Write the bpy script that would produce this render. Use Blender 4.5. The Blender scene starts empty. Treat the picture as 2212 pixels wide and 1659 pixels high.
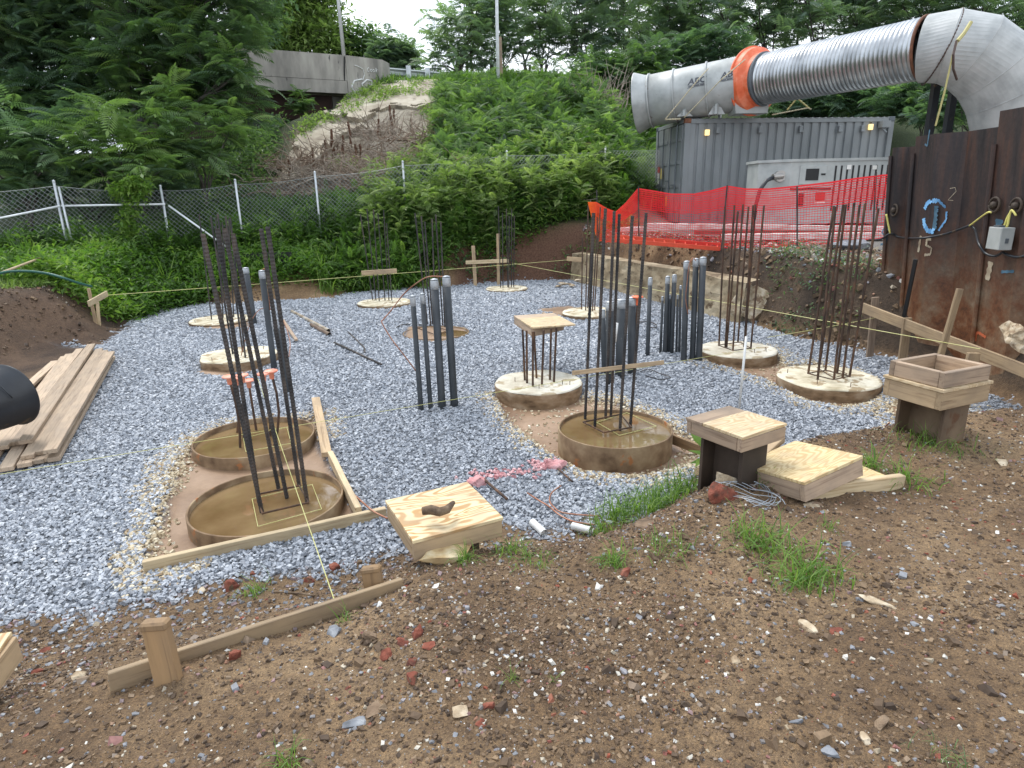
import bpy, bmesh, math, random
import numpy as np
from mathutils import Vector, Matrix
rng = np.random.default_rng(7); random.seed(7)
S = bpy.context.scene; C = S.collection
# ---------------------------------------------------------------- camera
CH = 2.15; FX = 1370.0; PIT = math.radians(16.35); ROL = math.radians(1.15)
cF = np.array([0, math.cos(PIT), -math.sin(PIT)])
_r0 = np.array([1.0, 0, 0]); _u0 = np.array([0, math.sin(PIT), math.cos(PIT)])
cU = _u0*math.cos(ROL)+_r0*math.sin(ROL); cR = _r0*math.cos(ROL)-_u0*math.sin(ROL)
cd = bpy.data.cameras.new('camera'); cam = bpy.data.objects.new('camera', cd); C.objects.link(cam)
cd.sensor_width = 36; cd.lens = 36*FX/2212; cd.clip_end = 600; cd.clip_start = .05
cam.matrix_world = Matrix(((cR[0], cU[0], -cF[0], 0), (cR[1], cU[1], -cF[1], 0), (cR[2], cU[2], -cF[2], CH), (0, 0, 0, 1)))
S.camera = cam
# ---------------------------------------------------------------- sky, sun, exposure
W = bpy.data.worlds.new('World'); S.world = W; W.use_nodes = True
nt = W.node_tree; bg = nt.nodes['Background']
sky = nt.nodes.new('ShaderNodeTexSky'); sky.sky_type = 'NISHITA'; sky.sun_disc = False
SUN_EL, SUN_AZ = 58, -35
sky.sun_elevation = math.radians(SUN_EL); sky.sun_rotation = math.radians(SUN_AZ)
sky.air_density = 1.5; sky.dust_density = 4
cl = nt.nodes.new('ShaderNodeTexNoise'); cl.inputs['Scale'].default_value = 1.6; cl.inputs['Detail'].default_value = 5
crp = nt.nodes.new('ShaderNodeValToRGB'); crp.color_ramp.elements[0].color = (5.4, 6.4, 7.8, 1); crp.color_ramp.elements[1].color = (9.3, 9.6, 9.9, 1)
crp.color_ramp.elements[0].position = .35; crp.color_ramp.elements[1].position = .65
tcw = nt.nodes.new('ShaderNodeTexCoord'); nt.links.new(tcw.outputs['Generated'], cl.inputs['Vector']); nt.links.new(cl.outputs['Fac'], crp.inputs['Fac'])
mxw = nt.nodes.new('ShaderNodeMixRGB'); mxw.inputs[0].default_value = .88
nt.links.new(sky.outputs[0], mxw.inputs[1]); nt.links.new(crp.outputs[0], mxw.inputs[2]); nt.links.new(mxw.outputs[0], bg.inputs[0])
bg.inputs[1].default_value = .12
sl = bpy.data.lights.new('sun', 'SUN'); sl.energy = 1.5; sl.angle = math.radians(24); sl.color = (1, .96, .9)
so = bpy.data.objects.new('sun', sl); C.objects.link(so)
el, az = math.radians(SUN_EL), math.radians(SUN_AZ)
sdir = Vector((math.sin(az)*math.cos(el), math.cos(az)*math.cos(el), math.sin(el)))
so.rotation_euler = sdir.to_track_quat('Z', 'Y').to_euler()
S.view_settings.view_transform = 'Standard'; S.view_settings.look = 'None'; S.view_settings.exposure = 0.8; S.view_settings.gamma = 1
S.cycles.max_bounces = 8; S.cycles.transparent_max_bounces = 8; S.cycles.diffuse_bounces = 5
# ---------------------------------------------------------------- pixel -> place (2212 x 1659 picture)
def dr(px, py): return cF+cR*(px-1106)/FX-cU*(py-829.5)/FX
def P(px, py, z=0.):
    d = dr(px, py); t = (z-CH)/d[2]; return d*t+[0, 0, CH]
def PD(px, py, Y):
    d = dr(px, py); return d*(Y/d[1])+[0, 0, CH]
def PX(px, py, X):
    d = dr(px, py); return d*(X/d[0])+[0, 0, CH]
c5 = lambda x, y: (345.6+.3126*x, 432+.3126*y)
c6 = lambda x, y: (864+.3126*x, 432+.3126*y)
c7 = lambda x, y: (1469+.336*x, 345.6+.336*y)
c8 = lambda x, y: (302.4+.3126*x, 777.7+.3126*y)
cA = lambda x, y: (.25*x, 484+.25*y)
c3 = lambda x, y: (1209.7+.4531*x, .4531*y)
cR3 = lambda x, y: (1434.4+.3516*x, 777.7+.3516*y)
cC = lambda x, y: (993.7+.23434*x, 777.7+.23434*y)
# ---------------------------------------------------------------- helpers
ROOT = {}
def tag(o, label=None, cat=None, group=None, kind=None):
    if label: o['label'] = label
    if cat: o['category'] = cat
    if group: o['group'] = group
    if kind: o['kind'] = kind
    return o
def thing(name, label, cat, loc=(0, 0, 0), rotz=0, group=None):
    o = bpy.data.objects.new(name, None); C.objects.link(o); o.empty_display_size = .1
    M = Matrix.Translation(Vector([float(v) for v in loc])) @ Matrix.Rotation(rotz, 4, 'Z'); o.matrix_world = M; ROOT[o.name] = M
    return tag(o, label, cat, group)
def link(name, me, m, parent=None, M=None, inroot=False):
    """M = world matrix of the mesh; inroot: M is already in the parent's frame"""
    o = bpy.data.objects.new(name, me); C.objects.link(o)
    if m: me.materials.append(m)
    M = M or Matrix.Identity(4)
    if parent:
        o.parent = parent
        if not inroot: M = ROOT[parent.name].inverted() @ M
        ROOT[o.name] = ROOT[parent.name] @ M
        o.matrix_local = M
    else:
        o.matrix_world = M; ROOT[o.name] = M
    return o
def mesh_np(name, V, F, smooth=False):
    """V (n,3), F (m,k) or list of faces"""
    me = bpy.data.meshes.new(name)
    if isinstance(F, np.ndarray):
        k = F.shape[1]; m = len(F)
        me.vertices.add(len(V)); me.vertices.foreach_set('co', np.ascontiguousarray(V, dtype=np.float32).ravel())
        me.loops.add(m*k); me.loops.foreach_set('vertex_index', F.astype(np.int32).ravel())
        me.polygons.add(m); me.polygons.foreach_set('loop_start', np.arange(0, m*k, k, dtype=np.int32))
        me.update(calc_edges=True)
    else:
        me.from_pydata([tuple(v) for v in V], [], F); me.update()
    me.polygons.foreach_set('use_smooth', np.full(len(me.polygons), bool(smooth)))
    return me
class MB:
    def __init__(s): s.v = []; s.f = []
    def add(s, V, F):
        n = len(s.v); s.v += [tuple(float(c) for c in v) for v in V]; s.f += [tuple(i+n for i in f) for f in F]; return s
    def box(s, c, d, M=None):
        x, y, z = [q/2 for q in d]; V = [Vector((a*x, b*y, e*z)) for a in (-1, 1) for b in (-1, 1) for e in (-1, 1)]
        c = Vector([float(q) for q in c]); V = [((M @ v) if M else v)+c for v in V]
        return s.add(V, [(0, 1, 3, 2), (4, 6, 7, 5), (0, 4, 5, 1), (2, 3, 7, 6), (0, 2, 6, 4), (1, 5, 7, 3)])
    def tube(s, pts, r, n=8, cap=True, closed=False):
        pts = [Vector([float(q) for q in p]) for p in pts]; m = len(pts)
        rr = r if hasattr(r, '__len__') else [r]*m
        V = []; up = None
        for i, p in enumerate(pts):
            if closed: t = pts[(i+1) % m]-pts[i-1]
            else: t = pts[min(i+1, m-1)]-pts[max(i-1, 0)]
            if t.length < 1e-9: t = Vector((0, 0, 1))
            t.normalize()
            if up is None: up = Vector((0, 0, 1)) if abs(t.z) < .9 else Vector((1, 0, 0))
            a = t.cross(up)
            if a.length < 1e-6: a = t.cross(Vector((0, 1, 0)))
            a.normalize(); b = a.cross(t); up = b
            V += [p+(a*math.cos(2*math.pi*k/n)+b*math.sin(2*math.pi*k/n))*rr[i] for k in range(n)]
        F = []
        for i in range(m if closed else m-1):
            j = (i+1) % m
            for k in range(n): F.append((i*n+k, i*n+(k+1) % n, j*n+(k+1) % n, j*n+k))
        if cap and not closed: F += [tuple(range(n))[::-1], tuple((m-1)*n+k for k in range(n))]
        return s.add(V, F)
    def lathe(s, prof, n=48, c=(0, 0, 0), jit=0, seed=0):
        """prof list of (r,z); open profile round the z axis"""
        rs = np.random.default_rng(seed); ph = rs.uniform(0, 6.28, 6)
        V = []; F = []
        for r, z in prof:
            for k in range(n):
                a = 2*math.pi*k/n; q = 1+jit*sum(math.sin((j+2)*a+ph[j]) for j in range(6))/3
                V.append((c[0]+r*q*math.cos(a), c[1]+r*q*math.sin(a), c[2]+z))
        for i in range(len(prof)-1):
            for k in range(n): F.append((i*n+k, i*n+(k+1) % n, (i+1)*n+(k+1) % n, (i+1)*n+k))
        return s.add(V, F)
    def build(s, name, m, parent=None, smooth=False, local=False, bevel=0, label=None, cat=None, group=None, kind=None, org=None):
        V = np.array(s.v, dtype=float)
        if parent is None and org is None: org = (V[:, 0].mean(), V[:, 1].mean(), V[:, 2].min())
        M = Matrix.Identity(4)
        if parent is None: M = Matrix.Translation(Vector([float(q) for q in org])); V = V-np.array(org)
        elif not local:
            Mi = np.array(ROOT[parent.name].inverted()); V = V @ Mi[:3, :3].T+Mi[:3, 3]
        me = mesh_np(name, V, s.f, smooth)
        if bevel:
            bm = bmesh.new(); bm.from_mesh(me)
            bmesh.ops.bevel(bm, geom=bm.edges[:], offset=bevel, segments=1, affect='EDGES', clamp_overlap=True); bm.to_mesh(me); bm.free()
        if smooth and len(me.polygons): me.polygons.foreach_set('use_smooth', [True]*len(me.polygons))
        o = link(name, me, m, parent, M, inroot=True)
        return tag(o, label, cat, group, kind)
def frame(p0, p1, up=(0, 0, 1)):
    x = (p1-p0).normalized(); up = Vector(up); y = up.cross(x)
    if y.length < 1e-4: y = Vector((0, 1, 0)).cross(x)
    y.normalize(); z = x.cross(y)
    M = Matrix((x, y, z)).transposed().to_4x4(); M.translation = p0; return M
def board(name, p0, p1, w, t, m, parent=None, up=(0, 0, 1), label=None, cat=None, group=None, bow=0.0, bevel=.003):
    """a sawn board from p0 to p1 (centre line), width w across, thickness t along up"""
    p0, p1 = Vector([float(v) for v in p0]), Vector([float(v) for v in p1]); L = (p1-p0).length
    n = max(2, int(L/.25)); V = []; F = []
    for i in range(n+1):
        x = L*i/n; b = bow*math.sin(math.pi*i/n); j = [random.uniform(-.0015, .0015) for _ in range(4)]
        V += [(x, -w/2+j[0], -t/2+b), (x, w/2+j[1], -t/2+b), (x, w/2+j[2], t/2+b), (x, -w/2+j[3], t/2+b)]
    for i in range(n):
        for k in range(4): F.append((4*i+k, 4*i+4+k, 4*i+4+(k+1) % 4, 4*i+(k+1) % 4))
    F += [(0, 1, 2, 3), (4*n+3, 4*n+2, 4*n+1, 4*n)]
    me = mesh_np(name, V, F)
    if bevel:
        bm = bmesh.new(); bm.from_mesh(me); es = [e for e in bm.edges if e.calc_face_angle(0) > .7]
        bmesh.ops.bevel(bm, geom=es, offset=bevel, segments=1, affect='EDGES', clamp_overlap=True); bmesh.ops.recalc_face_normals(bm, faces=bm.faces[:]); bm.to_mesh(me); bm.free()
    o = link(name, me, m, parent, frame(p0, p1, up))
    return tag(o, label, cat, group)
# ---------------------------------------------------------------- materials
def nm(name):
    m = bpy.data.materials.new(name); m.use_nodes = True; t = m.node_tree; b = t.nodes['Principled BSDF']; return m, t, b
def N(t, kind, **kw):
    n = t.nodes.new(kind)
    for k, v in kw.items():
        if k in n.inputs: n.inputs[k].default_value = v
        else: setattr(n, k, v)
    return n
def ramp(t, src, stops):
    r = t.nodes.new('ShaderNodeValToRGB'); e = r.color_ramp.elements
    while len(e) < len(stops): e.new(.5)
    for q, (p, c) in zip(e, stops): q.position = p; q.color = (*c, 1) if len(c) == 3 else c
    t.links.new(src, r.inputs[0]); return r.outputs[0]
def mixc(t, fac, a, b, mode='MIX'):
    n = t.nodes.new('ShaderNodeMixRGB'); n.blend_type = mode
    for i, v in ((0, fac), (1, a), (2, b)):
        if hasattr(v, 'is_linked') or hasattr(v, 'links'): t.links.new(v, n.inputs[i])
        elif i == 0: n.inputs[0].default_value = v
        else: n.inputs[i].default_value = (*v, 1)
    return n.outputs[0]
def mapped(t, scale=(1, 1, 1), coord='Object', rnd=False):
    tc = t.nodes.new('ShaderNodeTexCoord'); mp = t.nodes.new('ShaderNodeMapping'); mp.inputs['Scale'].default_value = scale
    t.links.new(tc.outputs[coord], mp.inputs['Vector'])
    if rnd:
        oi = t.nodes.new('ShaderNodeObjectInfo'); mu = N(t, 'ShaderNodeVectorMath', operation='SCALE'); mu.inputs[0].default_value = (37, 51, 23)
        t.links.new(oi.outputs['Random'], mu.inputs['Scale']); t.links.new(mu.outputs[0], mp.inputs['Location'])
    return mp.outputs[0]
def noise(t, vec, scale, detail=4, rough=.55, dist=0):
    n = N(t, 'ShaderNodeTexNoise', Scale=scale, Detail=detail, Roughness=rough, Distortion=dist); t.links.new(vec, n.inputs['Vector']); return n.outputs['Fac']
def bump(t, b, src, strength=.3, dist=.01):
    n = N(t, 'ShaderNodeBump', Strength=strength, Distance=dist); t.links.new(src, n.inputs['Height']); t.links.new(n.outputs[0], b.inputs['Normal'])
def pm(name, stops, scale=6, rough=.7, metal=0, bmp=.2, bd=.005, stretch=(1, 1, 1), det=5, spots=None, coord='Object', rnd=False, bscale=None, spec=.5):
    m, t, b = nm(name); v = mapped(t, stretch, coord, rnd); f = noise(t, v, scale, det)
    n = len(stops); col = ramp(t, f, [(.32+.36*i/max(1, n-1), c) for i, c in enumerate(stops)])
    if spots:
        sc, th, c = spots; g = noise(t, v, sc, 4, .6); k = ramp(t, g, [(th, (0, 0, 0)), (th+.05, (1, 1, 1))]); col = mixc(t, k, col, c)
    t.links.new(col, b.inputs['Base Color']); b.inputs['Roughness'].default_value = rough; b.inputs['Metallic'].default_value = metal
    b.inputs['Specular IOR Level'].default_value = spec
    if bmp: bump(t, b, noise(t, v, bscale or scale*6, 4), bmp, bd)
    return m
def flat(name, c, rough=.6, metal=0):
    return pm(name, [tuple(q*.85 for q in c), tuple(min(1, q*1.1) for q in c)], 9, rough, metal, .08, .002)
def wood(name, light, dark, stain, wet=.0):
    m, t, b = nm(name); v = mapped(t, (1.1, 22, 22), rnd=True); f = noise(t, v, 2.2, 6, .6, .6)
    col = ramp(t, f, [(.3, dark), (.48, light), (.7, tuple(q*1.12 for q in light))])
    v2 = mapped(t, (1, 1.6, 1.6), rnd=True); g = noise(t, v2, 3.5, 5, .6); k = ramp(t, g, [(.42, (0, 0, 0)), (.72, (.75, .75, .75))]); col = mixc(t, k, col, stain)
    oi = t.nodes.new('ShaderNodeObjectInfo'); hs = N(t, 'ShaderNodeHueSaturation'); mr = N(t, 'ShaderNodeMapRange'); mr.inputs[3].default_value = .68; mr.inputs[4].default_value = 1.12
    t.links.new(oi.outputs['Random'], mr.inputs[0]); t.links.new(mr.outputs[0], hs.inputs['Value']); t.links.new(col, hs.inputs['Color']); t.links.new(hs.outputs[0], b.inputs['Base Color'])
    b.inputs['Roughness'].default_value = .72; bump(t, b, f, .35, .002); return m
def plywood(name, light, dark, sc=1.0, seed=0.):
    m, t, b = nm(name); v = mapped(t, (1.6*sc, 5.5*sc, 3), rnd=True); f = noise(t, v, .9, 2, .45, .5)
    mu = N(t, 'ShaderNodeMath', operation='MULTIPLY'); mu.inputs[1].default_value = 16; t.links.new(f, mu.inputs[0])
    pp = N(t, 'ShaderNodeMath', operation='PINGPONG'); pp.inputs[1].default_value = .5; t.links.new(mu.outputs[0], pp.inputs[0])
    k = ramp(t, pp.outputs[0], [(.0, dark), (.13, dark), (.3, light), (1, tuple(q*1.06 for q in light))])
    g = noise(t, mapped(t, (2, 2, 2), rnd=True), 3, 5); k2 = ramp(t, g, [(.38, (0, 0, 0)), (.68, (.6, .6, .6))]); k = mixc(t, k2, k, (.42, .33, .23))
    gr = noise(t, mapped(t, (3, 90, 90), rnd=True), 2, 3); k = mixc(t, .22, k, ramp(t, gr, [(.3, (.3, .2, .12)), (.6, (.9, .8, .6))]), 'MULTIPLY')
    t.links.new(k, b.inputs['Base Color']); b.inputs['Roughness'].default_value = .65; bump(t, b, gr, .2, .002); return m
def attr_mat(name, stops, rough=.7, trans=0, attr='rnd', bmp=0, bsc=60, spec=.4):
    m, t, b = nm(name); a = N(t, 'ShaderNodeAttribute', attribute_name=attr)
    col = ramp(t, a.outputs['Fac'], stops)
    if bmp:
        v = mapped(t); f = noise(t, v, bsc, 3); col = mixc(t, .35, col, ramp(t, f, [(.35, (.45, .45, .45)), (.65, (1.25, 1.25, 1.25))]), 'MULTIPLY'); bump(t, b, f, bmp, .004)
    t.links.new(col, b.inputs['Base Color']); b.inputs['Roughness'].default_value = rough; b.inputs['Specular IOR Level'].default_value = spec
    if trans:
        tr = t.nodes.new('ShaderNodeBsdfTranslucent'); mx = N(t, 'ShaderNodeMixShader'); mx.inputs[0].default_value = trans
        br = mixc(t, 1, col, (1.3, 1.5, .7), 'MULTIPLY'); t.links.new(br, tr.inputs['Color']); t.links.new(b.outputs[0], mx.inputs[1]); t.links.new(tr.outputs[0], mx.inputs[2])
        t.links.new(mx.outputs[0], t.nodes['Material Output'].inputs['Surface'])
    return m
# ---------------------------------------------------------------- scatter
def rotm(yaw, pitch, roll):
    cy, sy, cp, sp, cr, sr = np.cos(yaw), np.sin(yaw), np.cos(pitch), np.sin(pitch), np.cos(roll), np.sin(roll)
    z = np.zeros_like(yaw); o = np.ones_like(yaw)
    Z = np.stack([np.stack([cy, -sy, z], -1), np.stack([sy, cy, z], -1), np.stack([z, z, o], -1)], -2)
    Y = np.stack([np.stack([cp, z, -sp], -1), np.stack([z, o, z], -1), np.stack([sp, z, cp], -1)], -2)   # pitch>0 lifts +x
    X = np.stack([np.stack([o, z, z], -1), np.stack([z, cr, -sr], -1), np.stack([z, sr, cr], -1)], -2)
    return Z @ Y @ X
def scat(tv, tf, pos, M, sc, rnd):
    """returns V,F,rnd per face"""
    n = len(pos); sc = np.asarray(sc, float)
    if sc.ndim == 1: sc = sc[:, None]*np.ones(3)
    V = np.einsum('nij,nkj->nki', M, tv[None]*sc[:, None, :])+pos[:, None, :]
    F = tf[None]+(np.arange(n)*len(tv))[:, None, None]
    return V.reshape(-1, 3), F.reshape(-1, tf.shape[1]), np.repeat(rnd, len(tf))
def join(parts):
    V, F, Rr = [], [], []; n = 0
    for v, f, r in parts: V.append(v); F.append(f+n); Rr.append(r); n += len(v)
    return np.concatenate(V), np.concatenate(F), np.concatenate(Rr)
def emit(name, part, m, parent=None, smooth=False, **kw):
    V, F, rr = part
    org = np.array([V[:, 0].mean(), V[:, 1].mean(), V[:, 2].min()])
    if parent is None: me = mesh_np(name, V-org, F, smooth); M = Matrix.Translation(Vector(org.tolist()))
    else:
        Mi = np.array(ROOT[parent.name].inverted()); me = mesh_np(name, V @ Mi[:3, :3].T+Mi[:3, 3], F, smooth); M = Matrix.Identity(4)
    a = me.attributes.new('rnd', 'FLOAT', 'FACE'); a.data.foreach_set('value', rr.astype(np.float32))
    return tag(link(name, me, m, parent, M, inroot=True), **kw)
def chip(seed, flatz=.5):
    r = np.random.default_rng(seed); V = np.array([(a, b, c) for a in (-.5, .5) for b in (-.5, .5) for c in (-.5, .5)], float)
    V += r.uniform(-.2, .2, V.shape); V[:, 1] *= .72; V[:, 2] *= flatz
    V[[1, 5], :2] *= r.uniform(.4, .95); V[[3, 7], :2] *= r.uniform(.5, .95)
    return V, np.array([(0, 1, 3, 2), (4, 6, 7, 5), (0, 4, 5, 1), (2, 3, 7, 6), (0, 2, 6, 4), (1, 5, 7, 3)])
CHIPS = [chip(i, .4+.08*(i % 4)) for i in range(8)]
def stones(pos, size, tilt=.5, rnd=None):
    n = len(pos); k = rng.integers(0, len(CHIPS), n); out = []
    rnd = rng.random(n) if rnd is None else rnd
    M = rotm(rng.uniform(0, 6.28, n), rng.normal(0, tilt, n), rng.normal(0, tilt, n))
    for i, (tv, tf) in enumerate(CHIPS):
        s = k == i
        if s.any(): out.append(scat(tv, tf, pos[s], M[s], size[s], rnd[s]))
    return join(out)
def rock(name, c, dims, m, seed=0, sub=3, parent=None, rot=0, rough=.18, **kw):
    """an angular lump of stone"""
    bm = bmesh.new(); bmesh.ops.create_icosphere(bm, subdivisions=sub, radius=1); r = np.random.default_rng(seed)
    pl = r.normal(0, 1, (16, 3)); pl /= np.linalg.norm(pl, axis=1)[:, None]; dd = r.uniform(.38, .72, 16)
    ph = r.uniform(0, 6, 9)
    for v in bm.verts:
        p = np.array(v.co)
        for n_, d_ in zip(pl, dd):
            q = p @ n_
            if q > d_: p = p-n_*(q-d_)
        p *= 1+rough*.35*(math.sin(5*p[0]+ph[0])*math.sin(6*p[1]+ph[1])+.6*math.sin(11*p[2]+ph[2])*math.sin(13*p[0]+ph[3]))+r.uniform(-.02, .02)
        v.co = Vector((p[0]*dims[0]/1.3, p[1]*dims[1]/1.3, p[2]*dims[2]/1.3))
    me = bpy.data.meshes.new(name); bm.to_mesh(me); bm.free()
    M = Matrix.Translation(Vector([float(q) for q in c])) @ Matrix.Rotation(rot, 4, 'Z')
    return tag(link(name, me, m, parent, M), **kw)
def inpoly(x, y, poly):
    c = np.zeros(np.shape(x), bool); n = len(poly)
    for i in range(n):
        x1, y1 = poly[i]; x2, y2 = poly[(i+1) % n]
        k = ((y1 > y) != (y2 > y)) & (x < (x2-x1)*(y-y1)/(y2-y1+1e-12)+x1); c ^= k
    return c
def edged(x, y, poly):
    d = np.full(np.shape(x), 1e9); n = len(poly)
    for i in range(n):
        ax, ay = poly[i]; bx, by = poly[(i+1) % n]; ux, uy = bx-ax, by-ay; L = ux*ux+uy*uy+1e-12
        t = np.clip(((x-ax)*ux+(y-ay)*uy)/L, 0, 1); d = np.minimum(d, np.hypot(x-ax-t*ux, y-ay-t*uy))
    return d
def sdist(x, y, poly): return np.where(inpoly(x, y, poly), -1, 1)*edged(x, y, poly)
def sst(t): t = np.clip(t, 0, 1); return t*t*(3-2*t)
_ph = np.random.default_rng(3).uniform(0, 6.28, (40, 2)); _an = np.random.default_rng(4).uniform(0, 6.28, 40)
def wob(x, y, f0, octs=4, seed=0):
    s = 0; a = 1
    for o in range(octs):
        for j in range(3):
            i = (o*3+j+seed*5) % 40; k = f0*2**o*(1+.23*j)
            s = s+a*np.sin(k*(x*math.cos(_an[i])+y*math.sin(_an[i]))+_ph[i, 0]+1.7*np.sin(k*.6*(y*math.cos(_an[i])-x*math.sin(_an[i]))+_ph[i, 1]))
        a *= .5
    return s/3.5
# ================================================================ terrain
PIT_PX = [(-260, 1400), (0, 1350), (150, 1345), (330, 1300), (520, 1268), (700, 1240), (800, 1215), (900, 1178), (1090, 1150), (1270, 1150), (1400, 1098), (1500, 1040), (1600, 1018), (1900, 985), (2060, 965), (2180, 990), (2260, 945), (2195, 880),
          (2040, 790), (1900, 768), (1800, 745), (1700, 722), (1610, 695), (1500, 662), (1400, 640), (1240, 605), (1150, 606), (1050, 610), (980, 618), (880, 622), (760, 632), (700, 645), (620, 648), (520, 655), (400, 661), (330, 672), (290, 690), (262, 714),
          (215, 745), (130, 748), (40, 775), (-60, 810), (-350, 905)]
PITP = [tuple(P(*q)[:2]) for q in PIT_PX]
MUDS = [[(322, 1238), (300, 1195), (338, 1110), (372, 1010), (420, 950), (500, 912), (690, 898), (702, 975), (785, 1105), (815, 1108), (560, 1168)],
        [(1062, 855), (1250, 855), (1330, 865), (1430, 900), (1520, 955), (1520, 1003), (1390, 1034), (1250, 1018), (1160, 965), (1090, 908)],
        [(1520, 780), (1600, 750), (1665, 752), (1710, 790), (1760, 780), (1900, 830), (1900, 868), (1830, 885), (1740, 868), (1640, 815)],
        [(405, 703), (420, 690), (540, 690), (540, 706), (470, 713)], [(415, 805), (470, 785), (590, 780), (560, 800), (480, 815)],
        [(870, 732), (880, 705), (1010, 705), (1010, 725), (940, 740)], [(1150, 668), (1230, 660), (1310, 680), (1250, 692)],
        [(-340, 1100), (-340, 850), (-40, 790), (100, 745), (205, 752), (180, 800), (90, 900), (0, 985)],
        [(1900, 880), (2000, 830), (2085, 885), (2105, 910), (2060, 950), (1990, 960)]]
MUDP = [[tuple(P(*q)[:2]) for q in m] for m in MUDS]
CTL = np.array([(-5, 1.5, .40, 1.8), (-2.6, 1.4, .45, 1.6), (-1.2, 2.2, .47, 1.3), (0, 1.5, .55, 1.5), (0, 3, .48, 1.0), (1.2, 2.9, .52, .75), (2.2, 3.2, .5, .6), (2, 1.5, .6, 1.2), (3.4, 3.6, .56, .6), (4.5, 3.8, .6, .6), (6, 4, .8, .6),
                (5.5, 5.2, .70, .35), (6, 6.5, .85, .4), (6.3, 8, .7, .8), (5.6, 9.8, 1.1, .45), (5.7, 11.5, 1.16, .5), (4.6, 14, 1.12, .5), (3.2, 17.5, 1.2, .5), (6, 14, 1.2, .6),
                (-9.5, 10.5, .85, .9), (-8.6, 8, .7, .7), (-8.3, 5, .55, .9), (-9, 12.6, .75, 1.0), (-10.5, 13.5, .9, 1.2), (-7.6, 15, .75, 1.6), (-4, 16.4, .8, 1.5), (-1, 18, 1.2, .9), (1.6, 18.4, 1.35, .8)])
CONC_PX = [(690, 262), (755, 236), (855, 194), (955, 192), (950, 340), (905, 380), (800, 395), (590, 375), (612, 345), (640, 285), (655, 268)]
CONCP = []
def hill(x, y):
    c = np.interp(y, [17.5, 19, 22, 26, 30, 31.5, 90], [1.3, 1.7, 3.2, 5.15, 6.95, 7.25, 7.3])
    c = np.where(y > 24.8, np.minimum(c, np.interp(x, [-9, -8.1, -5.2, -4.6], [4.5, 4.9, 7.1, 9])), c)
    r = np.interp(y, [17, 22.5, 25, 33, 90], [1.22, 1.25, 2.0, 7.2, 7.4])
    l = np.interp(y, [15, 19, 23, 26, 30, 90], [.9, 1.4, 2.9, 3.9, 4.3, 4.3])
    a = sst((x-3)/3.); b = sst((-x-8.6)/1.8)
    return c*(1-a)*(1-b)+r*a+l*b
def height(x, y):
    x = np.asarray(x, float); y = np.asarray(y, float)
    sd = sdist(x, y, PITP)
    w = 1/((x[..., None]-CTL[:, 0])**2+(y[..., None]-CTL[:, 1])**2+.25)**1.6
    w /= w.sum(-1, keepdims=True); tz = (w*CTL[:, 2]).sum(-1); tw = (w*CTL[:, 3]).sum(-1)
    hb = sst((y-16.2)/2.5+np.where(x < -7, .3, 0)); tz = tz*(1-hb)+hill(x, y)*hb
    t = sd/tw; rise = np.where(sd > 0, sst(t*.92+.04*wob(x, y, 3., 2)), 0)
    z = tz*rise
    far = np.clip((y-12)/12, 0, 1)
    z = z+np.where(sd > 0, np.minimum(sd, 1)*(.05+.16*far)*wob(x, y, 1.1, 4)*.6+np.minimum(sd*2, 1)*.012*wob(x, y, 11, 3, 1), 0)
    for i, m in enumerate(MUDP):
        if i in (0, 1, 2): z = z-.05*sst(-sdist(x, y, m)/.12)*(sd < 0)
    z = z+np.where(sd < -.1, .012*wob(x, y, 2.2, 3), 0)+np.where((sd > .1) & (y < 5.5), .02*wob(x, y, 4.2, 4, 6)+.008*wob(x, y, 17., 3, 2), 0)
    # shoulder of the excavated rim beside the container pad
    return z
def G(px, py, lo=1.0, hi=60):
    d = dr(px, py); ts = np.geomspace(lo, hi, 1500)
    p = d[None]*ts[:, None]+[0, 0, CH]; h = height(p[:, 0], p[:, 1]); k = np.argmax(p[:, 2] < h); return p[k]
for q in [(690, 262, 26), (755, 236, 28), (850, 196, 30.6), (955, 192, 31.2), (952, 340, 22.5), (905, 380, 20.8), (800, 395, 20.3), (590, 375, 20.5), (612, 345, 22.5), (640, 285, 25)]: CONCP.append(tuple(PD(*q)[:2]))
def axis(a, b, d0, lo, hi, g=1.09):
    """grid line positions: step d0 between a and b, growing outside to lo / hi"""
    m = list(np.arange(a, b, d0)); s = d0; x = m[-1]; up = []
    while x < hi: s *= g; x += s; up.append(x)
    s = d0; x = a; dn = []
    while x > lo: s *= g; x -= s; dn.append(x)
    return np.array(dn[::-1]+m+up)
gx = axis(-3.2, 4.2, .032, -150, 150, 1.05)
gy = np.concatenate([axis(.9, 4.6, .028, -12, 1.0, 1.2)[:0], np.arange(-12, .8, .8), np.arange(.8, 4.6, .028), np.arange(4.6, 12, .06), np.arange(12, 34, .13), np.geomspace(34, 240, 40)])
X, Y = np.meshgrid(gx, gy); Z = height(X, Y)
nx, ny = len(gx), len(gy)
Vt = np.stack([X, Y, Z], -1).reshape(-1, 3); I = np.arange(nx*ny).reshape(ny, nx)
Ft = np.stack([I[:-1, :-1], I[:-1, 1:], I[1:, 1:], I[1:, :-1]], -1).reshape(-1, 4)
me = mesh_np('ground', Vt, Ft, True)
def vat(name, v): a = me.attributes.new(name, 'FLOAT', 'POINT'); a.data.foreach_set('value', np.ascontiguousarray(v, dtype=np.float32).ravel())
sdp = sdist(X, Y, PITP); jit = .1*wob(X, Y, 5, 3, 2)
mud = np.zeros_like(X)
for m in MUDP[:7]+MUDP[8:]: mud = np.maximum(mud, sst(-(sdist(X, Y, m)+jit*.3)/.1))
plk = sst(-(sdist(X, Y, MUDP[7])+jit*.3)/.1); grav = sst(-(sdp+jit)/.15)*(1-mud)*(1-plk)
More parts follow.
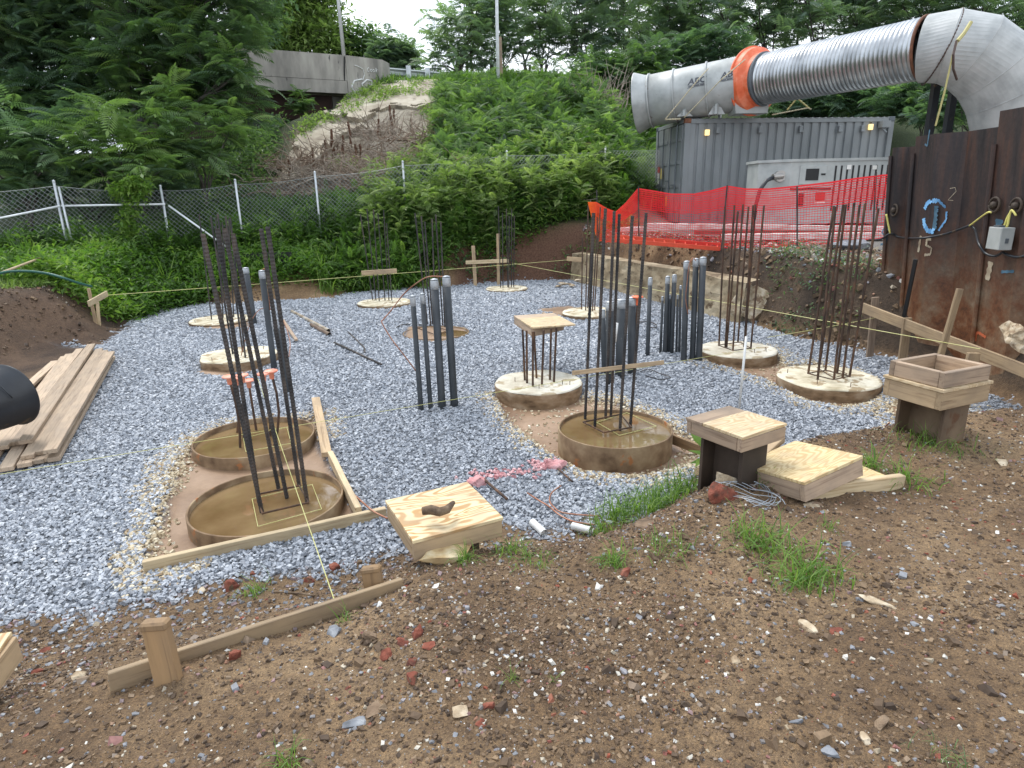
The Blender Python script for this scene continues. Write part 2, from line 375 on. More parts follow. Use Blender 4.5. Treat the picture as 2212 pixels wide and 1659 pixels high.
conc = sst(-(sdist(X, Y, CONCP)+.3*wob(X, Y, 1.5, 3))/.4)
green = sst((Y-16.3+jit*4)/1.5)*(1-sst((X-3.2)/1.)*sst((22.5-Y)/1.))*(1-conc); green = np.maximum(green, sst((-X-7.4)/1)*sst((Y-13)/1.5))
redc = sst((Y-15.8)/.8)*sst((18.3-Y)/.6)*sst((X+1.8)/.6)*(1-sst((X-3)/1))
padg = sst((X-3.2)/1.2)*sst((Y-10)/1)*sst((sdp-.75)/.3)*(1-sst((Y-21.5)/1.5))
berm = sst((-X-5.8)/1.)*sst((Y-4)/1)*(Y < 17)
darkbank = sst((X-3.2)/.6)*sst((Y-5.2)/.6)*sst((sdp-.02)/.15)*(1-sst((sdp-.9)/.5))*(Y < 13); vat('darkbank', darkbank); vat('mud', mud); vat('grav', grav); vat('conc', conc); vat('green', green); vat('red', redc); vat('pad', padg); vat('berm', berm)
m, t, b = nm('ground_soil'); v = mapped(t)
n1 = noise(t, v, 1.3, 6, .6); n2 = noise(t, v, 26, 6, .7); n3 = noise(t, v, 120, 4, .7)
soil = ramp(t, n1, [(.34, (.17, .10, .05)), (.5, (.30, .19, .10)), (.66, (.44, .295, .165))])
soil = mixc(t, .65, soil, ramp(t, n2, [(.3, (.35, .3, .28)), (.5, (.95, .95, .95)), (.7, (1.45, 1.4, 1.3))]), 'MULTIPLY')
soil = mixc(t, .7, soil, ramp(t, n3, [(.33, (.45, .42, .4)), (.5, (1, 1, 1)), (.68, (1.6, 1.55, 1.45))]), 'MULTIPLY')
A = lambda n: N(t, 'ShaderNodeAttribute', attribute_name=n).outputs['Fac']
soil = mixc(t, A('berm'), soil, mixc(t, .6, ramp(t, n1, [(.35, (.06, .035, .022)), (.6, (.16, .10, .062))]), ramp(t, n2, [(.35, (.5, .45, .4)), (.65, (1.3, 1.2, 1.1))]), 'MULTIPLY'))
soil = mixc(t, A('green'), soil, ramp(t, n2, [(.35, (.014, .026, .008)), (.6, (.06, .085, .02))]))
soil = mixc(t, A('red'), soil, ramp(t, n2, [(.35, (.09, .04, .024)), (.65, (.21, .11, .065))]))
soil = mixc(t, A('pad'), soil, ramp(t, n3, [(.35, (.14, .12, .1)), (.6, (.3, .28, .25))]))
soil = mixc(t, A('darkbank'), soil, mixc(t, .7, ramp(t, n1, [(.35, (.05, .034, .022)), (.6, (.13, .09, .06))]), ramp(t, n2, [(.35, (.5, .45, .4)), (.65, (1.4, 1.3, 1.2))]), 'MULTIPLY'))  # darker brown soil on the right-hand bank face
soil = mixc(t, A('conc'), soil, mixc(t, .7, ramp(t, n1, [(.35, (.17, .13, .09)), (.5, (.38, .33, .25)), (.66, (.5, .44, .35))]), ramp(t, n2, [(.35, (.5, .5, .5)), (.6, (1.1, 1.1, 1.1))]), 'MULTIPLY'))
vo = N(t, 'ShaderNodeTexVoronoi', Scale=38.); t.links.new(v, vo.inputs['Vector'])
gcol = mixc(t, .8, ramp(t, vo.outputs['Color'], [(.1, (.16, .18, .21)), (.6, (.3, .33, .38)), (.95, (.55, .58, .62))]), ramp(t, vo.outputs['Distance'], [(.25, (1, 1, 1)), (.8, (.25, .25, .25))]), 'MULTIPLY')
soil = mixc(t, A('grav'), soil, gcol)
mcol = ramp(t, n1, [(.32, (.17, .10, .06)), (.5, (.26, .165, .10)), (.66, (.35, .235, .155))]); mcol = mixc(t, .35, mcol, ramp(t, n2, [(.3, (.6, .55, .5)), (.7, (1.2, 1.2, 1.2))]), 'MULTIPLY')
soil = mixc(t, A('mud'), soil, mcol)
t.links.new(soil, b.inputs['Base Color'])
rr_ = mixc(t, A('mud'), (.85, .85, .85), (.48, .48, .48)); t.links.new(rr_, b.inputs['Roughness'])
hm = N(t, 'ShaderNodeMath', operation='ADD'); t.links.new(n2, hm.inputs[0]); t.links.new(n3, hm.inputs[1])
sm = N(t, 'ShaderNodeMath', operation='SUBTRACT'); sm.inputs[0].default_value = 1.; t.links.new(A('mud'), sm.inputs[1]); sb = N(t, 'ShaderNodeMath', operation='MULTIPLY'); t.links.new(sm.outputs[0], sb.inputs[0]); sb.inputs[1].default_value = .9
sc_ = N(t, 'ShaderNodeMath', operation='ADD'); t.links.new(sb.outputs[0], sc_.inputs[0]); sc_.inputs[1].default_value = .12
bu = N(t, 'ShaderNodeBump', Distance=.035); t.links.new(sc_.outputs[0], bu.inputs['Strength']); t.links.new(hm.outputs[0], bu.inputs['Height']); t.links.new(bu.outputs[0], b.inputs['Normal'])
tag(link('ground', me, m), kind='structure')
# ================================================================ piers, positions needed by the gravel
RB = 1.09/2
PIERS = {}; ZTOP = {}
def pc(k, px, yt, yb, w, z):
    """pier rim from the picture: centre column, far and near rim rows, width"""
    a, b_ = P(px, yt, z), P(px, yb, z); c = (a+b_)/2; r1 = np.linalg.norm(a-b_)/2; r2 = w/2*((c-[0, 0, CH]) @ cF)/FX*.985; r = .35*r1+.65*r2 if w else RB; PIERS[k] = (c[0], c[1], float(np.clip(r, .5, .6))); ZTOP[k] = z
for q in [('A', 577, 1013, 1160, 308, .065), ('A2', 551, 901, 990, 240, .06), ('C', 1328, 885.5, 967, 231, .17), ('D', 1163, 799, 850, 182, .13), ('E', 1789, 788.5, 841, 207, .1), ('F', 1594, 733.7, 774, 153, .1),
          ('G', 1277, 662, 683.6, 0, .06), ('H', 1095, 615.5, 628, 90.5, .05), ('I', 830, 641.5, 662, 106, .07), ('J', 942, 702, 735, 131, .015), ('K', 515, 746, 785, 142, .12), ('L', 477, 677.5, 701, 117, .05)]: pc(*q)
# ---------------------------------------------------------------- loose stone
def inside_pts(n, box): return rng.uniform(box[0], box[1], n), rng.uniform(box[2], box[3], n)
def keep_gravel(x, y, m=.0):
    k = sdist(x, y, PITP)+.12*wob(x, y, 5, 3, 2)+.05*rng.normal(0, 1, len(x)) < 0
    for i, q in enumerate(MUDP): k &= sdist(x, y, q)+.03*rng.normal(0, 1, len(x)) > 0
    for c in PIERS.values(): k &= (x-c[0])**2+(y-c[1])**2 > (c[2]+.02)**2
    return k
parts = []
for (y0, y1, dens, s0, s1) in [(2.3, 4.6, 2900, .012, .034), (4.6, 7, 2100, .014, .036), (7, 10.5, 1050, .022, .044), (10.5, 17.5, 520, .036, .058)]:
    xs = [p[0] for p in PITP]; n = int((max(xs)-min(xs))*(y1-y0)*dens); x, y = inside_pts(n, (min(xs), max(xs), y0, y1)); k = keep_gravel(x, y)
    x, y = x[k], y[k]; s = rng.uniform(s0, s1, len(x))
    parts.append(stones(np.stack([x, y, height(x, y)+rng.uniform(-.004, .012, len(x))], -1), s, .38, np.clip(.1+.8*rng.random(len(x))+.13*wob(x, y, .9, 4, 3), 0, 1)))
M_GRAV = attr_mat('slate_gravel', [(0, (.18, .19, .21)), (.35, (.30, .32, .355)), (.7, (.41, .435, .475)), (.92, (.5, .52, .55)), (1, (.7, .7, .7))], .6, bmp=.3, bsc=90)
emit('gravel_bed', join(parts), M_GRAV, kind='stuff', label='blue grey crushed stone covering the pit floor', cat='gravel')
# tan stone along the mud edges
M_TAN = attr_mat('tan_pebble', [(0, (.26, .18, .1)), (.4, (.46, .37, .24)), (.8, (.6, .52, .37)), (1, (.7, .66, .55))], .7, bmp=.2)
parts = []
for i, wd, dens in ((0, .2, 2600), (1, .17, 2400), (2, .25, 1400), (8, .3, 1400)):
    q = MUDP[i]; xs = [p[0] for p in q]; ys = [p[1] for p in q]; n = int((max(xs)-min(xs)+.8)*(max(ys)-min(ys)+.8)*dens)
    x, y = inside_pts(n, (min(xs)-.4, max(xs)+.4, min(ys)-.4, max(ys)+.4)); d = sdist(x, y, q); k = (np.abs(d-.03)+.05*rng.normal(0, 1, n) < wd*(.6+.4*wob(x, y, 2, 2)))
    k |= (d < 0) & (rng.random(n) < (.0 if i == 0 else .07 if i < 3 else .75))
    if i == 0: k &= (x < -1.9) | (y > 5.6)
    if i == 1: k &= (sdist(x, y, PITP) < -.05)
    for c in PIERS.values(): k &= (x-c[0])**2+(y-c[1])**2 > (c[2]+.03)**2
    x, y = x[k], y[k]; parts.append(stones(np.stack([x, y, height(x, y)+.004], -1), rng.uniform(.015, .034, len(x)), .4))
emit('tan_pebbles', join(parts), M_TAN, kind='stuff', label='tan pebbles edging the muddy patches', cat='pebbles')
# pebbles, clods and chips in the foreground soil
parts = []
def bankpts(n, box, xm=None):
    x, y = inside_pts(n, box); k = sdist(x, y, PITP)+.08*rng.normal(0, 1, n) > 0; return x[k], y[k]
M_PEB = attr_mat('soil_pebble', [(0, (.055, .036, .024)), (.3, (.14, .09, .052)), (.5, (.25, .17, .1)), (.62, (.19, .19, .2)), (.72, (.27, .28, .3)), (.8, (.25, .06, .03)), (.86, (.34, .27, .18)), (.93, (.5, .46, .38)), (1, (.72, .7, .66))], .75, bmp=.25)
for (box, dens, s0, s1, pw) in [((-3.4, 4.6, .9, 2.4), 8500, .004, .02, 2.8), ((-4, 5, 2.4, 4.6), 4200, .006, .021, 2.2), ((-3.4, 4.6, .9, 4.4), 150, .016, .045, 3.0)]:
    x, y = bankpts(int((box[1]-box[0])*(box[3]-box[2])*dens), box); k = rng.random(len(x)) < np.clip(.62+.7*wob(x, y, 1.9, 4, 5), .38, 1); x, y = x[k], y[k]; s = s0+(s1-s0)*rng.random(len(x))**pw
    r_ = rng.random(len(x)); r_ = np.where(rng.random(len(x)) < .58, r_*.55, r_)
    parts.append(stones(np.stack([x, y, height(x, y)+s*rng.uniform(-.08, .12, len(x))], -1), s, .4, r_))
# grey stone strewn where the gravel runs out on the soil
x, y = inside_pts(9000, (-4.5, 1.5, 1.6, 3.9)); d = sdist(x, y, PITP); k = (d > -.1) & (rng.random(9000) < np.exp(-np.clip(d, 0, 9)/.28)*np.where(x < -.5, 1, .25)); x, y = x[k], y[k]
parts.append(stones(np.stack([x, y, height(x, y)+.004], -1), rng.uniform(.012, .03, len(x)), .4, rng.uniform(.6, .76, len(x))))
emit('soil_pebbles', join(parts), M_PEB, kind='stuff', label='mixed pebbles, clods and brick crumbs bedded in the brown soil', cat='pebbles')
# rubble on the rim at right and the left berm
parts = []
for box, n, s0, s1, cond in [((2, 7.4, 8.6, 17.8), 36000, .02, .10, 0), ((-12.5, -5.6, 5, 15), 26000, .012, .065, 1)]:
    x, y = inside_pts(n, box); d = sdist(x, y, PITP); k = (d > .02) & (d < (2.3 if cond == 0 else 4)); k &= rng.random(n) < (np.where(d > .6, 1., .25) if cond == 0 else .45); x, y = x[k], y[k]; d = d[k]
    s = s0+(s1-s0)*rng.random(len(x))**2.5; r_ = rng.random(len(x)); r_ = np.where(rng.random(len(x)) < np.where(d > .55, .25, .75), r_*.5, r_)
    if cond: r_ = np.where(rng.random(len(x)) < .85, r_*.55, r_)
    parts.append(stones(np.stack([x, y, height(x, y)+s*.1], -1), s, .6, r_))
emit('rim_rubble', join(parts), M_PEB, kind='stuff', label='loose rubble and pale stones on the earth banks round the pit', cat='rubble')
# ================================================================ materials for things
M_RUSTBAR = pm('rusty_bar', [(.035, .024, .02), (.09, .055, .038), (.17, .09, .05)], 14, .65, .35, .5, .004, stretch=(1, 1, .4), bscale=90)
M_DARKBAR = pm('dark_bar', [(.025, .025, .027), (.055, .05, .048), (.11, .085, .07)], 12, .6, .4, .5, .004, stretch=(1, 1, .4), bscale=90)
M_STEELRING = pm('rusty_casing', [(.10, .055, .025), (.22, .14, .075), (.33, .24, .14)], 5, .7, .1, .3, .004, spots=(7, .62, (.30, .12, .04)))
M_CAPTOP = pm('concrete_top', [(.36, .30, .19), (.6, .54, .4), (.74, .69, .56)], 4, .85, 0, .5, .01, spots=(6, .55, (.33, .25, .15)))
M_CAPTOPW = pm('pale_concrete_top', [(.38, .33, .25), (.55, .51, .41), (.68, .64, .55)], 4, .85, 0, .5, .01, spots=(6, .57, (.36, .29, .19)))
M_CAPSIDE = pm('muddy_concrete_side', [(.10, .06, .03), (.24, .155, .085), (.36, .27, .18)], 5, .85, 0, .5, .008, stretch=(1, 1, 2.2))
M_STRING = pm('yellow_line', [(.5, .48, .16), (.62, .6, .28)], 5, .6, 0, 0)
M_PVC = pm('dark_conduit', [(.02, .024, .028), (.034, .04, .046), (.055, .06, .066)], 3, .55, 0, .1, .002, spots=(9, .68, (.16, .15, .14)), rnd=True)
M_TAPE = pm('duct_tape', [(.28, .30, .32), (.42, .44, .46), (.55, .57, .58)], 8, .4, .3, .5, .005)
M_COPPER = pm('copper_wire', [(.18, .075, .045), (.34, .15, .09), (.42, .24, .17)], 6, .5, .5, .2, .002)
M_CAPRED = pm('orange_cap', [(.75, .2, .12), (.85, .33, .22), (.9, .5, .4)], 8, .6, 0, .1)
W_PALE = wood('pale_pine', (.60, .47, .29), (.36, .24, .12), (.40, .31, .2))
W_GREY = wood('weathered_pine', (.40, .29, .2), (.20, .13, .085), (.22, .17, .13))
W_TAN = wood('tan_pine', (.46, .33, .195), (.25, .16, .085), (.28, .205, .135))
W_MUD = wood('muddy_pine', (.30, .185, .09), (.17, .10, .05), (.24, .165, .1))
W_PLANK = wood('old_plank', (.50, .375, .26), (.24, .165, .11), (.36, .28, .21))
W_PLY = plywood('plywood_face', (.76, .62, .38), (.46, .27, .11), 1.0)
W_PLY2 = plywood('plywood_yellow', (.70, .56, .31), (.54, .38, .18), 1.5)
W_PLYOLD = plywood('plywood_old', (.66, .53, .34), (.50, .36, .2), 1.3)
m, t, b = nm('muddy_water'); M_WATER = m
v = mapped(t); f = noise(t, v, 2.2, 4); t.links.new(ramp(t, f, [(.35, (.15, .09, .04)), (.65, (.24, .16, .08))]), b.inputs['Base Color'])
b.inputs['Roughness'].default_value = .03; b.inputs['IOR'].default_value = 1.5; b.inputs['Specular IOR Level'].default_value = .8; bump(t, b, noise(t, v, 7, 2), .04, .01)
# ================================================================ drilled piers
def bar_mesh(mb, a, bt, r, ribs=False, n=6, bend=None):
    a, bt = np.array(a, float), np.array(bt, float); L = np.linalg.norm(bt-a)
    k = int(L/.0125) if ribs else 4
    pts = [a+(bt-a)*i/k+(np.array(bend)*math.sin(math.pi*i/k) if bend else 0) for i in range(k+1)]
    mb.tube(pts, [r*(1.13 if (ribs and i % 2) else .96) for i in range(k+1)], n)
def pier(k, label, depth, bars, water=False, rb=.014, ribs=False, top=None, mat_bar=None, stir=None, zb=None, wl=.03, capm=None, jit=.01):
    cx, cy, r = PIERS[k]; z = ZTOP[k]
    t = thing('drilled_pier', label, 'pier', (cx, cy, z-depth), 0, 'drilled piers in the gravel'); c0 = (cx, cy, 0)
    if water:
        MB().lathe([(r-.012, z-.25), (r-.012, z-.004), (r-.009, z), (r+.002, z), (r+.004, z-.004), (r+.004, z-depth-.2)], 72, c0, .006, seed=len(label)).build('casing', M_STEELRING, t, True)
        MB().lathe([(0.0, z-wl), (r*.5, z-wl), (r-.008, z-wl)], 64, c0).build('water', M_WATER, t, True)
    else:
        prof = [(0, z-.006)]+[(r*q, z-.006-.004*(i % 2)) for i, q in enumerate((.2, .4, .6, .8, .93))]+[(r-.012, z-.004), (r-.002, z-.02)]
        mb = MB().lathe(prof, 72, c0, jit, seed=len(label)); mb.v = [(x, y, zz+.006*math.sin(9*x+3*y)*math.sin(7*y-2*x)) for x, y, zz in mb.v]; mb.build('concrete_top', capm or M_CAPTOP, t, True)
        MB().lathe([(r-.002, z-.02), (r+.004, z-.03), (r-.004, z-depth*.6), (r+.012, z-depth-.12)], 72, c0, jit, seed=len(label)).build('casing', M_CAPSIDE, t, True)
        for i in range(4):
            a = rng.uniform(0, 6.28); q = r*rng.uniform(.5, .85); MB().tube([(cx+q*math.cos(a), cy+q*math.sin(a), z-.02), (cx+q*math.cos(a), cy+q*math.sin(a)+.003, z+.04)], .004, 5).build('tie_stub', M_RUSTBAR, t)
    zb = z-.06 if zb is None else zb
    for i, (bp, tp) in enumerate(bars):
        p = P(*bp, z-(wl if water else 0)); q = PD(*tp, p[1]+(.0 if len(bp) < 3 else 0)); d = (q-p)/np.linalg.norm(q-p)
        mb = MB(); bar_mesh(mb, p-d*.1, q, rb, ribs); mb.build('rebar', mat_bar or M_RUSTBAR, t, False)
    if stir:
        for dz, s, poly, mm, rr in stir:
            mb = MB(); pts = [P(*q, z+dz) for q in poly]; mb.tube(pts, rr, 6, closed=True); mb.build('stirrup' if mm is M_RUSTBAR else 'form_line', mm, t)
    return t
c4 = lambda x, y: (993.7+.23434*x, 777.7+.23434*y)
pier('A', 'largest water filled steel casing nearest the camera, with six tall dark ribbed bars leaning left', .1,
     [((566, 1107), (438, 505)), ((560, 1085), (469, 494)), ((602, 1056), (484, 493)), ((620, 1076), (503, 505)), ((646, 1048), (564, 494)), ((664, 1087), (578, 490))], True, .0145, True, mat_bar=M_DARKBAR, wl=.045,
     stir=[(.0, 0, [c8(805, 930), c8(1100, 868), c8(1165, 985), c8(845, 1060)], M_RUSTBAR, .008), (-.03, 0, [c8(775, 960), c8(1190, 860), c8(1255, 1030), c8(815, 1150)], M_STRING, .003)])
t = pier('A2', 'shallow water filled casing whose short rusty bars wear salmon safety caps', .09, [], True, wl=.05,
     stir=[(-.02, 0, [c8(715, 540), c8(1015, 465), c8(1045, 575), c8(730, 632)], M_STRING, .003)])
for (bx, by), (tx, ty), bd in [((517, 962), (495, 818), .03), ((512, 930), (511, 820), .02), ((527, 948), (523, 815), .0), ((553, 925), (537, 826), .0), ((583, 938), (569, 812), .02), ((590, 958), (586, 806), .06)]:
    p = P(bx, by, .03); q = PD(tx, ty, p[1]); mb = MB(); bar_mesh(mb, p-(q-p)*.1, q, .012, False, 6, (bd, 0, 0)); o = mb.build('rebar', M_RUSTBAR, t)
    ROOT[o.name] = ROOT[t.name]
    MB().lathe([(.0, .03), (.055, .026), (.06, .018), (.05, .01), (.024, .006), (.02, -.05), (.013, -.055)], 16, q).build('safety_cap', M_CAPRED, o, True)
pier('C', 'tall walled casing full of muddy water, crossed by a nailed board above', .17,
     [((1264, 905), (1283, 460)), ((1285, 921), (1308, 450)), ((1308, 904), (1327, 456)), ((1319.5, 900), (1338, 462)), ((1339, 930), (1366, 466)), ((1361.7, 921), (1396, 460))], True, .0135, True, wl=.03, mat_bar=M_DARKBAR,
     stir=[(-.0, 0, [cC(1135, 572), cC(1480, 500), cC(1580, 620), cC(1325, 668)], M_RUSTBAR, .008), (-.02, 0, [cC(1260, 575), cC(1540, 485), cC(1810, 610), cC(1470, 695)], M_STRING, .003)])
DB = [((1133.6, 820), (1129, 712)), ((1138.5, 826), (1137.5, 714)), ((1151, 833), (1151, 716)), ((1159, 816), (1153.5, 716)), ((1170.6, 829.6), (1174.5, 713)), ((1188, 819), (1190.5, 709)), ((1196.6, 823.4), (1202, 707))]
pier('D', 'pale topped pier carrying a small plywood lid on seven rusty bars', .13, DB, False, .0145, capm=M_CAPTOPW)
pier('E', 'rightmost pier by the steel sheet wall, its edge rimmed with rusty steel, eight tall bars', .13,
     [(c7(825, 1365), c7(990, 295)), (c7(885, 1405), c7(1000, 300)), (c7(890, 1360), c7(1050, 287)), (c7(935, 1350), c7(1066, 285)), (c7(990, 1405), c7(1120, 275)), (c7(1010, 1370), c7(1155, 290)), (c7(1045, 1400), c7(1190, 280)), (c7(1090, 1390), c7(1275, 310))], False, .0135,
     stir=[(.03, 0, [c7(820, 1372), c7(935, 1352), c7(1095, 1390), c7(985, 1412)], M_RUSTBAR, .007), (.01, 0, [c7(880, 1335), c7(960, 1325), c7(1075, 1375), c7(990, 1400)], M_RUSTBAR, .005)])
pier('F', 'grey white topped pier just beyond the dark conduit row, eight tall bars standing in it', .12,
     [(c7(250, 1190), c7(290, 300)), (c7(290, 1200), c7(350, 290)), (c7(300, 1200), c7(372, 330)), (c7(340, 1220), c7(405, 285)), (c7(372, 1170), c7(440, 300)), (c7(412, 1200), c7(470, 290)), (c7(418, 1180), c7(486, 285)), (c7(455, 1210), c7(540, 292))], False, .013, capm=M_CAPTOPW,
     stir=[(.03, 0, [c7(245, 1190), c7(385, 1170), c7(455, 1210), c7(340, 1225)], M_RUSTBAR, .007)])
pier('G', 'low pier half hidden behind the thick central conduits', .08, [(c6(1255, 752), c6(1262, 180)), (c6(1283, 760), c6(1300, 40)), (c6(1297, 745), c6(1330, 90)), (c6(1345, 755), c6(1385, 50)), (c6(1380, 762), c6(1405, 130)), (c6(1330, 768), c6(1365, 170))], False, .013)
pier('H', 'farthest pier at the back corner of the gravel, below the weedy bank', .06, [(c6(695, 603), c6(680, 40)), (c6(712, 606), c6(708, 90)), (c6(745, 600), c6(735, 60)), (c6(752, 606), c6(755, 110)), (c6(770, 602), c6(772, 60)), (c6(786, 600), c6(790, 110))], False, .014, mat_bar=M_DARKBAR)
pier('I', 'far pier in front of a short pale board nailed across its thin bars', .08, [(c5(1470, 690), c5(1385, 100)), (c5(1492, 692), c5(1430, 60)), (c5(1515, 697), c5(1475, 65)), (c5(1555, 690), c5(1505, 90)), (c5(1582, 688), c5(1545, 70)), (c5(1602, 690), c5(1565, 160))], False, .013, mat_bar=M_DARKBAR)
pier('J', 'flush brown water filled hole behind the four conduits joined by copper wire', .03,
     [(c5(1850, 870), c5(1762, 90)), (c5(1872, 880), c5(1805, 110)), (c5(1885, 870), c5(1830, 150)), (c5(1905, 885), c5(1880, 130)), (c5(1955, 870), c5(1905, 100)), (c5(1968, 880), c5(1940, 150))], True, .014, mat_bar=M_DARKBAR, wl=.025,
     stir=[(.0, 0, [c5(1770, 880), c5(1900, 870), c5(2010, 910), c5(1900, 930)], M_RUSTBAR, .007)])
pier('K', 'chipped pale pier with earth heaped at its left edge, behind the tall leaning bars', .12, [((503, 764), (455, 468)), ((512, 770), (470, 462)), ((524, 758), (487, 466)), ((530, 772), (497, 470))], False, .013, mat_bar=M_DARKBAR, jit=.05)
pier('L', 'low pier farthest left beside the weedy bank, one thin bar at its left', .06, [((457, 689), (430, 462)), ((482, 684), (466, 470)), ((494, 690), (480, 480)), ((505, 684), (494, 474))], False, .012, mat_bar=M_DARKBAR)
# rusty half rim on pier E
cx, cy, r = PIERS['E']
# nailed board across pier C bars
pb = P(1313, 915, .15); a = PD(1237, 806, pb[1]-.10); bb = PD(1432, 783, pb[1]-.02)
board('cross_board', a, bb, .075, .04, W_TAN, None, (0, .3, 1), label='light two by four tied across the bars above the muddy casing, carrying the yellow line', cat='board')
a = PD(781, 590, 13.0); bb = PD(857, 585, 13.0)
board('cross_board', a, bb, .04, .09, W_TAN, None, label='short pale board fixed across thin far bars in front of the weeds', cat='board')
# ================================================================ conduits
def conduit(base, top, w, label, kind='pipe', m=None, tape=.09, grp='dark plastic conduits stubbed up from the gravel'):
    p = P(*base, 0); z = np.linalg.norm(p-[0, 0, CH]); dep = (p-[0, 0, CH]) @ cF; q = PD(*top, p[1]); r = w/2*dep/FX
    t = thing('conduit', label, 'conduit', p, 0, grp); d = (q-p)/np.linalg.norm(q-p)
    MB().tube([p-d*.15, p+d*.06, p+d*.12, q], [r*1.08, r*1.08, r, r], 16).build('pipe', M_PVC, t, True)
    if tape:
        pts = [q-d*tape, q-d*tape*.6, q-d*.02, q+d*.004, q+d*.012]; MB().tube(pts, [r*1.03, r*1.08, r*1.05, r*.95, r*.3], 14).build('tape_cap', M_TAPE, t, True)
    return t, p, q
for i, (bs, tp, w, lb) in enumerate([
    (c5(1805, 1455), c5(1745, 665), 11, 'thinnest front conduit at the left of the four tied by copper wire'),
    (c5(1870, 1440), c5(1812, 650), 10, 'second thin conduit from the left in the front row of four'),
    (c5(1950, 1435), c5(1895, 550), 16, 'thick taped conduit third in the front row of four'),
    (c5(2035, 1425), c5(1978, 530), 16, 'tallest front conduit at the right of the four, copper wire leaving its top'),
    (c5(650, 860), c5(590, 470), 13, 'conduit farthest back behind the tall leaning bars'),
    (c5(790, 1165), c5(702, 490), 12.5, 'tall taped conduit right of the chipped pale pier'),
    (c5(900, 1330), c5(790, 830), 14, 'conduit with grey tape band hidden by the ribbed bars, nearest the salmon caps'),
    (c6(1450, 1265), c6(1450, 705), 17, 'thick central conduit at the left of the three, nearest the cross board'),
    (c6(1520, 1215), c6(1530, 690), 20, 'widest central conduit, in the middle of the three'),
    (c6(1600, 1190), c6(1602, 675), 17, 'thick central conduit at the right of the three, beside an orange cap'),
    (c6(1415, 1200), c6(1398, 760), 12, 'narrow conduit behind the left thick central one'),
    (c6(1710, 1070), c6(1730, 540), 9, 'lone conduit standing between the central and right groups'),
    (c6(1800, 1050), c6(1815, 670), 5.5, 'thin short conduit first in the right group'),
    (c6(1830, 1050), c6(1851, 530), 9.5, 'taped conduit second in the right group'),
    (c6(1856, 1048), c6(1864, 660), 6, 'short thin conduit squeezed behind the second and third of the right group'),
    (c6(1875, 1050), c6(1897, 520), 9.5, 'taped conduit third in the right group, slightly taller than its left neighbour'),
    (c6(1910, 1050), c6(1919, 660), 5, 'thin low conduit in the middle of the right group'),
    (c6(1930, 1050), c6(1940, 595), 5.5, 'thin conduit with a dark collar left of the tall trio'),
    (c6(1960, 1110), c6(1982, 425), 12.5, 'tall thick conduit at the left of the right hand trio'),
    (c6(2020, 1105), c6(2046, 408), 12, 'tall middle conduit of the right hand trio, copper wire hooked at its top'),
    (c6(2065, 1110), c6(2095, 398), 13.5, 'tallest conduit at the right end of the right hand trio')]):
    conduit(bs, tp, w, lb, tape=.05 if w < 7 else .1)
def wire(name, pts, r, m, label, cat, sub=6, grp=None, n=6):
    """smooth wire through world points"""
    pts = [np.array(p, float) for p in pts]; out = []
    for i in range(len(pts)-1):
        p0, p1, p2, p3 = pts[max(i-1, 0)], pts[i], pts[i+1], pts[min(i+2, len(pts)-1)]
        for k in range(sub):
            s = k/sub; out.append(.5*((2*p1)+(-p0+p2)*s+(2*p0-5*p1+4*p2-p3)*s*s+(-p0+3*p1-3*p2+p3)*s**3))
    out.append(pts[-1]); return MB().tube(out, r, n).build(name, m, None, True, label=label, cat=cat, group=grp)
Y4 = P(*c5(2035, 1425))[1]
wire('copper_wire', [PD(*c5(*q), Y4+dy) for q, dy in [((1960, 530), 0), ((1850, 532), .1), ((1760, 585), .2), ((1680, 655), .3), ((1600, 760), .3), ((1545, 825), .25), ((1535, 850), .2), ((1600, 960), .1), ((1700, 1090), 0), ((1775, 1190), 0)]], .0065, M_COPPER, 'bent copper wire arching left from the tallest front conduit', 'wire')
Yk = P(*c5(790, 1165))[1]
wire('copper_wire', [PD(*c5(*q), Yk) for q in [(700, 490), (722, 475), (735, 520), (750, 640), (760, 760)]], .006, M_COPPER, 'short copper wire hooked over the taped conduit by the chipped pier', 'wire')
wire('copper_wire', [PD(*c5(*q), Yk+.3) for q in [(560, 1080), (590, 960), (625, 850), (680, 765), (745, 745), (790, 780)]], .006, M_COPPER, 'thin copper loop in front of the back conduits, among the leaning bars', 'wire')
wire('copper_wire', [P(*c5(*q), .02)+[0, 0, h] for q, h in [((865, 950), .3), ((890, 990), .2), ((905, 1040), .1), ((890, 1085), 0)]], .006, M_COPPER, 'small pink copper loop standing right of the leaning bars', 'wire')
Yr = P(*c6(2020, 1105))[1]
wire('copper_wire', [PD(*c6(*q), Yr-.1) for q in [(2045, 420), (2025, 400), (2000, 440), (1985, 560), (1975, 680), (1990, 790)]], .006, M_COPPER, 'copper wire drooping between the right hand trio of conduits', 'wire')
wire('copper_wire', [PD(*c7(*q), 10.2) for q in [(130, 650), (80, 640), (55, 700), (40, 850), (35, 960)]], .005, M_COPPER, 'thin copper wire hanging behind the right hand conduit trio', 'wire')
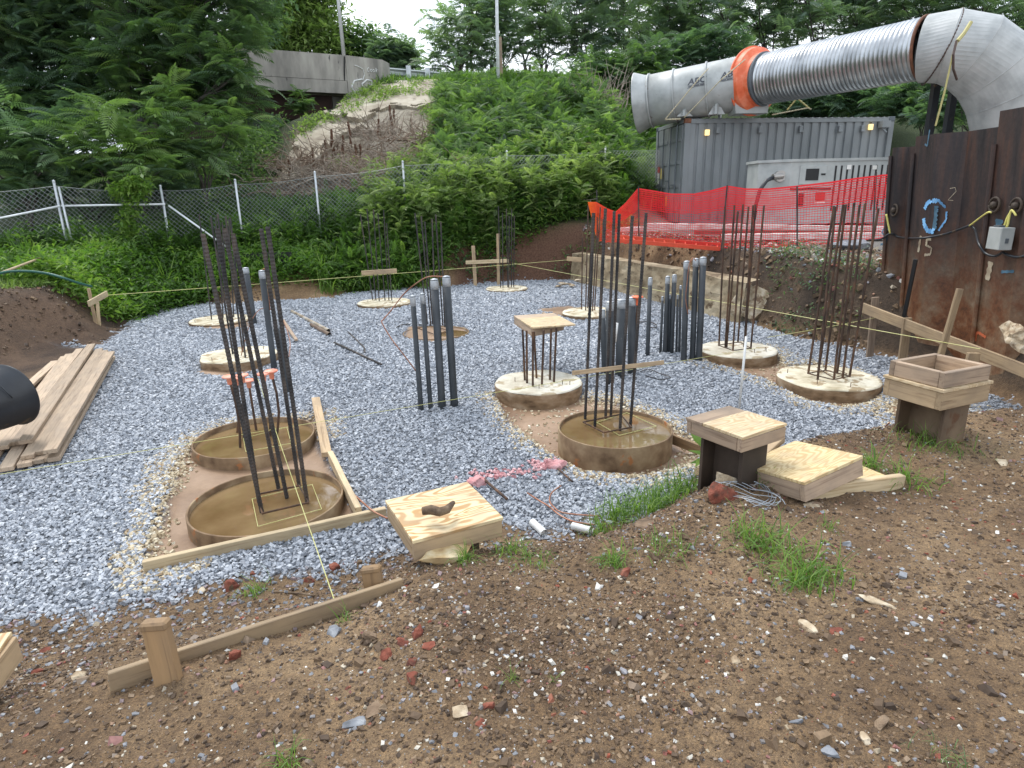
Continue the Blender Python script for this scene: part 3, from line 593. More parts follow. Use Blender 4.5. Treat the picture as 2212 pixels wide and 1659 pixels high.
# white sleeve and orange cap in the centre
p = PD(*c6(1497, 850), P(1341, 812)[1]-1.2); q = PD(*c6(1483, 980), p[1]); M_WHITE = pm('white_plastic', [(.62, .62, .6), (.78, .78, .76)], 6, .4, 0, .05)
MB().tube([p, q], .019, 12).build('white_sleeve', M_WHITE, None, True, label='short white plastic sleeve pushed over a bar in the centre', cat='sleeve')
p = PD(*c6(1640, 680), P(1364, 804)[1]); tcap = thing('capped_bar', 'orange topped short bar right of the thick central conduits', 'rebar', p-[0, 0, .9]); MB().tube([p-[0, 0, .95], p], .012, 6).build('bar', M_RUSTBAR, tcap)
MB().lathe([(.0, .03), (.07, .026), (.075, .012), (.03, .0), (.028, -.08)], 16, p).build('safety_cap', pm('bright_orange_cap', [(.8, .12, .04), (.85, .2, .08)], 6, .5, 0, 0), tcap, True)
# ================================================================ wooden lids, trays and columns
M_COL = pm('muddy_steel_column', [(.07, .045, .028), (.17, .115, .07), (.27, .195, .125)], 2.2, .75, .1, .3, .004, stretch=(1, 1, .7), spots=(5, .6, (.10, .045, .02)), rnd=True)
M_COLD = pm('dark_steel_column', [(.025, .018, .013), (.06, .042, .03), (.11, .075, .05)], 2.2, .75, .1, .3, .004, stretch=(1, 1, .7))
def fitbox(pl, pf, pr, z):
    """three image corners (left, front, right) on plane z -> corner F and unit edge vectors with lengths"""
    L, F_, R_ = P(*pl, z), P(*pf, z), P(*pr, z); return L, F_, R_
def fit3(pl, pf, pr, z, tol=.5):
    """corner heights that make the lid's corner square"""
    best = None; F_ = P(*pf, z)
    for a in np.linspace(-.22, .22, 45):
        for b_ in np.linspace(-.22, .22, 45):
            L, R_ = P(*pl, z+a)-F_, P(*pr, z+b_)-F_; l1, l2 = np.linalg.norm(L), np.linalg.norm(R_); c = (L @ R_)/l1/l2; e = 20*c*c+tol*(math.log(l1/l2))**2+1.5*(a*a+b_*b_)
            if best is None or e < best[0]: best = (e, a, b_)
    return P(*pl, z+best[1]), F_, P(*pr, z+best[2])
def lid(name, label, L, F_, R_, hgt, skin, side, strip=.28, tilt=None, up=(0, 0, 1), strip_m=None, splitdir=0, cat='cover'):
    """box of four boards under plywood; L,F,R are top corners"""
    L, F_, R_ = [Vector([float(q) for q in v]) for v in (L, F_, R_)]
    e1 = L-F_; e2 = R_-F_; w1, w2 = e1.length, e2.length; u1, u2 = e1.normalized(), e2.normalized(); u2 = (u2-u1*u1.dot(u2)*.999).normalized(); up = u2.cross(u1).normalized()
    if up.z < 0: up = -up
    ctr = F_+u1*w1/2+u2*w2/2
    t = thing(name, label, cat, tuple(ctr-up*hgt), 0, 'plywood covers over column ends')
    th = .018; tb = .035
    def sheet(nmn, a0, a1, b0, b1, m, dz=0):
        c = F_+u1*(a0+a1)/2+u2*(b0+b1)/2-up*(th/2-dz)
        along = u2 if splitdir == 0 else u1; wid, ln = ((a1-a0), (b1-b0)) if splitdir == 0 else ((b1-b0), (a1-a0))
        board(nmn, c-along*ln/2, c+along*ln/2, wid, th, m, t, up, bevel=.0015)
    if splitdir == 0:
        s = w1*strip; sheet('plywood_top', 0, w1-s-.004, 0, w2, skin); sheet('plywood_strip', w1-s, w1, 0, w2, strip_m or skin, -.003)
    else:
        s = w2*strip; sheet('plywood_top', s+.004, 0, 0, w1, skin) if False else None
        c0, c1 = s+.004, w2; sheet('plywood_top', 0, w1, c0, c1, skin); sheet('plywood_strip', 0, w1, 0, s, strip_m or skin, -.003)
    h = hgt-th-.003; zc = -up*(th+.003+h/2); i = .004
    for nmn, a, b_ in [('side_board', F_+u1*i+u2*(tb/2+i), None)]: pass
    c = zc
    board('side_board', F_+u2*i+u1*(tb/2+i)+c, R_-u2*i+u1*(tb/2+i)+c, tb, h, side, t, up)
    board('side_board', L+u2*i-u1*(tb/2+i)+c, L+u2*(w2-i)-u1*(tb/2+i)+c, tb, h, side, t, up)
    board('side_board', F_+u1*(tb+i+.001)+u2*(tb/2+i)+c, L-u1*(tb+i+.001)+u2*(tb/2+i)+c, tb, h, side, t, up)
    board('side_board', R_+u1*(tb+i+.001)-u2*(tb/2+i)+c, R_+u1*(w1-tb-i-.001)-u2*(tb/2+i)+c, tb, h, side, t, up)
    return t, ctr, u1, u2, w1, w2
def hcol(name, label, base, z1, rot, bf, d, m, m2=None):
    """steel H column: two flanges and a web"""
    t = thing(name, label, 'column', base, rot); h = z1-base[2]
    for s in (-1, 1): MB().box((0, s*d/2, h/2-.1), (bf, .022, h+.2)).build('flange', m, t, local=True, bevel=.002)
    MB().box((0, 0, h/2-.1), (.016, d-.024, h+.2)).build('web', m2 or m, t, local=True)
    return t
# small lid on pier D
zl = .69
k6 = lambda *q: P(*c6(*q), zl)
lid('wooden_cover', 'small lid carried on seven rusty bars above the pale pier', k6(785, 797), k6(912, 880), k6(1134, 836), .115, W_PLYOLD, W_GREY, .27, strip_m=W_PLANK)
# lid on dirt with the dead branch
L, F_, R_ = fit3(c8(1693, 965), c8(1885, 1250), (1087, 1117), .56)
lid('wooden_cover', 'large plywood cover with bold swirling grain and a dead branch lying on it', L, F_, R_, .115, W_PLY, W_TAN, .26)
p = P(990, 1120, .33); hcol('steel_column', 'column stub buried under the swirling grain lid', (p[0], p[1]+.0, .1), .455, .5, .16, .2, M_COLD)
# lid on dark column
L, F_, R_ = P(*cR3(135, 350), .88), P(*cR3(485, 475), .88), P(*cR3(760, 390), .88)
t, ctr, u1, u2, w1, w2 = lid('wooden_cover', 'raised cover of knotty pine with a grey back board, on the dark column', L, F_, R_, .095, W_PLYOLD, W_GREY, .3, strip_m=W_GREY, splitdir=0)
hcol('steel_column', 'dark H shaped column under the raised lid, weeds inside its flanges', (ctr.x, ctr.y, .0), .78, math.atan2(u2.y, u2.x), .22, .28, M_COLD)
# tray on the tall column
zt = 1.06
L, F_, R_ = P(*c7(1352, 1287), zt), P(*c7(1710, 1372), zt), P(*c7(1925, 1303), zt)
Lv, Fv, Rv = [Vector([float(q) for q in v]) for v in (L, F_, R_)]
u1 = (Lv-Fv).normalized(); u2 = (Rv-Fv).normalized(); u2 = (u2-u1*u1.dot(u2)).normalized(); w1 = (Lv-Fv).length; w2 = (Rv-Fv).length; up = Vector((0, 0, 1)); ctr = Fv+u1*w1/2+u2*w2/2
t = thing('wooden_tray', 'open topped double layer wooden tray on the tall muddy column', 'tray', tuple(ctr-up*.26))
for lay, (z0, hh, ww, g) in enumerate([(0, .10, W_GREY, 0), (-.125, .115, W_TAN, .012)]):
    zc = up*(z0-hh/2); tb = .038
    board('side_board', Fv+u1*(tb/2)-u1*g-u2*g+zc, Fv+u2*(w2+g)+u1*(tb/2-g)+zc, tb, hh, ww, t)
    board('side_board', Lv-u1*(tb/2-g)-u2*g+zc, Lv+u2*(w2+g)-u1*(tb/2-g)+zc, tb, hh, ww, t)
    board('side_board', Fv+u1*(tb+.001-g)+u2*(tb/2-g)+zc, Lv-u1*(tb+.001-g)+u2*(tb/2-g)+zc, tb, hh, ww, t)
    board('side_board', Fv+u2*(w2-tb/2+g)+u1*(tb+.001-g)+zc, Lv+u2*(w2-tb/2+g)-u1*(tb+.001-g)+zc, tb, hh, ww, t)
c = Fv+u2*w2/2-up*.112; board('plywood_floor', c-u1*.02, c+u1*(w1+.02), w2+.04, .018, W_PLYOLD, t, bevel=.001)
hcol('steel_column', 'tall muddy H shaped column holding up the open wooden tray', (ctr.x, ctr.y, 0), zt-.245, math.atan2(u2.y, u2.x), .24, .30, M_COL)
# loose lid leaning on timber, lower right
L, F_, R_ = fit3(cR3(460, 636), cR3(862, 752), cR3(1225, 588), .66)
lid('wooden_cover', 'loose yellow plywood lid lying askew on scrap timber at the bank edge', L, F_, R_, .12, W_PLY2, W_GREY, .015)
gp = lambda x, y, dz=0: G(x, y)+[0, 0, dz]
board('timber', gp(*cR3(885, 850), .03), gp(*cR3(1455, 778), .035), .045, .085, W_PALE, label='clean pale two by four lying in front of the loose yellow lid', cat='timber', up=(0, 0, 1))
board('timber', gp(*cR3(205, 725), .05), gp(*cR3(480, 680), .05), .06, .06, W_TAN, label='pale timber end poking out left of the loose yellow lid', cat='timber')
board('timber', P(*cR3(700, 480), .62), P(*cR3(520, 640), .60), .09, .04, W_TAN, label='timber leaning between the raised lid and the loose lid', cat='timber')
board('plywood_scrap', gp(*cR3(1010, 780), .03), gp(*cR3(1290, 715), .03), .22, .015, W_PLY2, label='thin plywood offcut half under the right of the loose lid', cat='plywood')
board('form_board', P(*cR3(1080, 560), .05), P(*cR3(1270, 520), .05), .04, .12, W_MUD, label='brown board on edge at the gravel beyond the loose lid', cat='board')
# lid corner at far left
lid('wooden_cover', 'corner of a plywood lid entering the picture at the left edge', P(-250, 1545, .52), P(-80, 1512, .52), P(37, 1362, .52), .13, W_PLY, W_TAN, .02)
# ================================================================ form boards round the first piers
board('form_board', P(310, 1226, .03), P(834, 1108, .035), .04, .09, W_PALE, label='long pale form board along the front of the two water filled casings', cat='board')
board('form_board', P(775, 1108, .05), P(714, 985, .08), .045, .09, W_PALE, label='pale form board running back from the front board, beside the biggest casing', cat='board')
board('form_board', P(706, 982, .06), P(682, 862, .06), .085, .045, W_TAN, label='knotty form board laid flat at the far end of the side boards', cat='board')
board('form_board', P(1444, 945, .04), P(1512, 972, .04), .03, .09, W_MUD, label='muddy board on edge right of the muddy crossed casing', cat='board')
# ================================================================ stack of planks
c2 = lambda x, y: (.21875*x, 777.7+.21875*y)
PL = []
planks = [  # far end px (cA), near end px (c2), layer, width
    (cA(480, 1190), c2(-420, 900), 0, .105), (cA(560, 1150), c2(-150, 1060), 0, .105), (cA(660, 1120), c2(60, 1080), 0, .105), (cA(745, 1090), c2(240, 1040), 0, .105), (cA(830, 1100), c2(360, 1010), 0, .105),
    (cA(900, 1110), c2(450, 990), 0, .095), (cA(965, 1150), c2(530, 985), 0, .095), (cA(600, 1130), c2(-60, 860), 1, .095), (cA(690, 1085), c2(20, 870), 1, .095), (cA(780, 1060), c2(130, 830), 1, .105), (cA(790, 1045), c2(250, 810), 2, .105),
    (cA(860, 1085), c2(270, 960), 1, .095), (cA(900, 1100), c2(370, 925), 1, .105), (cA(955, 1110), c2(495, 905), 2, .105)]
for i, (a, bb, ly, wd) in enumerate(planks):
    z = .05+.042*ly
    p0, p1 = P(*a, z), P(*bb, z)
    zz = lambda p: max(z, float(height(p[0], p[1]))+.02+.042*ly) if p is p0 else z
    p0 = P(*a, zz(p0)); board('plank', p0, p1, wd, .038, W_PLANK, label=['bottom layer', 'middle layer', 'topmost'][ly]+' weathered plank, '+['outermost left by the bucket', 'second from the bucket side', 'third from the bucket side', 'fourth from the bucket side', 'fifth from the bucket side', 'sixth from the bucket side, narrow', 'outermost right beside the gravel', 'narrow and nearest the bucket', 'second from the bucket', 'broad and left of centre', 'in the centre of the stack', 'narrow with dark marks near the gravel side', 'broad, just left of the right edge', 'along the right side of the stack'][i], cat='plank', group='old planks stacked at the left of the pit', bow=random.uniform(-.004, .008))
# ================================================================ bucket
M_BLK = pm('black_plastic', [(.012, .014, .018), (.025, .028, .034)], 3, .38, 0, .1, .002, spots=(5, .63, (.09, .06, .035)))
bt = thing('bucket', 'big black plastic bucket lying on its side by the planks', 'bucket', P(0, 900, .02))
ax0 = np.array(P(-75, 905, .42)); ax1 = np.array(P(28, 850, .36)); ax1 = PD(25, 853, ax0[1]+.35); ax0 = PD(-95, 900, ax1[1]-.5)
dv = Vector((ax1-ax0).tolist()).normalized(); Mq = dv.to_track_quat('Z', 'Y').to_matrix().to_4x4(); Mq.translation = Vector(ax0.tolist()); Ln = float(np.linalg.norm(ax1-ax0))
mb = MB().lathe([(0, 0), (.19, 0), (.20, .02), (.245, Ln*.55), (.25, Ln*.56), (.27, Ln*.97), (.29, Ln*.975), (.29, Ln), (.275, Ln), (.262, Ln*.96), (.235, Ln*.5), (.185, .03), (0, .025)], 40)
mb.v = [tuple(Mq @ Vector(v)) for v in mb.v]; mb.build('body', M_BLK, bt, True)
mb = MB().tube([tuple(Mq @ Vector((.29*math.cos(a), .29*math.sin(a)+0, Ln-.03-.22*math.sin(a-.9)))) for a in np.linspace(.9, 2.9, 14)], .006, 6); mb.build('handle', M_BLK, bt, True)
# ================================================================ stakes and batter boards
def stake(base, top, w, t_, label, m=W_TAN, Y=None, grp=None, zb=None, dy=0, head=False):
    p = np.array(G(*base)) if zb is None else P(*base, zb); q = PD(*top, p[1]+dy); d = (q-p)/np.linalg.norm(q-p)
    return board('stake', p-d*.15, q, w, t_, m, up=(0, -1, 0), label=label, cat='stake', group=grp)
# front batter board
pA = G(250, 1492)+[0, 0, .03]; pB = P(870, 1268, .38)
pA = P(236, 1478, .49); pB = P(868, 1269, .41)
board('batter_board', pA, pB, .026, .10, W_TAN, label='long board on edge nailed to two battered stakes in the front soil', cat='board')
q0 = P(372, 1500, .43); q1 = PD(337, 1352, q0[1]+.02)
st = thing('stake', 'thick muddy stake with a mushroomed top, front left', 'stake', q0)
board('shaft', q0-(q1-q0)*.3, q1, .088, .04, W_MUD, st, (0, -1, 0))
dvec = (q1-q0)/np.linalg.norm(q1-q0); board('split_head', q1-dvec*.012, q1+dvec*.022, .098, .05, W_MUD, st, (0, -1, 0), bevel=.008)
q0 = P(812, 1288, .38); q1 = PD(802, 1232, q0[1]+.02); st = thing('stake', 'short splintered stake below the branch topped lid', 'stake', q0)
board('shaft', q0-(q1-q0)*.5, q1, .085, .04, W_MUD, st, (0, -1, 0)); dvec = (q1-q0)/np.linalg.norm(q1-q0); board('split_head', q1-dvec*.01, q1+dvec*.02, .092, .048, W_MUD, st, (0, -1, 0), bevel=.008)
# left batter board
z0 = .1
stake(cA(838, 905), cA(765, 555), .05, .03, 'taller leaning stake of the left batter board', W_TAN, zb=.08)
stake(cA(862, 915), cA(840, 675), .05, .03, 'shorter pale stake of the left batter board', W_PALE, zb=.05)
Yl = P(*cA(850, 905), .08)[1]
board('batter_board', PD(*cA(765, 690), Yl-.35), PD(*cA(925, 600), Yl+.45), .03, .10, W_PALE, label='short pale board nailed to the pair of stakes at the left of the pit', cat='board')
# back batter board
Yb = 16.4
for bx, by, tx, ty, lb in [(1027, 612, 1022, 531, 'left stake of the cross shaped batter board at the back'), (1077, 600, 1076, 505, 'taller right stake of the cross shaped batter board at the back')]:
    p = PD(bx, by, Yb); q = PD(tx, ty, Yb); board('stake', p-[0, 0, .2], q, .09, .04, W_TAN, up=(0, -1, 0), label=lb, cat='stake')
board('batter_board', PD(1006, 567, Yb-.08), PD(1098, 563, Yb-.08), .03, .09, W_PALE, label='horizontal board of the cross shaped batter board at the back', cat='board')
# right batter board
tp = lambda q: c7(*q)
p0 = PD(*c7(1165, 945), 8.3); p1 = PD(*c7(2330, 1400), 5.7)
board('batter_board', p0, p1, .035, .125, W_TAN, label='long sloping board nailed to stakes in front of the rusty sheet wall', cat='board')
for bq, tq, Yq, w, lb, mm in [((1215, 1300), (1255, 882), 8.25, .085, 'weathered stake at the far end of the sloping right board', W_GREY), ((1425, 1330), (1462, 1015), 7.5, .10, 'orange toned stake second from the far end of the sloping right board', W_TAN),
                          ((1650, 1340), (1800, 828), 6.55, .06, 'thin stake leaning right, crossing the sloping right board', W_TAN), ((1795, 1640), (1890, 1240), 6.2, .12, 'wide stake with a red painted foot below the sloping right board', W_TAN)]:
    p = PD(*c7(*bq), Yq); q = PD(*c7(*tq), Yq); o = board('stake', p, q, w, .04, mm, up=(0, -1, 0), label=lb, cat='stake')
M_REDP = flat('red_paint', (.35, .02, .02)); p = PD(*c7(1800, 1625), 6.17); q = PD(*c7(1808, 1575), 6.17); board('red_foot', p, q, .125, .004, M_REDP, o, up=(0, -1, 0))
# bulkhead board at the back right
board('form_board', PD(*c6(1155, 405), 16.6), PD(*c6(1258, 415), 16.4), .04, .11, W_TAN, label='weathered board end sticking out above the earth wall corner', cat='board')
# white rod on the raised lid
p = PD(1596.5, 884, 5.6); q = PD(1612, 727, 5.6); MB().tube([p, q], .011, 10).build('white_rod', M_WHITE, None, True, label='thin white plastic rod standing behind the raised lid', cat='rod')
# white stick and green hose at left
MB().tube([PD(-60, 618, 10), PD(*cA(0, 425), 10.3), PD(*cA(360, 290), 11.4)], .02, 8).build('pale_stick', W_PALE, None, True, label='straight pale stick leaning into the weeds above the green hose', cat='stick')
M_HOSE = flat('green_hose', (.02, .10, .075), .4)
wire('garden_hose', [PD(*cA(*q), y) for q, y in [((-80, 450), 9.6), ((60, 412), 10), ((250, 408), 10.2), ((420, 430), 10.3), ((560, 470), 10.3), ((680, 510), 10.5), ((790, 540), 10.8)]], .022, M_HOSE, 'green hose snaking across the left earth bank', 'hose')
# ================================================================ strings
def string(a, b_, label, sag=.01):
    a, b_ = np.array(a), np.array(b_); pts = [a+(b_-a)*i/12-[0, 0, sag*4*(i/12)*(1-i/12)] for i in range(13)]
    MB().tube(pts, .0009+.00027*(a[1]+b_[1])/2, 4).build('mason_line', M_STRING, None, False, label=label, cat='string', group='yellow mason lines over the pit')
string(PD(*cA(925, 615), Yl+.3), PD(1232, 561, 16.6), 'yellow line from the left batter board to the back right corner')
string(PD(-40, 1031, 4.7), PD(1640, 751, 8.2), 'long yellow line crossing the pit in front of the four conduits')
string(PD(540, 768, 9), P(723, 1298, .45), 'yellow line dropping across the biggest casing to the front batter board')
string(PD(1105, 568, 16.2), PD(*c7(1930, 1215), 6.2), 'yellow line from the back cross board to the sloping right board')
string(PD(*c7(560, 1140), 8.4), PD(*c7(1285, 1008), 8.2), 'short yellow line to the far stake of the sloping right board')
# ================================================================ small site litter on the gravel
M_TUBE = pm('dull_pipe', [(.16, .11, .07), (.34, .28, .21), (.5, .47, .42)], 4, .5, .2, .2, .002)
def pipe(name, a, b_, r, m, label, hollow=True, cat='pipe', z=.03):
    a, b_ = np.array(P(*a, z)), np.array(P(*b_, z)); d = (b_-a)/np.linalg.norm(b_-a)
    mb = MB().tube([a, b_], r, 16, cap=not hollow)
    if hollow: mb.tube([a+d*.002, b_-d*.002], r*.82, 16, cap=False).tube([a+d*.15, a+d*.152], r*.8, 16)
    return mb.build(name, m, None, True, label=label, cat=cat)
pipe('loose_pipe', c5(912, 770), c5(1165, 903), .032, M_TUBE, 'pale pipe lying on the gravel in the middle left')
pipe('loose_pipe', c5(1045, 862), c5(1172, 930), .034, pm('brown_pipe', [(.09, .055, .04), (.2, .14, .1)], 5, .5), 'short brown pipe lying against the pale pipe')
pipe('loose_bar', c5(1205, 985), c5(1530, 1137), .016, M_DARKBAR, 'straight loose bar on the gravel right of the pipes', False, 'rebar')
wire('loose_bar', [P(*c5(*q), .02) for q in [(1300, 912), (1380, 990), (1410, 1020), (1415, 1060)]], .012, M_DARKBAR, 'hooked loose bar on the gravel beyond the straight one', 'rebar')
board('timber', P(*c5(850, 830), .03), P(*c5(942, 968), .03), .05, .03, W_GREY, label='grey stick lying right of the leaning bars', cat='timber')
wire('copper_wire', [P(*cC(*q), .02+h) for q, h in [((620, 1225), .02), ((720, 1290), .03), ((820, 1350), .03), ((920, 1430), .02), ((1050, 1490), .02), ((1250, 1520), 0)]], .006, M_COPPER, 'reddish wire curving over the gravel above the white pipe ends', 'wire')
wire('copper_wire', [P(*cC(*q), .02+h) for q, h in [((930, 1160), .05), ((850, 1220), .08), ((825, 1290), .06), ((860, 1350), .04), ((960, 1410), .02), ((1290, 1440), .0)]], .006, M_COPPER, 'second reddish wire looping back across the first', 'wire')
wire('copper_wire', [P(*c8(*q), .09) for q in [(1480, 930), (1540, 985), (1620, 1050), (1710, 1095)]], .007, M_COPPER, 'reddish wire between the side form board and the swirling grain lid', 'wire')
wire('copper_wire', [P(*cR3(*q), h) for q, h in [((1270, 570), .1), ((1300, 490), .12), ((1340, 430), .15), ((1385, 385), .25)]], .007, M_COPPER, 'brown wire rising beside the foot of the tall muddy column', 'wire')
wire('bare_wire', [P(*c6(*q), .03) for q in [(1660, 1185), (1720, 1170), (1800, 1200), (1870, 1225), (1800, 1240), (1700, 1215)]], .005, M_DARKBAR, 'thin dark wire coil on the gravel right of the cross board', 'wire')
wire('bare_wire', [P(*c5(*q), .03) for q in [(1635, 880), (1680, 860), (1780, 858), (1850, 870)]], .008, M_DARKBAR, 'dark wire lying left of the flush brown hole', 'wire')
wire('bare_wire', [P(*c6(*q), .05) for q in [(1640, 845), (1700, 840), (1760, 855), (1770, 880), (1700, 880)]], .008, M_DARKBAR, 'black cable curl behind the lone conduit', 'wire')
M_PINK = pm('pink_painted_concrete', [(.42, .16, .16), (.6, .29, .29), (.7, .42, .42)], 10, .8, 0, .5, .01)
for (x, y, w, d, h, s, lb) in [(1032, 1042, .2, .1, .12, 3, 'pink painted lump of concrete behind the swirling grain lid'), (1196, 1008, .13, .08, .08, 5, 'small pink painted lump on the gravel with a wire beside it')]:
    rock('pink_block', P(x, y, .02), (w, d, h), M_PINK, s, label=lb, cat='concrete', rough=.6)
x, y = P(1075, 1024)[:2]; n = 150; px_ = np.concatenate([rng.normal(0, .13, n//2)+P(1075, 1026)[0], rng.normal(0, .07, n//2)+P(1175, 1005)[0]]); py_ = np.concatenate([rng.normal(0, .04, n//2)+P(1075, 1026)[1], rng.normal(0, .06, n//2)+P(1175, 1005)[1]])
emit('pink_stone', stones(np.stack([px_, py_, height(px_, py_)+.018], -1), rng.uniform(.02, .04, n), .4), attr_mat('pink_sprayed_stone', [(0, (.4, .16, .17)), (1, (.66, .42, .42))]), kind='stuff', label='gravel sprayed pink around the painted lumps', cat='gravel')
pipe('loose_bar', (1046, 1036), (1095, 1078), .011, M_RUSTBAR, 'rusty bar sticking out of the pink lump', False, 'rebar', .04)
pipe('loose_bar', (1205, 1012), (1236, 1040), .008, M_RUSTBAR, 'thin bar on the gravel beside the small pink lump', False, 'rebar', .03)
for a, bb, lb in [((1150, 1128), (1176, 1152), 'white pipe end poking from the soil near the centre'), ((1236, 1136), (1275, 1146), 'second white pipe end, half buried nearer the grass')]:
    pipe('pipe_end', a, bb, .026, M_WHITE, lb, z=.035)
# branch on the lid
bz = .605; pts = [P(*c8(*q), bz+.03) for q in [(1950, 1045), (2010, 1035), (2070, 1050), (2120, 1035), (2165, 985)]]
M_BARK = pm('dead_bark', [(.05, .03, .018), (.13, .085, .05), (.22, .16, .10)], 18, .85, 0, .6, .006)
MB().tube(pts, [.02, .026, .024, .022, .012], 9).build('dead_branch', M_BARK, None, True, label='curved piece of dead branch on the swirling grain lid', cat='branch')
# stones and bricks that stand out
M_BRICK = pm('red_brick', [(.07, .028, .018), (.2, .055, .032), (.28, .11, .07)], 16, .95, 0, .9, .01, rnd=True, spots=(14, .56, (.12, .075, .045)), bscale=50)
M_YEL = pm('yellow_sandstone', [(.28, .16, .07), (.48, .35, .18), (.62, .52, .34)], 12, .9, 0, .4, .006, rnd=True)
M_BUFF = pm('buff_stone', [(.26, .18, .11), (.42, .33, .22), (.58, .5, .38)], 14, .9, 0, .8, .008, rnd=True, spots=(9, .58, (.2, .13, .08)), bscale=50)
M_SLATE = pm('slate_stone', [(.1, .105, .115), (.19, .2, .22), (.32, .33, .34)], 12, .8, 0, .4, .006, stretch=(1, 1, 3), rnd=True)
M_DKST = pm('brown_stone', [(.09, .06, .038), (.18, .12, .075), (.26, .185, .12)], 14, .95, 0, .9, .01, rnd=True, bscale=50)
def st(px, py, w, h, m, name, label, seed, elong=1., flatz=.65, rot=0):
    g = G(px, py); dep = (g-[0, 0, CH]) @ cF; s = w*dep/FX*.84
    rock(name, (g[0], g[1], g[2]+s*flatz*.1), (s, s*elong, s*flatz), m, seed, rot=rot, label=label, cat='brick' if 'brick' in name else 'stone')
for i, (x, y, w, m, n_, lb, el, fz) in enumerate([
    (1002, 1192, 0, 0, '', '', 0, 0),
    (905, 1368, 40, M_BRICK, 'brick_chunk', 'largest red brick chunk at the top of the loose cluster', .8, .8), (868, 1388, 42, M_BRICK, 'brick_chunk', 'flat red brick piece left of the largest chunk in the cluster', .6, .5), (928, 1398, 36, M_BRICK, 'brick_chunk', 'red brick piece lower right in the cluster', .7, .6),
    (832, 1418, 38, M_BRICK, 'brick_chunk', 'red brick piece at the far left of the cluster', .7, .7), (889, 1432, 32, M_BRICK, 'brick_chunk', 'small red brick piece in the middle of the cluster', .8, .7), (892, 1468, 42, M_BRICK, 'brick_chunk', 'dark red brick chunk lowest in the cluster', .6, .8),
    (1055, 1530, 34, M_BRICK, 'brick_chunk', 'upper of two orange brick bits right of the white rock', .9, .6), (1040, 1562, 34, M_BRICK, 'brick_chunk', 'lower of two orange brick bits right of the white rock', .8, .6),
    (992, 1540, 50, M_BUFF, 'rock', 'large off white rock in the foreground below the brick cluster', .8, .7), (768, 1565, 64, M_SLATE, 'rock', 'flat grey slab stone at lower centre left', .5, .35), (720, 1368, 50, M_SLATE, 'rock', 'layered grey slate lump beside the long front board', .6, .5),
    (800, 1378, 46, M_DKST, 'rock', 'dark brown rock left of the red brick cluster', .6, .6), (815, 1525, 80, M_DKST, 'rock', 'flat earthy lump set in the foreground soil above the grey slab', .8, .16), (175, 1462, 46, M_BUFF, 'rock', 'pale jagged rock in the left foreground', .7, .6),
    (436, 1278, 26, M_BUFF, 'rock', 'pale cube shaped stone at the gravel edge left', .9, .8), (497, 1272, 34, M_BRICK, 'brick_chunk', 'orange brown brick chunk left of the little grass tuft', .9, .9), (668, 1255, 32, M_BRICK, 'brick_chunk', 'dark red brick chunk on the grey stone, left of the pair', .9, .8),
    (723, 1230, 34, M_BRICK, 'brick_chunk', 'dark red brick chunk nearest the branch topped lid', .9, .8), (545, 1190+50, 18, M_BRICK, 'brick_chunk', 'small red brick bit beside the long form board', .9, .8), (505, 1425, 40, M_BRICK, 'brick_chunk', 'orange brick shard against the long front board', .4, 1.0),
    (97, 1405, 38, M_BRICK, 'brick_chunk', 'maroon brick slab near the left edge', .7, .35), (78, 1452, 30, M_BRICK, 'brick_chunk', 'red brick bit under the left edge lid', .8, .5), (1348, 1242, 40, M_BRICK, 'brick_chunk', 'orange brick stub half buried right of the middle grass', .6, .9),
    (1760, 1092, 52, M_BUFF, 'rock', 'flat tan stone below the pale two by four', .6, .25), (2275-108, 1000, 46, M_BUFF, 'rock', 'flat cream stone at the right on the soil', .5, .3), (1900, 1303, 78, M_BUFF, 'rock', 'long tan slab stone at the right foreground', .4, .2),
    (1808, 1362, 40, M_BRICK, 'brick_chunk', 'flat red brick piece at lower right', .6, .25), (1752, 1362, 56, M_BUFF, 'rock', 'cream stone beside the flat red brick at lower right', .6, .35), (1720, 1562, 46, M_SLATE, 'rock', 'long blue grey splinter stone at lower right', .35, .5),
    (1868, 1598, 50, M_BUFF, 'rock', 'cream stone at the bottom right', .5, .5), (1796, 1630, 38, M_SLATE, 'rock', 'square grey stone at the bottom right edge', .8, .5), (1905, 1560, 46, M_DKST, 'rock', 'brown tan rock above the bottom cream stone', .7, .6),
    (1590, 1430, 26, M_BUFF, 'rock', 'small tan pebble rock in the right middle of the soil', .8, .6), (656, 1335, 40, M_BUFF, 'rock', 'torn pale scrap beside the yellow line end', .6, .25), (1400, 1135, 80, M_DKST, 'rock', 'flat sandy boulder sunk in the bank by the grass', .8, .2)]):
    if i: st(x, y, w, 0, m, n_, lb, i+20, el, fz, rot=i*1.3)
g = G(966, 1212); rock('rock', (g[0], g[1], g[2]+.035), (.25, .11, .11), M_YEL, 77, rot=.35, label='yellow sandstone block wedged under the branch topped lid', cat='stone')
g = G(*cR3(345, 850)); rock('brick_chunk', (g[0], g[1], g[2]+.035), (.17, .11, .11), M_BRICK, 79, rot=-.1, label='big broken red brick wrapped with wire beside the loose lid', cat='brick')
M_WIRE = flat('galvanised_wire', (.32, .34, .36), .4, .6)
ct = thing('wire_tangle', 'tangle of galvanised tie wire lying beside the wrapped brick', 'wire', g)
for k in range(9):
    a0 = rng.uniform(0, 6.28); pts = [g+np.array([.16+.30*math.cos(a0+s*.9+k*.2)*(.5+.1*k/3)*.7, -.02+.13*math.sin(a0+s*1.1)+.02*k/9, .02+.025*abs(math.sin(s*2+k))]) for s in np.linspace(0, 3.4, 22)]
    MB().tube(pts, .0022, 4).build('strand', M_WIRE, ct)
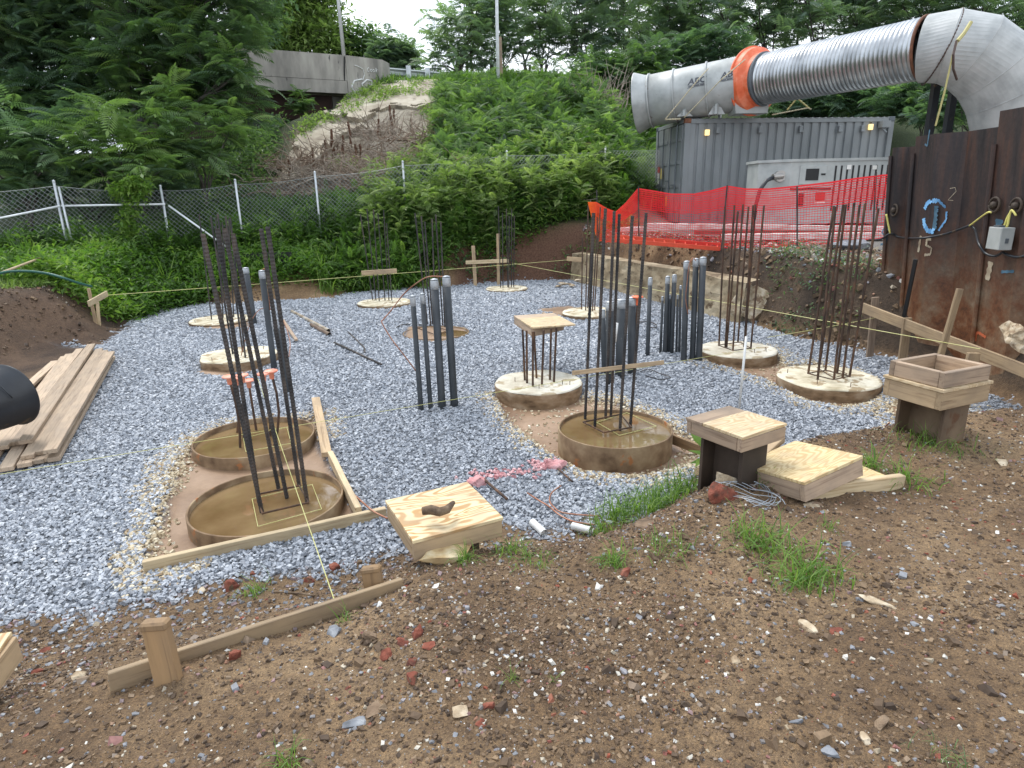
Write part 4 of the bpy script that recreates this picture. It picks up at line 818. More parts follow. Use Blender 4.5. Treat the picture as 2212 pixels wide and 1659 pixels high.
g = G(*cR3(370, 762)); rock('rock', (g[0], g[1], g[2]+.03), (.1, .08, .08), M_BUFF, 81, label='buff stone on the bank below the timber end', cat='stone')
# ================================================================ shipping container
M_CONT = pm('grey_container_paint', [(.16, .175, .18), (.2, .215, .22), (.24, .255, .26)], 1.6, .55, .1, .06, .003, stretch=(1, 1, .35), spots=(9, .7, (.12, .1, .09)))
M_CONTD = pm('dark_container_trim', [(.07, .085, .095), (.12, .135, .15)], 3, .55)
M_RUST = pm('rust', [(.09, .035, .018), (.2, .08, .04)], 8, .8, 0, .4)
M_YLAMP, t, b = nm('lit_lamp'); b.inputs['Base Color'].default_value = (.9, .7, .3, 1); b.inputs['Emission Color'].default_value = (1, .72, .3, 1); b.inputs['Emission Strength'].default_value = .6
CX = (4.85, 18.5); CROT = math.radians(5.6); CL, CWd, CHt = 6.06, 2.44, 2.86; CZ = 4.12-CHt
ct = thing('shipping_container', 'grey corrugated steel container under the big ventilation duct', 'container', (CX[0], CX[1], CZ), CROT)
# local: x along the long side to the right, y to the back, z up; front side at y=0
mb = MB(); V = []; prof = []
pit_ = (CL-.3)/23
for i in range(23):
    x = .15+i*pit_; prof += [(x, .0), (x+pit_*.62, .0), (x+pit_*.72, .036), (x+pit_*.92, .036)]
prof.append((CL-.15, 0))
for x, y in prof: V += [(x, y+.02, .14), (x, y+.02, CHt-.12)]
mb.add(V, [(2*i, 2*i+2, 2*i+3, 2*i+1) for i in range(len(prof)-1)])
V = [(x, CWd-.02-y, z) for x, y in prof for z in (.14, CHt-.12)]; mb.add(V, [(2*i+1, 2*i+3, 2*i+2, 2*i) for i in range(len(prof)-1)])
mb.box((CL-.03, CWd/2, CHt/2), (.04, CWd-.1, CHt-.1))
mb.build('corrugated_wall', M_CONT, ct, local=True)
mb = MB()
for y in (.03, CWd-.03):
    mb.box((CL/2, y, CHt-.06), (CL-.3, .06, .12)); mb.box((CL/2, y, .07), (CL-.3, .06, .14))
    for x in (.075, CL-.075): mb.box((x, y+(.02 if y < 1 else -.02), CHt/2), (.15, .10, CHt-.2))
mb.box((.06, CWd/2, CHt-.05), (.1, CWd-.2, .1)); mb.box((.06, CWd/2, .07), (.1, CWd-.2, .14)); mb.build('frame', M_CONT, ct, local=True, bevel=.004)
mb = MB(); n = 30; V = []
for i in range(n*4+1):
    x = .15+(CL-.3)*i/(n*4); z = CHt-.02+(.03 if (i % 4) in (1, 2) else 0); V += [(x, -.01, z), (x, CWd+.01, z)]
mb.add(V, [(2*i, 2*i+2, 2*i+3, 2*i+1) for i in range(n*4)]).build('roof', M_CONT, ct, local=True)
for x in (.08, CL-.08):
    for y in (.06, CWd-.06):
        for z in (.06, CHt-.05): MB().box((x, y, z), (.17, .15, .125)).build('corner_casting', M_RUST if z > 1 and x < 1 and y < 1 else M_CONTD, ct, local=True, bevel=.01)
for k in range(2):
    y0 = .12+k*1.11; dm = MB().box((-.0, y0+.545, CHt/2), (.05, 1.08, CHt-.26))
    for z in (.5, 1.12, 1.75, 2.35): dm.box((-.033, y0+.545, z), (.022, .96, .09))
    d = dm.build('door', M_CONT, ct, local=True, bevel=.004)
    for j in range(2):
        yy = y0+.28+j*.5; mb = MB().tube([(-.075, yy, .1), (-.075, yy, CHt-.12)], .018, 8); mb.v = mb.v
        o = mb.build('lock_rod', M_CONTD, d, local=True); MB().box((-.085, yy+.12, 1.15+.12*j), (.03, .3, .04)).build('handle', M_CONTD, d, local=True)
M_STICK = pm('sticker', [(.7, .68, .62), (.8, .78, .74)], 4, .5, 0, 0); M_STRED = flat('sticker_red', (.5, .05, .04)); M_STYEL = flat('sticker_yellow', (.7, .55, .12))
for y, z, w, h, mm in [(1.95, 1.62, .22, .16, M_STRED), (1.95, 1.45, .22, .15, M_STICK), (1.95, 1.28, .2, .14, M_STICK), (1.62, 1.5, .2, .3, M_STYEL), (1.55, .72, .2, .28, M_STRED), (1.5, .62, .18, .12, M_STICK), (1.1, .7, .2, .28, M_STYEL)]:
    MB().box((-.05, y, z), (.004, w, h)).build('warning_sticker', mm, ct, local=True)
for x, z, mm in [(.62, CHt-.36, M_YLAMP), (5.35, CHt-.26, M_YLAMP)]: MB().box((x, -.03, z), (.12, .07, .15)).build('lamp', mm, ct, local=True, bevel=.01)
for x in (.92, 2.13, 3.3, 4.45, 5.12+.0): MB().box((x, -.03, CHt-.3), (.09, .06, .18)).box((x, -.05, CHt-.36), (.11, .05, .05)).build('vent_box', M_CONT, ct, local=True, bevel=.008)
MB().box((5.7, -.1, CHt-.2), (.24, .2, .18)).tube([(5.62, -.12, CHt-.3), (5.72, -.2, CHt-.42)], .025, 8).build('junction_box', M_CONT, ct, local=True)
MB().box((3.45, -.03, 1.62), (.62, .06, .06)).build('bracket', M_CONTD, ct, local=True)
# ================================================================ fan and duct
M_FAN = pm('grey_fan_paint', [(.27, .285, .275), (.36, .375, .365), (.43, .445, .435)], 2.5, .45, .1, .06, .003, spots=(5, .68, (.24, .22, .19)))
M_ORNG = pm('orange_paint', [(.62, .10, .03), (.72, .14, .05), (.78, .24, .13)], 4, .5, 0, .1, .003)
M_DUCT = pm('galvanised_duct', [(.30, .31, .32), (.42, .43, .44), (.54, .55, .56)], 3, .32, .92, .1, .004, stretch=(1, 1, 1))
a0 = PD(1376, 224, 19.45); a1 = PD(1626, 176, 18.3)
ft = thing('ventilation_fan', 'grey cylindrical axial fan with a flared mouth, chained on top of the container', 'fan', (a0+a1)/2-[0, 0, .9])
AX = Vector((a1-a0).tolist()); AL = AX.length; AX.normalize(); Mf = AX.to_track_quat('Z', 'Y').to_matrix().to_4x4(); Mf.translation = Vector(a0.tolist())
def lat(prof, M, n=56):
    mb = MB().lathe(prof, n); mb.v = [tuple(M @ Vector(v)) for v in mb.v]; return mb
rF = .675
lat([(rF-.03, AL*.3), (rF-.02, .3), (rF+.03, .12), (rF+.10, 0), (rF+.13, .0), (rF+.12, .03), (rF+.02, .28), (rF, .36)], Mf).build('bell_mouth', M_FAN, ft, True)
lat([(rF-.03, .9), (rF-.03, .3), (rF, .3), (rF, AL*.42), (rF+.0, AL)], Mf).build('fan_casing', M_FAN, ft, True)
for s in (.13, .35, .63): lat([(rF, AL*s-.02), (rF+.035, AL*s-.02), (rF+.035, AL*s+.02), (rF, AL*s+.02)], Mf).build('flange_ring', M_FAN, ft, True)
lat([(0, .6), (.2, .62), (.22, .9), (.22, AL*.6)], Mf, 24).build('hub', M_FAN, ft, True)
mb = MB()
for k in range(8):
    a = k*math.pi/4; mb.add([Mf @ Vector((math.cos(a+da)*rr, math.sin(a+da)*rr, zz)) for rr, da, zz in ((.2, 0, .8), (rF-.05, -.1, .85), (rF-.05, .12, .65), (.2, .2, .65))], [(0, 1, 2, 3)])
mb.build('blades', M_CONTD, ft)
for s in (.46, .73):
    c = Vector(a0.tolist())+AX*AL*s; zt_ = 4.18; w_ = .42; sx = AX*.03; yv = Vector((0, 0, 1)).cross(AX).normalized(); mb = MB()
    for q in (-1, 1):
        b0 = c+yv*q*.55; bz_ = c.z-.46; mb.tube([(b0.x, b0.y, bz_), (b0.x, b0.y, zt_)], .05, 4)
    f0 = c-yv*.45; mb.add([(f0.x-.22, f0.y, zt_), (f0.x+.22, f0.y, zt_), (f0.x+.09, f0.y, c.z-.5), (f0.x-.09, f0.y, c.z-.5), (f0.x-.22, f0.y+.02, zt_), (f0.x+.22, f0.y+.02, zt_), (f0.x+.09, f0.y+.02, c.z-.5), (f0.x-.09, f0.y+.02, c.z-.5)], [(0, 1, 2, 3), (7, 6, 5, 4), (0, 3, 7, 4), (1, 5, 6, 2), (2, 6, 7, 3), (0, 4, 5, 1)]).build('saddle', M_FAN, ft)
# lettering on the casing
def text_mesh(s, size, bold=.0):
    cu = bpy.data.curves.new('t', 'FONT'); cu.body = s; cu.size = size; cu.align_x = 'CENTER'; cu.offset = bold; cu.extrude = .0; cu.resolution_u = 3
    o = bpy.data.objects.new('t', cu); C.objects.link(o); bpy.context.view_layer.update(); dg = bpy.context.evaluated_depsgraph_get()
    me = bpy.data.meshes.new_from_object(o.evaluated_get(dg)); V = [tuple(v.co) for v in me.vertices]; F = [tuple(p.vertices) for p in me.polygons]
    bpy.data.objects.remove(o); bpy.data.meshes.remove(me); return V, F
M_INK = flat('faded_ink', (.06, .065, .08))
camdir = Vector((0, 0, CH))-Vector(a0.tolist())
for s, in [(.56,), (.83,)]:
    c0 = Vector(a0.tolist())+AX*AL*s; cd_ = (Vector((0, 0, CH))-c0); cd_ -= AX*cd_.dot(AX); cd_.normalize(); up_ = cd_.cross(AX)*-1
    if up_.z < 0: up_ = -up_
    Vt_, Ft_ = text_mesh('ABC', .215, .006); mb = MB()
    def wrap(x, y, r=rF+.006):
        th = y/r; return c0+AX*x+(cd_*math.cos(th)+up_*math.sin(th))*r
    mb.add([wrap(x*1.1+.18*y, y+.22) for x, y, _ in Vt_], Ft_)
    for x0, x1, y0, y1 in [(-.24, .24, .19, .20), (-.22, -.10, .155, .178), (-.08, .06, .155, .178), (.08, .22, .155, .178), (-.25, .24, .135, .145)]:
        mb.add([wrap(x0, y0), wrap(x1, y0), wrap(x1, y1), wrap(x0, y1)], [(0, 1, 2, 3)])
    mb.build('lettering', M_INK, ft)
# orange reducer
o0 = Vector(a1.tolist()); s0 = Vector(PD(1652, 171, 17.95).tolist()); s1 = Vector(PD(2003, 104, 14.75).tolist()); Ms = (s1-s0).to_track_quat('Z', 'Y').to_matrix().to_4x4(); Ms.translation = s0; SL = (s1-s0).length
Mo = (s0-o0).to_track_quat('Z', 'Y').to_matrix().to_4x4(); Mo.translation = o0; OL = (s0-o0).length
ot = thing('duct_reducer', 'bright orange flared ring joining the fan to the silver duct', 'duct ring', o0-Vector((0, 0, .9)))
lat([(rF-.02, -.03), (rF+.17, -.03), (rF+.175, .01), (rF+.14, .02), (rF+.12, .18), (rF-.02, .28), (rF-.04, OL)], Mo).build('ring', M_ORNG, ot, False)
yv = Vector((0, 0, 1)).cross(AX).normalized(); mb = MB(); c = o0+AX*.05
f0 = c-yv*.3; mb.add([(f0.x-.42, f0.y, 4.17), (f0.x+.42, f0.y, 4.17), (f0.x+.45, f0.y, c.z-.42), (f0.x-.48, f0.y, c.z-.42), (f0.x-.42, f0.y+.6, 4.17), (f0.x+.42, f0.y+.6, 4.17), (f0.x+.45, f0.y+.6, c.z-.42), (f0.x-.48, f0.y+.6, c.z-.42)], [(0, 1, 2, 3), (7, 6, 5, 4), (0, 3, 7, 4), (1, 5, 6, 2), (2, 6, 7, 3), (0, 4, 5, 1)]).build('saddle', M_FAN, ot)
# silver duct with raised seams
dt = thing('spiral_duct', 'long shiny ribbed silver duct rising to the right', 'duct', (s0+s1)/2-Vector((0, 0, .7)))
prof = []; nr = 40
for i in range(nr):
    z = SL*i/nr; p_ = SL/nr; prof += [(.607, z), (.606, z+p_*.4), (.607, z+p_*.82), (.617, z+p_*.88), (.617, z+p_*.95)]
prof.append((.605, SL)); lat(prof, Ms, 64).build('ribbed_tube', M_DUCT, dt, True)
lat([(.60, SL-.05), (.645, SL-.05), (.645, SL), (.6, SL)], Ms).build('end_ring', M_RUST, dt, True)
lat([(.60, -.03), (.65, -.03), (.65, .03), (.6, .03)], Ms).build('end_ring', M_CONTD, dt, True)
# elbow of mitred rings
cl_ = [PD(1997, 106.5, 14.8), PD(2050, 101, 14.5), PD(2102, 114, 14.35), PD(2150, 152, 14.25), PD(2178, 204, 14.2), PD(2190, 262, 14.2), PD(2192, 420, 14.2)]
cl_ = [Vector(p.tolist()) for p in cl_]; et = thing('duct_elbow', 'large pale grey segmented duct elbow turning down behind the sheet wall', 'duct', cl_[-1]-Vector((0, 0, .1)))
rads = [.65, .69, .73, .75, .75, .75, .75]; mb = MB(); n = 56; ref = Vector((0, 1, 0)); V = []; F = []
for i, p in enumerate(cl_):
    tg = (cl_[min(i+1, 6)]-cl_[max(i-1, 0)]).normalized(); a = tg.cross(ref).normalized(); b_ = a.cross(tg).normalized()
    V += [p+(a*math.cos(6.28318*k/n)+b_*math.sin(6.28318*k/n))*rads[i] for k in range(n)]
for i in range(6):
    for k in range(n): F.append((i*n+k, i*n+(k+1) % n, (i+1)*n+(k+1) % n, (i+1)*n+k))
M_ELB = pm('pale_duct_paint', [(.32, .33, .325), (.41, .42, .41), (.47, .475, .465)], 3, .5, .1, .15, .004, bscale=70)
mb.add(V, F); o = mb.build('elbow_shell', M_ELB, et)
for i in (1, 2, 3, 4, 5):
    p = cl_[i]; tg = (cl_[i+1]-cl_[i-1]).normalized(); M = tg.to_track_quat('Z', 'Y').to_matrix().to_4x4(); M.translation = p
    lat([(rads[i]+.001, -.012), (rads[i]+.012, 0), (rads[i]+.001, .012)], M).build('seam', M_ELB, et, True)
M_ROPE = pm('rope', [(.35, .30, .18), (.6, .55, .4)], 30, .8, 0, .5, .005); M_CHAIN = flat('rusty_chain', (.09, .06, .05), .6, .4); M_STRAP = flat('yellow_strap', (.45, .4, .16))
def rope(pts, r, m, label, cat='rope', twist=True):
    pts = [np.array(p, float) for p in pts]; out = []
    for i in range(len(pts)-1):
        L = np.linalg.norm(pts[i+1]-pts[i]); k = max(2, int(L/(r*2.2)))
        out += [pts[i]+(pts[i+1]-pts[i])*j/k for j in range(k)]
    out.append(pts[-1]); rr = [r*(1.2 if i % 2 else .8) for i in range(len(out))]
    return MB().tube(out, rr, 6).build(cat.replace(' ', '_'), m, None, label=label, cat=cat)
fr = lambda x, y, d=17.4: PD(x, y, d)
rope([fr(1530, 148, 17.6), fr(1508, 172, 17.5), fr(1437, 258, 18.2)], .014, M_ROPE, 'left rope lashing the fan down to the container corner')
rope([fr(1610, 128, 17.4), fr(1560, 170, 17.2), fr(1478, 254, 18.2)], .014, M_ROPE, 'right rope lashing the fan down across its second emblem')
rope([fr(1437, 258, 18.2), fr(1470, 257, 18.2)], .018, M_ROPE, 'short rope tied along the container roof corner')
rope([fr(1668, 248, 18.6), fr(1745, 233, 18.5), fr(1752, 236, 18.5)], .018, M_ROPE, 'rope running from the container roof under the silver duct')
rope([fr(1700, 238, 18.6), fr(1722, 212, 18.5), fr(1748, 234, 18.5)], .02, M_STRAP, 'yellow ratchet strap knotted beneath the silver duct', 'strap')
# chain and strap round the elbow
pts = []
tg = (cl_[2]-cl_[1]).normalized(); M = tg.to_track_quat('Z', 'Y').to_matrix().to_4x4(); M.translation = cl_[1].lerp(cl_[0], .3)
pts = [tuple(M @ Vector((math.cos(a)*.725, math.sin(a)*.725, 0))) for a in np.linspace(0, 6.28, 44)]
rope(pts, .016, M_CHAIN, 'rusty chain wrapped round the duct beside the elbow', 'chain')
pts = [PD(*c3(1960, 105), 13.4), PD(*c3(1925, 160), 13.35), PD(*c3(1895, 195), 13.3)]
MB().tube(pts, .035, 6).build('ratchet_strap', M_STRAP, None, label='yellow strap hooked over the top of the elbow', cat='strap')
MB().tube([PD(*c3(1895, 195), 13.3), PD(*c3(1875, 250), 13.25), PD(*c3(1835, 430), 13.3), PD(*c3(1790, 600), 13.4)], .018, 5).build('sling', M_STRAP, None, label='thin sling hanging from the elbow strap down to the sheet wall', cat='strap')
MB().tube([PD(*c3(1890, 195), 13.28), PD(*c3(1875, 260), 13.2), PD(*c3(1875, 330), 13.25), PD(*c3(1892, 380), 13.4)], .022, 6).build('belt', M_CHAIN, None, label='dark belt following the inner curve of the elbow', cat='strap')
for x, lb in ((1800, 'left dark steel post propping the duct elbow'), (1888, 'right dark steel post propping the duct elbow')):
    a = PD(*c3(x, 360), 15.2); MB().box((a[0], a[1], (a[2]+1.2)/2), (.14, .14, a[2]-1.2)).build('prop_post', M_BLK, None, label=lb, cat='post')
# ================================================================ generator
M_GEN = pm('generator_paint', [(.31, .33, .32), (.38, .4, .385), (.43, .445, .425)], 3, .5, 0, .05, .003, spots=(6, .7, (.36, .35, .31)))
M_DARK = flat('dark_opening', (.012, .012, .013)); M_STEEL = flat('dull_steel', (.4, .38, .36), .4, .8)
gx0, gx1 = 6.62, 9.9; GY = 15.6; GZ0 = 1.42; GZ1 = 2.84
gt = thing('generator', 'pale grey enclosed generator with slotted side, standing before the container', 'generator', (gx0, GY, GZ0))
H_ = GZ1-GZ0
mb = MB(); q = [(0, 0), (gx1-gx0, 0), (gx1-gx0, 1.1), (-.62, 1.1), (-.62, .38)]; V = [(x, y, z) for z in (0, H_) for x, y in q]; n = 5
mb.add(V, [(i, (i+1) % n, n+(i+1) % n, n+i) for i in range(n)]+[tuple(range(n))[::-1], tuple(range(n, 2*n))]).build('housing', M_GEN, gt, local=True)
q2 = [(-.02, -.03), (gx1-gx0+.03, -.03), (gx1-gx0+.03, 1.13), (-.66, 1.13), (-.66, .36)]; V = [(x, y, z) for z in (H_-.01, H_+.05) for x, y in q2]; MB().add(V, [(i, (i+1) % n, n+(i+1) % n, n+i) for i in range(n)]+[tuple(range(n))[::-1], tuple(range(n, 2*n))]).build('lid', M_GEN, gt, local=True)
MB().box((.52, -.012, H_-.31), (.62, .024, .42)).build('panel_frame', M_GEN, gt, local=True, bevel=.004)
MB().box((.5, -.028, H_-.3), (.3, .012, .26)).build('window', M_DARK, gt, local=True); MB().box((.76, -.028, H_-.3), (.1, .012, .04)).build('handle_slot', M_DARK, gt, local=True)
for i in range(15): MB().box((1.05+i*.135, -.004, H_*.56), (.04, .01, H_*.72)).build('vent_slot', M_DARK, gt, local=True)
MB().box((.5, -.01, H_-.62), (.95, .02, .05)).build('door_gap', M_DARK, gt, local=True)
for x, z, w, h, mm in [(-.0+.0, 0, 0, 0, None), (.75, .62, .22, .2, M_STRED), (.75, .5, .24, .06, M_STICK), (1.35, H_-.15, .1, .1, M_STICK), (1.95, H_-.17, .1, .09, M_STICK), (2.5, H_-.12, .1, .09, M_STICK)]:
    if mm: MB().box((x, -.014, z), (w, .006, h)).build('sticker', mm, gt, local=True)
MB().box((.3, -.012, .55), (.13, .014, .3)).build('oval_plate', M_DARK, gt, local=True, bevel=.05)
c = Vector((-.2, .12, H_-.32)); mb = MB().tube([c+Vector((0, .06, 0)), c+Vector((0, -.06, 0))], .13, 16).tube([c, c+Vector((0, -.12, 0)), c+Vector((-.22, -.16, -.02))], .07, 12); mb.build('coupling', M_STEEL, gt, local=True)
cw = [(c+Vector(v)) for v in ((-.2, -.16, -.02), (-.38, -.2, -.1), (-.52, -.22, -.3), (-.58, -.22, -.6), (-.6, -.2, -1.0))]; MB().tube(cw, .045, 10).build('cable', M_BLK, gt, True, local=True)
# timbers, ladder, planks on the pad
M_WTIMB = pm('pale_crane_mat', [(.4, .36, .32), (.6, .56, .52), (.7, .67, .64)], 4, .8, 0, .3)
for a, bb, w, h, lb in [((1395, 487, 14.6), (1930, 494, 14.3), .3, .10, 'long pale timber mat under the generator, behind the orange netting'), ((1560, 512, 13.6), (1930, 508, 13.2), .3, .12, 'second pale timber nearer the netting on the right'), ((1340, 496, 15.2), (1600, 488, 15.4), .25, .1, 'pale timber behind the left half of the netting')]:
    board('timber_mat', PD(*a), PD(*bb), w, h, M_WTIMB, label=lb, cat='timber')
M_BEAM = pm('brown_steel_beam', [(.12, .05, .04), (.2, .09, .07)], 5, .7)
bt_ = thing('steel_beam', 'brown steel beam on short legs under the generator, seen through the netting', 'beam', PD(1700, 528, 14.0))
board('beam', PD(1500, 502, 14.0), PD(1900, 503, 13.8), .1, .09, M_BEAM, bt_)
for x in (1560, 1622, 1680, 1713): board('leg', PD(x, 503, 13.95), PD(x+1, 529, 13.95), .09, .09, M_BEAM, bt_, (0, -1, 0))
M_RED = flat('red_ladder', (.6, .06, .02)); lt = thing('ladder', 'red orange ladder lying flat behind the netting', 'ladder', PD(1440, 528, 13.6))
a0_, a1_ = PD(1325, 511, 13.9), PD(1575, 531, 13.0); b0_, b1_ = PD(1330, 519, 13.5), PD(1572, 539, 12.7)
board('rail', a0_, a1_, .04, .08, M_RED, lt); board('rail', b0_, b1_, .04, .08, M_RED, lt)
for i in range(1, 11): MB().tube([a0_+(a1_-a0_)*i/11, b0_+(b1_-b0_)*i/11], .017, 6).build('rung', M_RED, lt)
# ================================================================ orange safety netting
m, t, b = nm('orange_netting'); M_NET = m; a = N(t, 'ShaderNodeAttribute', attribute_name='rnd'); col = ramp(t, a.outputs['Fac'], [(0, (.90, .17, .02)), (.25, (.85, .07, .03)), (1, (.8, .035, .045))])
t.links.new(col, b.inputs['Base Color']); b.inputs['Roughness'].default_value = .4; tr = t.nodes.new('ShaderNodeBsdfTranslucent'); t.links.new(col, tr.inputs[0]); mx = N(t, 'ShaderNodeMixShader'); mx.inputs[0].default_value = .5
t.links.new(b.outputs[0], mx.inputs[1]); t.links.new(tr.outputs[0], mx.inputs[2]); t.links.new(mx.outputs[0], t.nodes['Material Output'].inputs[0])
top_px = [(1270, 437), (1288, 437), (1310, 450), (1330, 458), (1352, 438), (1378, 407), (1410, 412), (1450, 419), (1500, 419), (1535, 412), (1572, 402), (1610, 408), (1660, 408), (1720, 402), (1790, 394), (1850, 385), (1908, 378), (1960, 376)]
bot_px = [(1285, 500), (1292, 520), (1315, 523), (1335, 524), (1355, 525), (1380, 526), (1410, 528), (1450, 530), (1500, 532), (1535, 534), (1572, 536), (1610, 535), (1660, 533), (1720, 532), (1790, 530), (1850, 522), (1908, 512), (1960, 505)]
dep_ = np.interp(np.arange(18), [0, 5, 10, 17], [14.6, 14.0, 12.6, 11.2]); NT = np.array([PD(*q, d) for q, d in zip(top_px, dep_)]); NB = np.array([PD(*q, d) for q, d in zip(bot_px, dep_)])
nn = 190; u = np.linspace(0, 17, nn); Ti = np.stack([np.interp(u, np.arange(18), NT[:, k]) for k in range(3)], -1); Bi = np.stack([np.interp(u, np.arange(18), NB[:, k]) for k in range(3)], -1)
netT = thing('safety_netting', 'sagging orange red plastic safety netting strung on bars along the pad edge', 'netting', tuple(NB.mean(0)))
def netlayer(v0, v1, rows, off, nmn, w=.010):
    V = []; F = []; rn = []
    def ptn(i, v): p = Ti[i]*(1-v)+Bi[i]*v; return p+np.array([0, off+.035*math.sin(i*.35+v*9)*v*(1.2-v), .012*math.sin(i*.8+v*40)*v])
    rv = [v0+(v1-v0)*j/rows for j in range(rows+1)]
    for j, v in enumerate(rv):
        ww = w*(2.0 if j in (0, rows) else 1)
        for i in range(nn):
            p = ptn(i, v); V += [p-[0, 0, ww/2], p+[0, 0, ww/2]]
        b0 = len(V)-2*nn
        for i in range(nn-1): F.append((b0+2*i, b0+2*i+2, b0+2*i+3, b0+2*i+1)); rn.append(min(1, i/nn*3))
    for i in range(0, nn):
        b0 = len(V)
        for v in rv: p = ptn(i, v); V += [p-[.0035, .002, 0], p+[.0035, -.002, 0]]
        for j in range(len(rv)-1): F.append((b0+2*j, b0+2*j+1, b0+2*j+3, b0+2*j+2)); rn.append(min(1, i/nn*3))
    return np.array(V), np.array(F), np.array(rn)
emit(nmn_ := 'mesh_panel', netlayer(0, 1, 25, 0, 'a', .0085), M_NET, netT); emit('folded_top', netlayer(.01, .36, 10, -.05, 'b', .009), M_NET, netT)
for x0, y0, x1, y1, d in [(1289, 410, 1292, 526, 14.55), (1379, 402, 1380, 530, 14.0), (1571, 400, 1558, 532, 12.6), (1893, 372, 1884, 520, 11.5), (1722, 402, 1722, 530, 12.0)]:
    MB().tube([PD(x1, y1+8, d-.06), PD(x0, y0, d-.06)], .014, 6).build('net_post', M_DARKBAR, netT)
# ================================================================ sheet pile wall
m, t, b = nm('rusty_sheet_steel'); M_PILE = m
tc = t.nodes.new('ShaderNodeTexCoord'); sp = t.nodes.new('ShaderNodeSeparateXYZ'); t.links.new(tc.outputs['Object'], sp.inputs[0])
v1 = mapped(t, (5, 5, .45)); f1 = noise(t, v1, 1.4, 6, .65); v2 = mapped(t, (1, 1, 1)); f2 = noise(t, v2, 3.2, 6, .7); f3 = noise(t, v2, 22, 5, .7)
dark = ramp(t, f1, [(.3, (.016, .014, .015)), (.45, (.038, .03, .03)), (.58, (.065, .04, .033)), (.72, (.11, .05, .03))])
low = ramp(t, f2, [(.3, (.06, .028, .016)), (.43, (.19, .075, .03)), (.56, (.26, .16, .09)), (.68, (.38, .3, .2))])
ad = N(t, 'ShaderNodeMath', operation='MULTIPLY_ADD'); ad.inputs[1].default_value = 1.1; t.links.new(f2, ad.inputs[0]); t.links.new(sp.outputs['Z'], ad.inputs[2])
kz = ramp(t, ad.outputs[0], [(.0, (1, 1, 1)), (1, (0, 0, 0))]); mr = N(t, 'ShaderNodeMapRange'); mr.inputs[1].default_value = 1.1; mr.inputs[2].default_value = 2.3; mr.inputs[3].default_value = 1; mr.inputs[4].default_value = 0; t.links.new(ad.outputs[0], mr.inputs[0])
col = mixc(t, mr.outputs[0], dark, low); col = mixc(t, .5, col, ramp(t, f3, [(.3, (.55, .5, .5)), (.68, (1.35, 1.25, 1.2))]), 'MULTIPLY')
t.links.new(col, b.inputs['Base Color']); b.inputs['Roughness'].default_value = .55; b.inputs['Metallic'].default_value = .15; bump(t, b, f3, .35, .006)
pw = thing('sheet_pile_wall', 'dark rusty corrugated steel sheet wall at the right of the pit', 'steel wall', (5.2, 7.5, 0))
LEAN = -.085
def pilept(x, y, z): return (x+LEAN*(z-1.3)*.9, y, z)
xb = 5.33; ys = 9.05; segs = []; tops = [(9.6, 2.62), (8.62, 2.76), (7.85, 2.92), (6.5, 2.96), (4, 3.0)]
prof = []; y = 9.5; k = 0
widths = [(.0, .0)]
yy = [(9.12, .0), (9.02, .0), (8.96, .12), (8.78, .16), (8.62, .0), (8.22, .0), (7.98, .22), (7.42, .22), (7.2, .0), (6.72, .0), (6.5, .22), (5.95, .22), (5.75, .0), (5.3, .0), (5.1, .22), (4.6, .22), (4.4, 0), (4.0, 0)]
gr = [(0, 4, 2.70), (4, 8, 2.80), (8, 12, 2.93), (12, 17, 2.96)]
for i0, i1, zt_ in gr:
    seg = yy[i0:i1+1]; V = []; F = []
    for o_ in (0, .018):
        for (y_, dx) in seg:
            for z_ in (-.5, .6, 1.4, 2.2, zt_): V.append(pilept(xb+dx+o_, y_, z_))
    n = len(seg)
    for s in (0, 1):
        for i in range(n-1):
            for j in range(4): a_ = s*n*5+i*5+j; F.append((a_, a_+5, a_+6, a_+1) if s else (a_, a_+1, a_+6, a_+5))
    for i in range(n-1): a_ = i*5+4; F.append((a_, n*5+a_, n*5+a_+5, a_+5))
    for i in (0, n-1):
        for j in range(4): a_ = i*5+j; F.append((a_, a_+1, n*5+a_+1, n*5+a_))
    MB().add(V, F).build('sheet_pile', M_PILE, pw)
for (y_, dx) in [yy[0], yy[4], yy[8], yy[12]]:
    MB().tube([pilept(xb+dx-.02, y_, -.3), pilept(xb+dx-.02, y_, 2.6)], .024, 8).build('interlock', M_PILE, pw)
a = PX(*c7(1520, 630), xb+.0); MB().box((0, 0, 0), (.05, .07, 1.3)).build('x', M_DARK, pw) if False else None
m_slot = MB().tube([PX(*c7(1515, 640), 5.2), PX(*c7(1440, 1010), 5.25)], .03, 4).build('slot', M_DARK, pw)
def xsurf(y_): 
    return xb+np.interp(-y_, [-q[0] for q in yy], [q[1] for q in yy])
def onwall(px, py):
    d = dr(px, py); ts = np.linspace(4, 12, 4000); p = d[None]*ts[:, None]+[0, 0, CH]; xs_ = xsurf(p[:, 1])+LEAN*(p[:, 2]-1.3)*.9; k = np.argmax(p[:, 0] > xs_-.006); return p[k]
def paint(name, px, w, m, parent, label=None):
    """spray stroke lying on the sheet surface"""
    pts = []
    for i in range(len(px)-1):
        for s in range(10): pts.append((px[i][0]+(px[i+1][0]-px[i][0])*s/10, px[i][1]+(px[i+1][1]-px[i][1])*s/10))
    pts.append(px[-1]); P3 = [Vector(onwall(*q).tolist()) for q in pts]; V = []; F = []
    for i, p in enumerate(P3):
        tg = (P3[min(i+1, len(P3)-1)]-P3[max(i-1, 0)]); side = tg.cross(Vector((1, 0, 0))); side = side.normalized()*w*(.5+.12*math.sin(i*1.7)) if side.length > 1e-5 else Vector((0, 0, w/2)); V += [p-side, p+side]
    F = [(2*i, 2*i+2, 2*i+3, 2*i+1) for i in range(len(P3)-1)]
    return MB().add(V, F).build(name, m, parent, label=label)
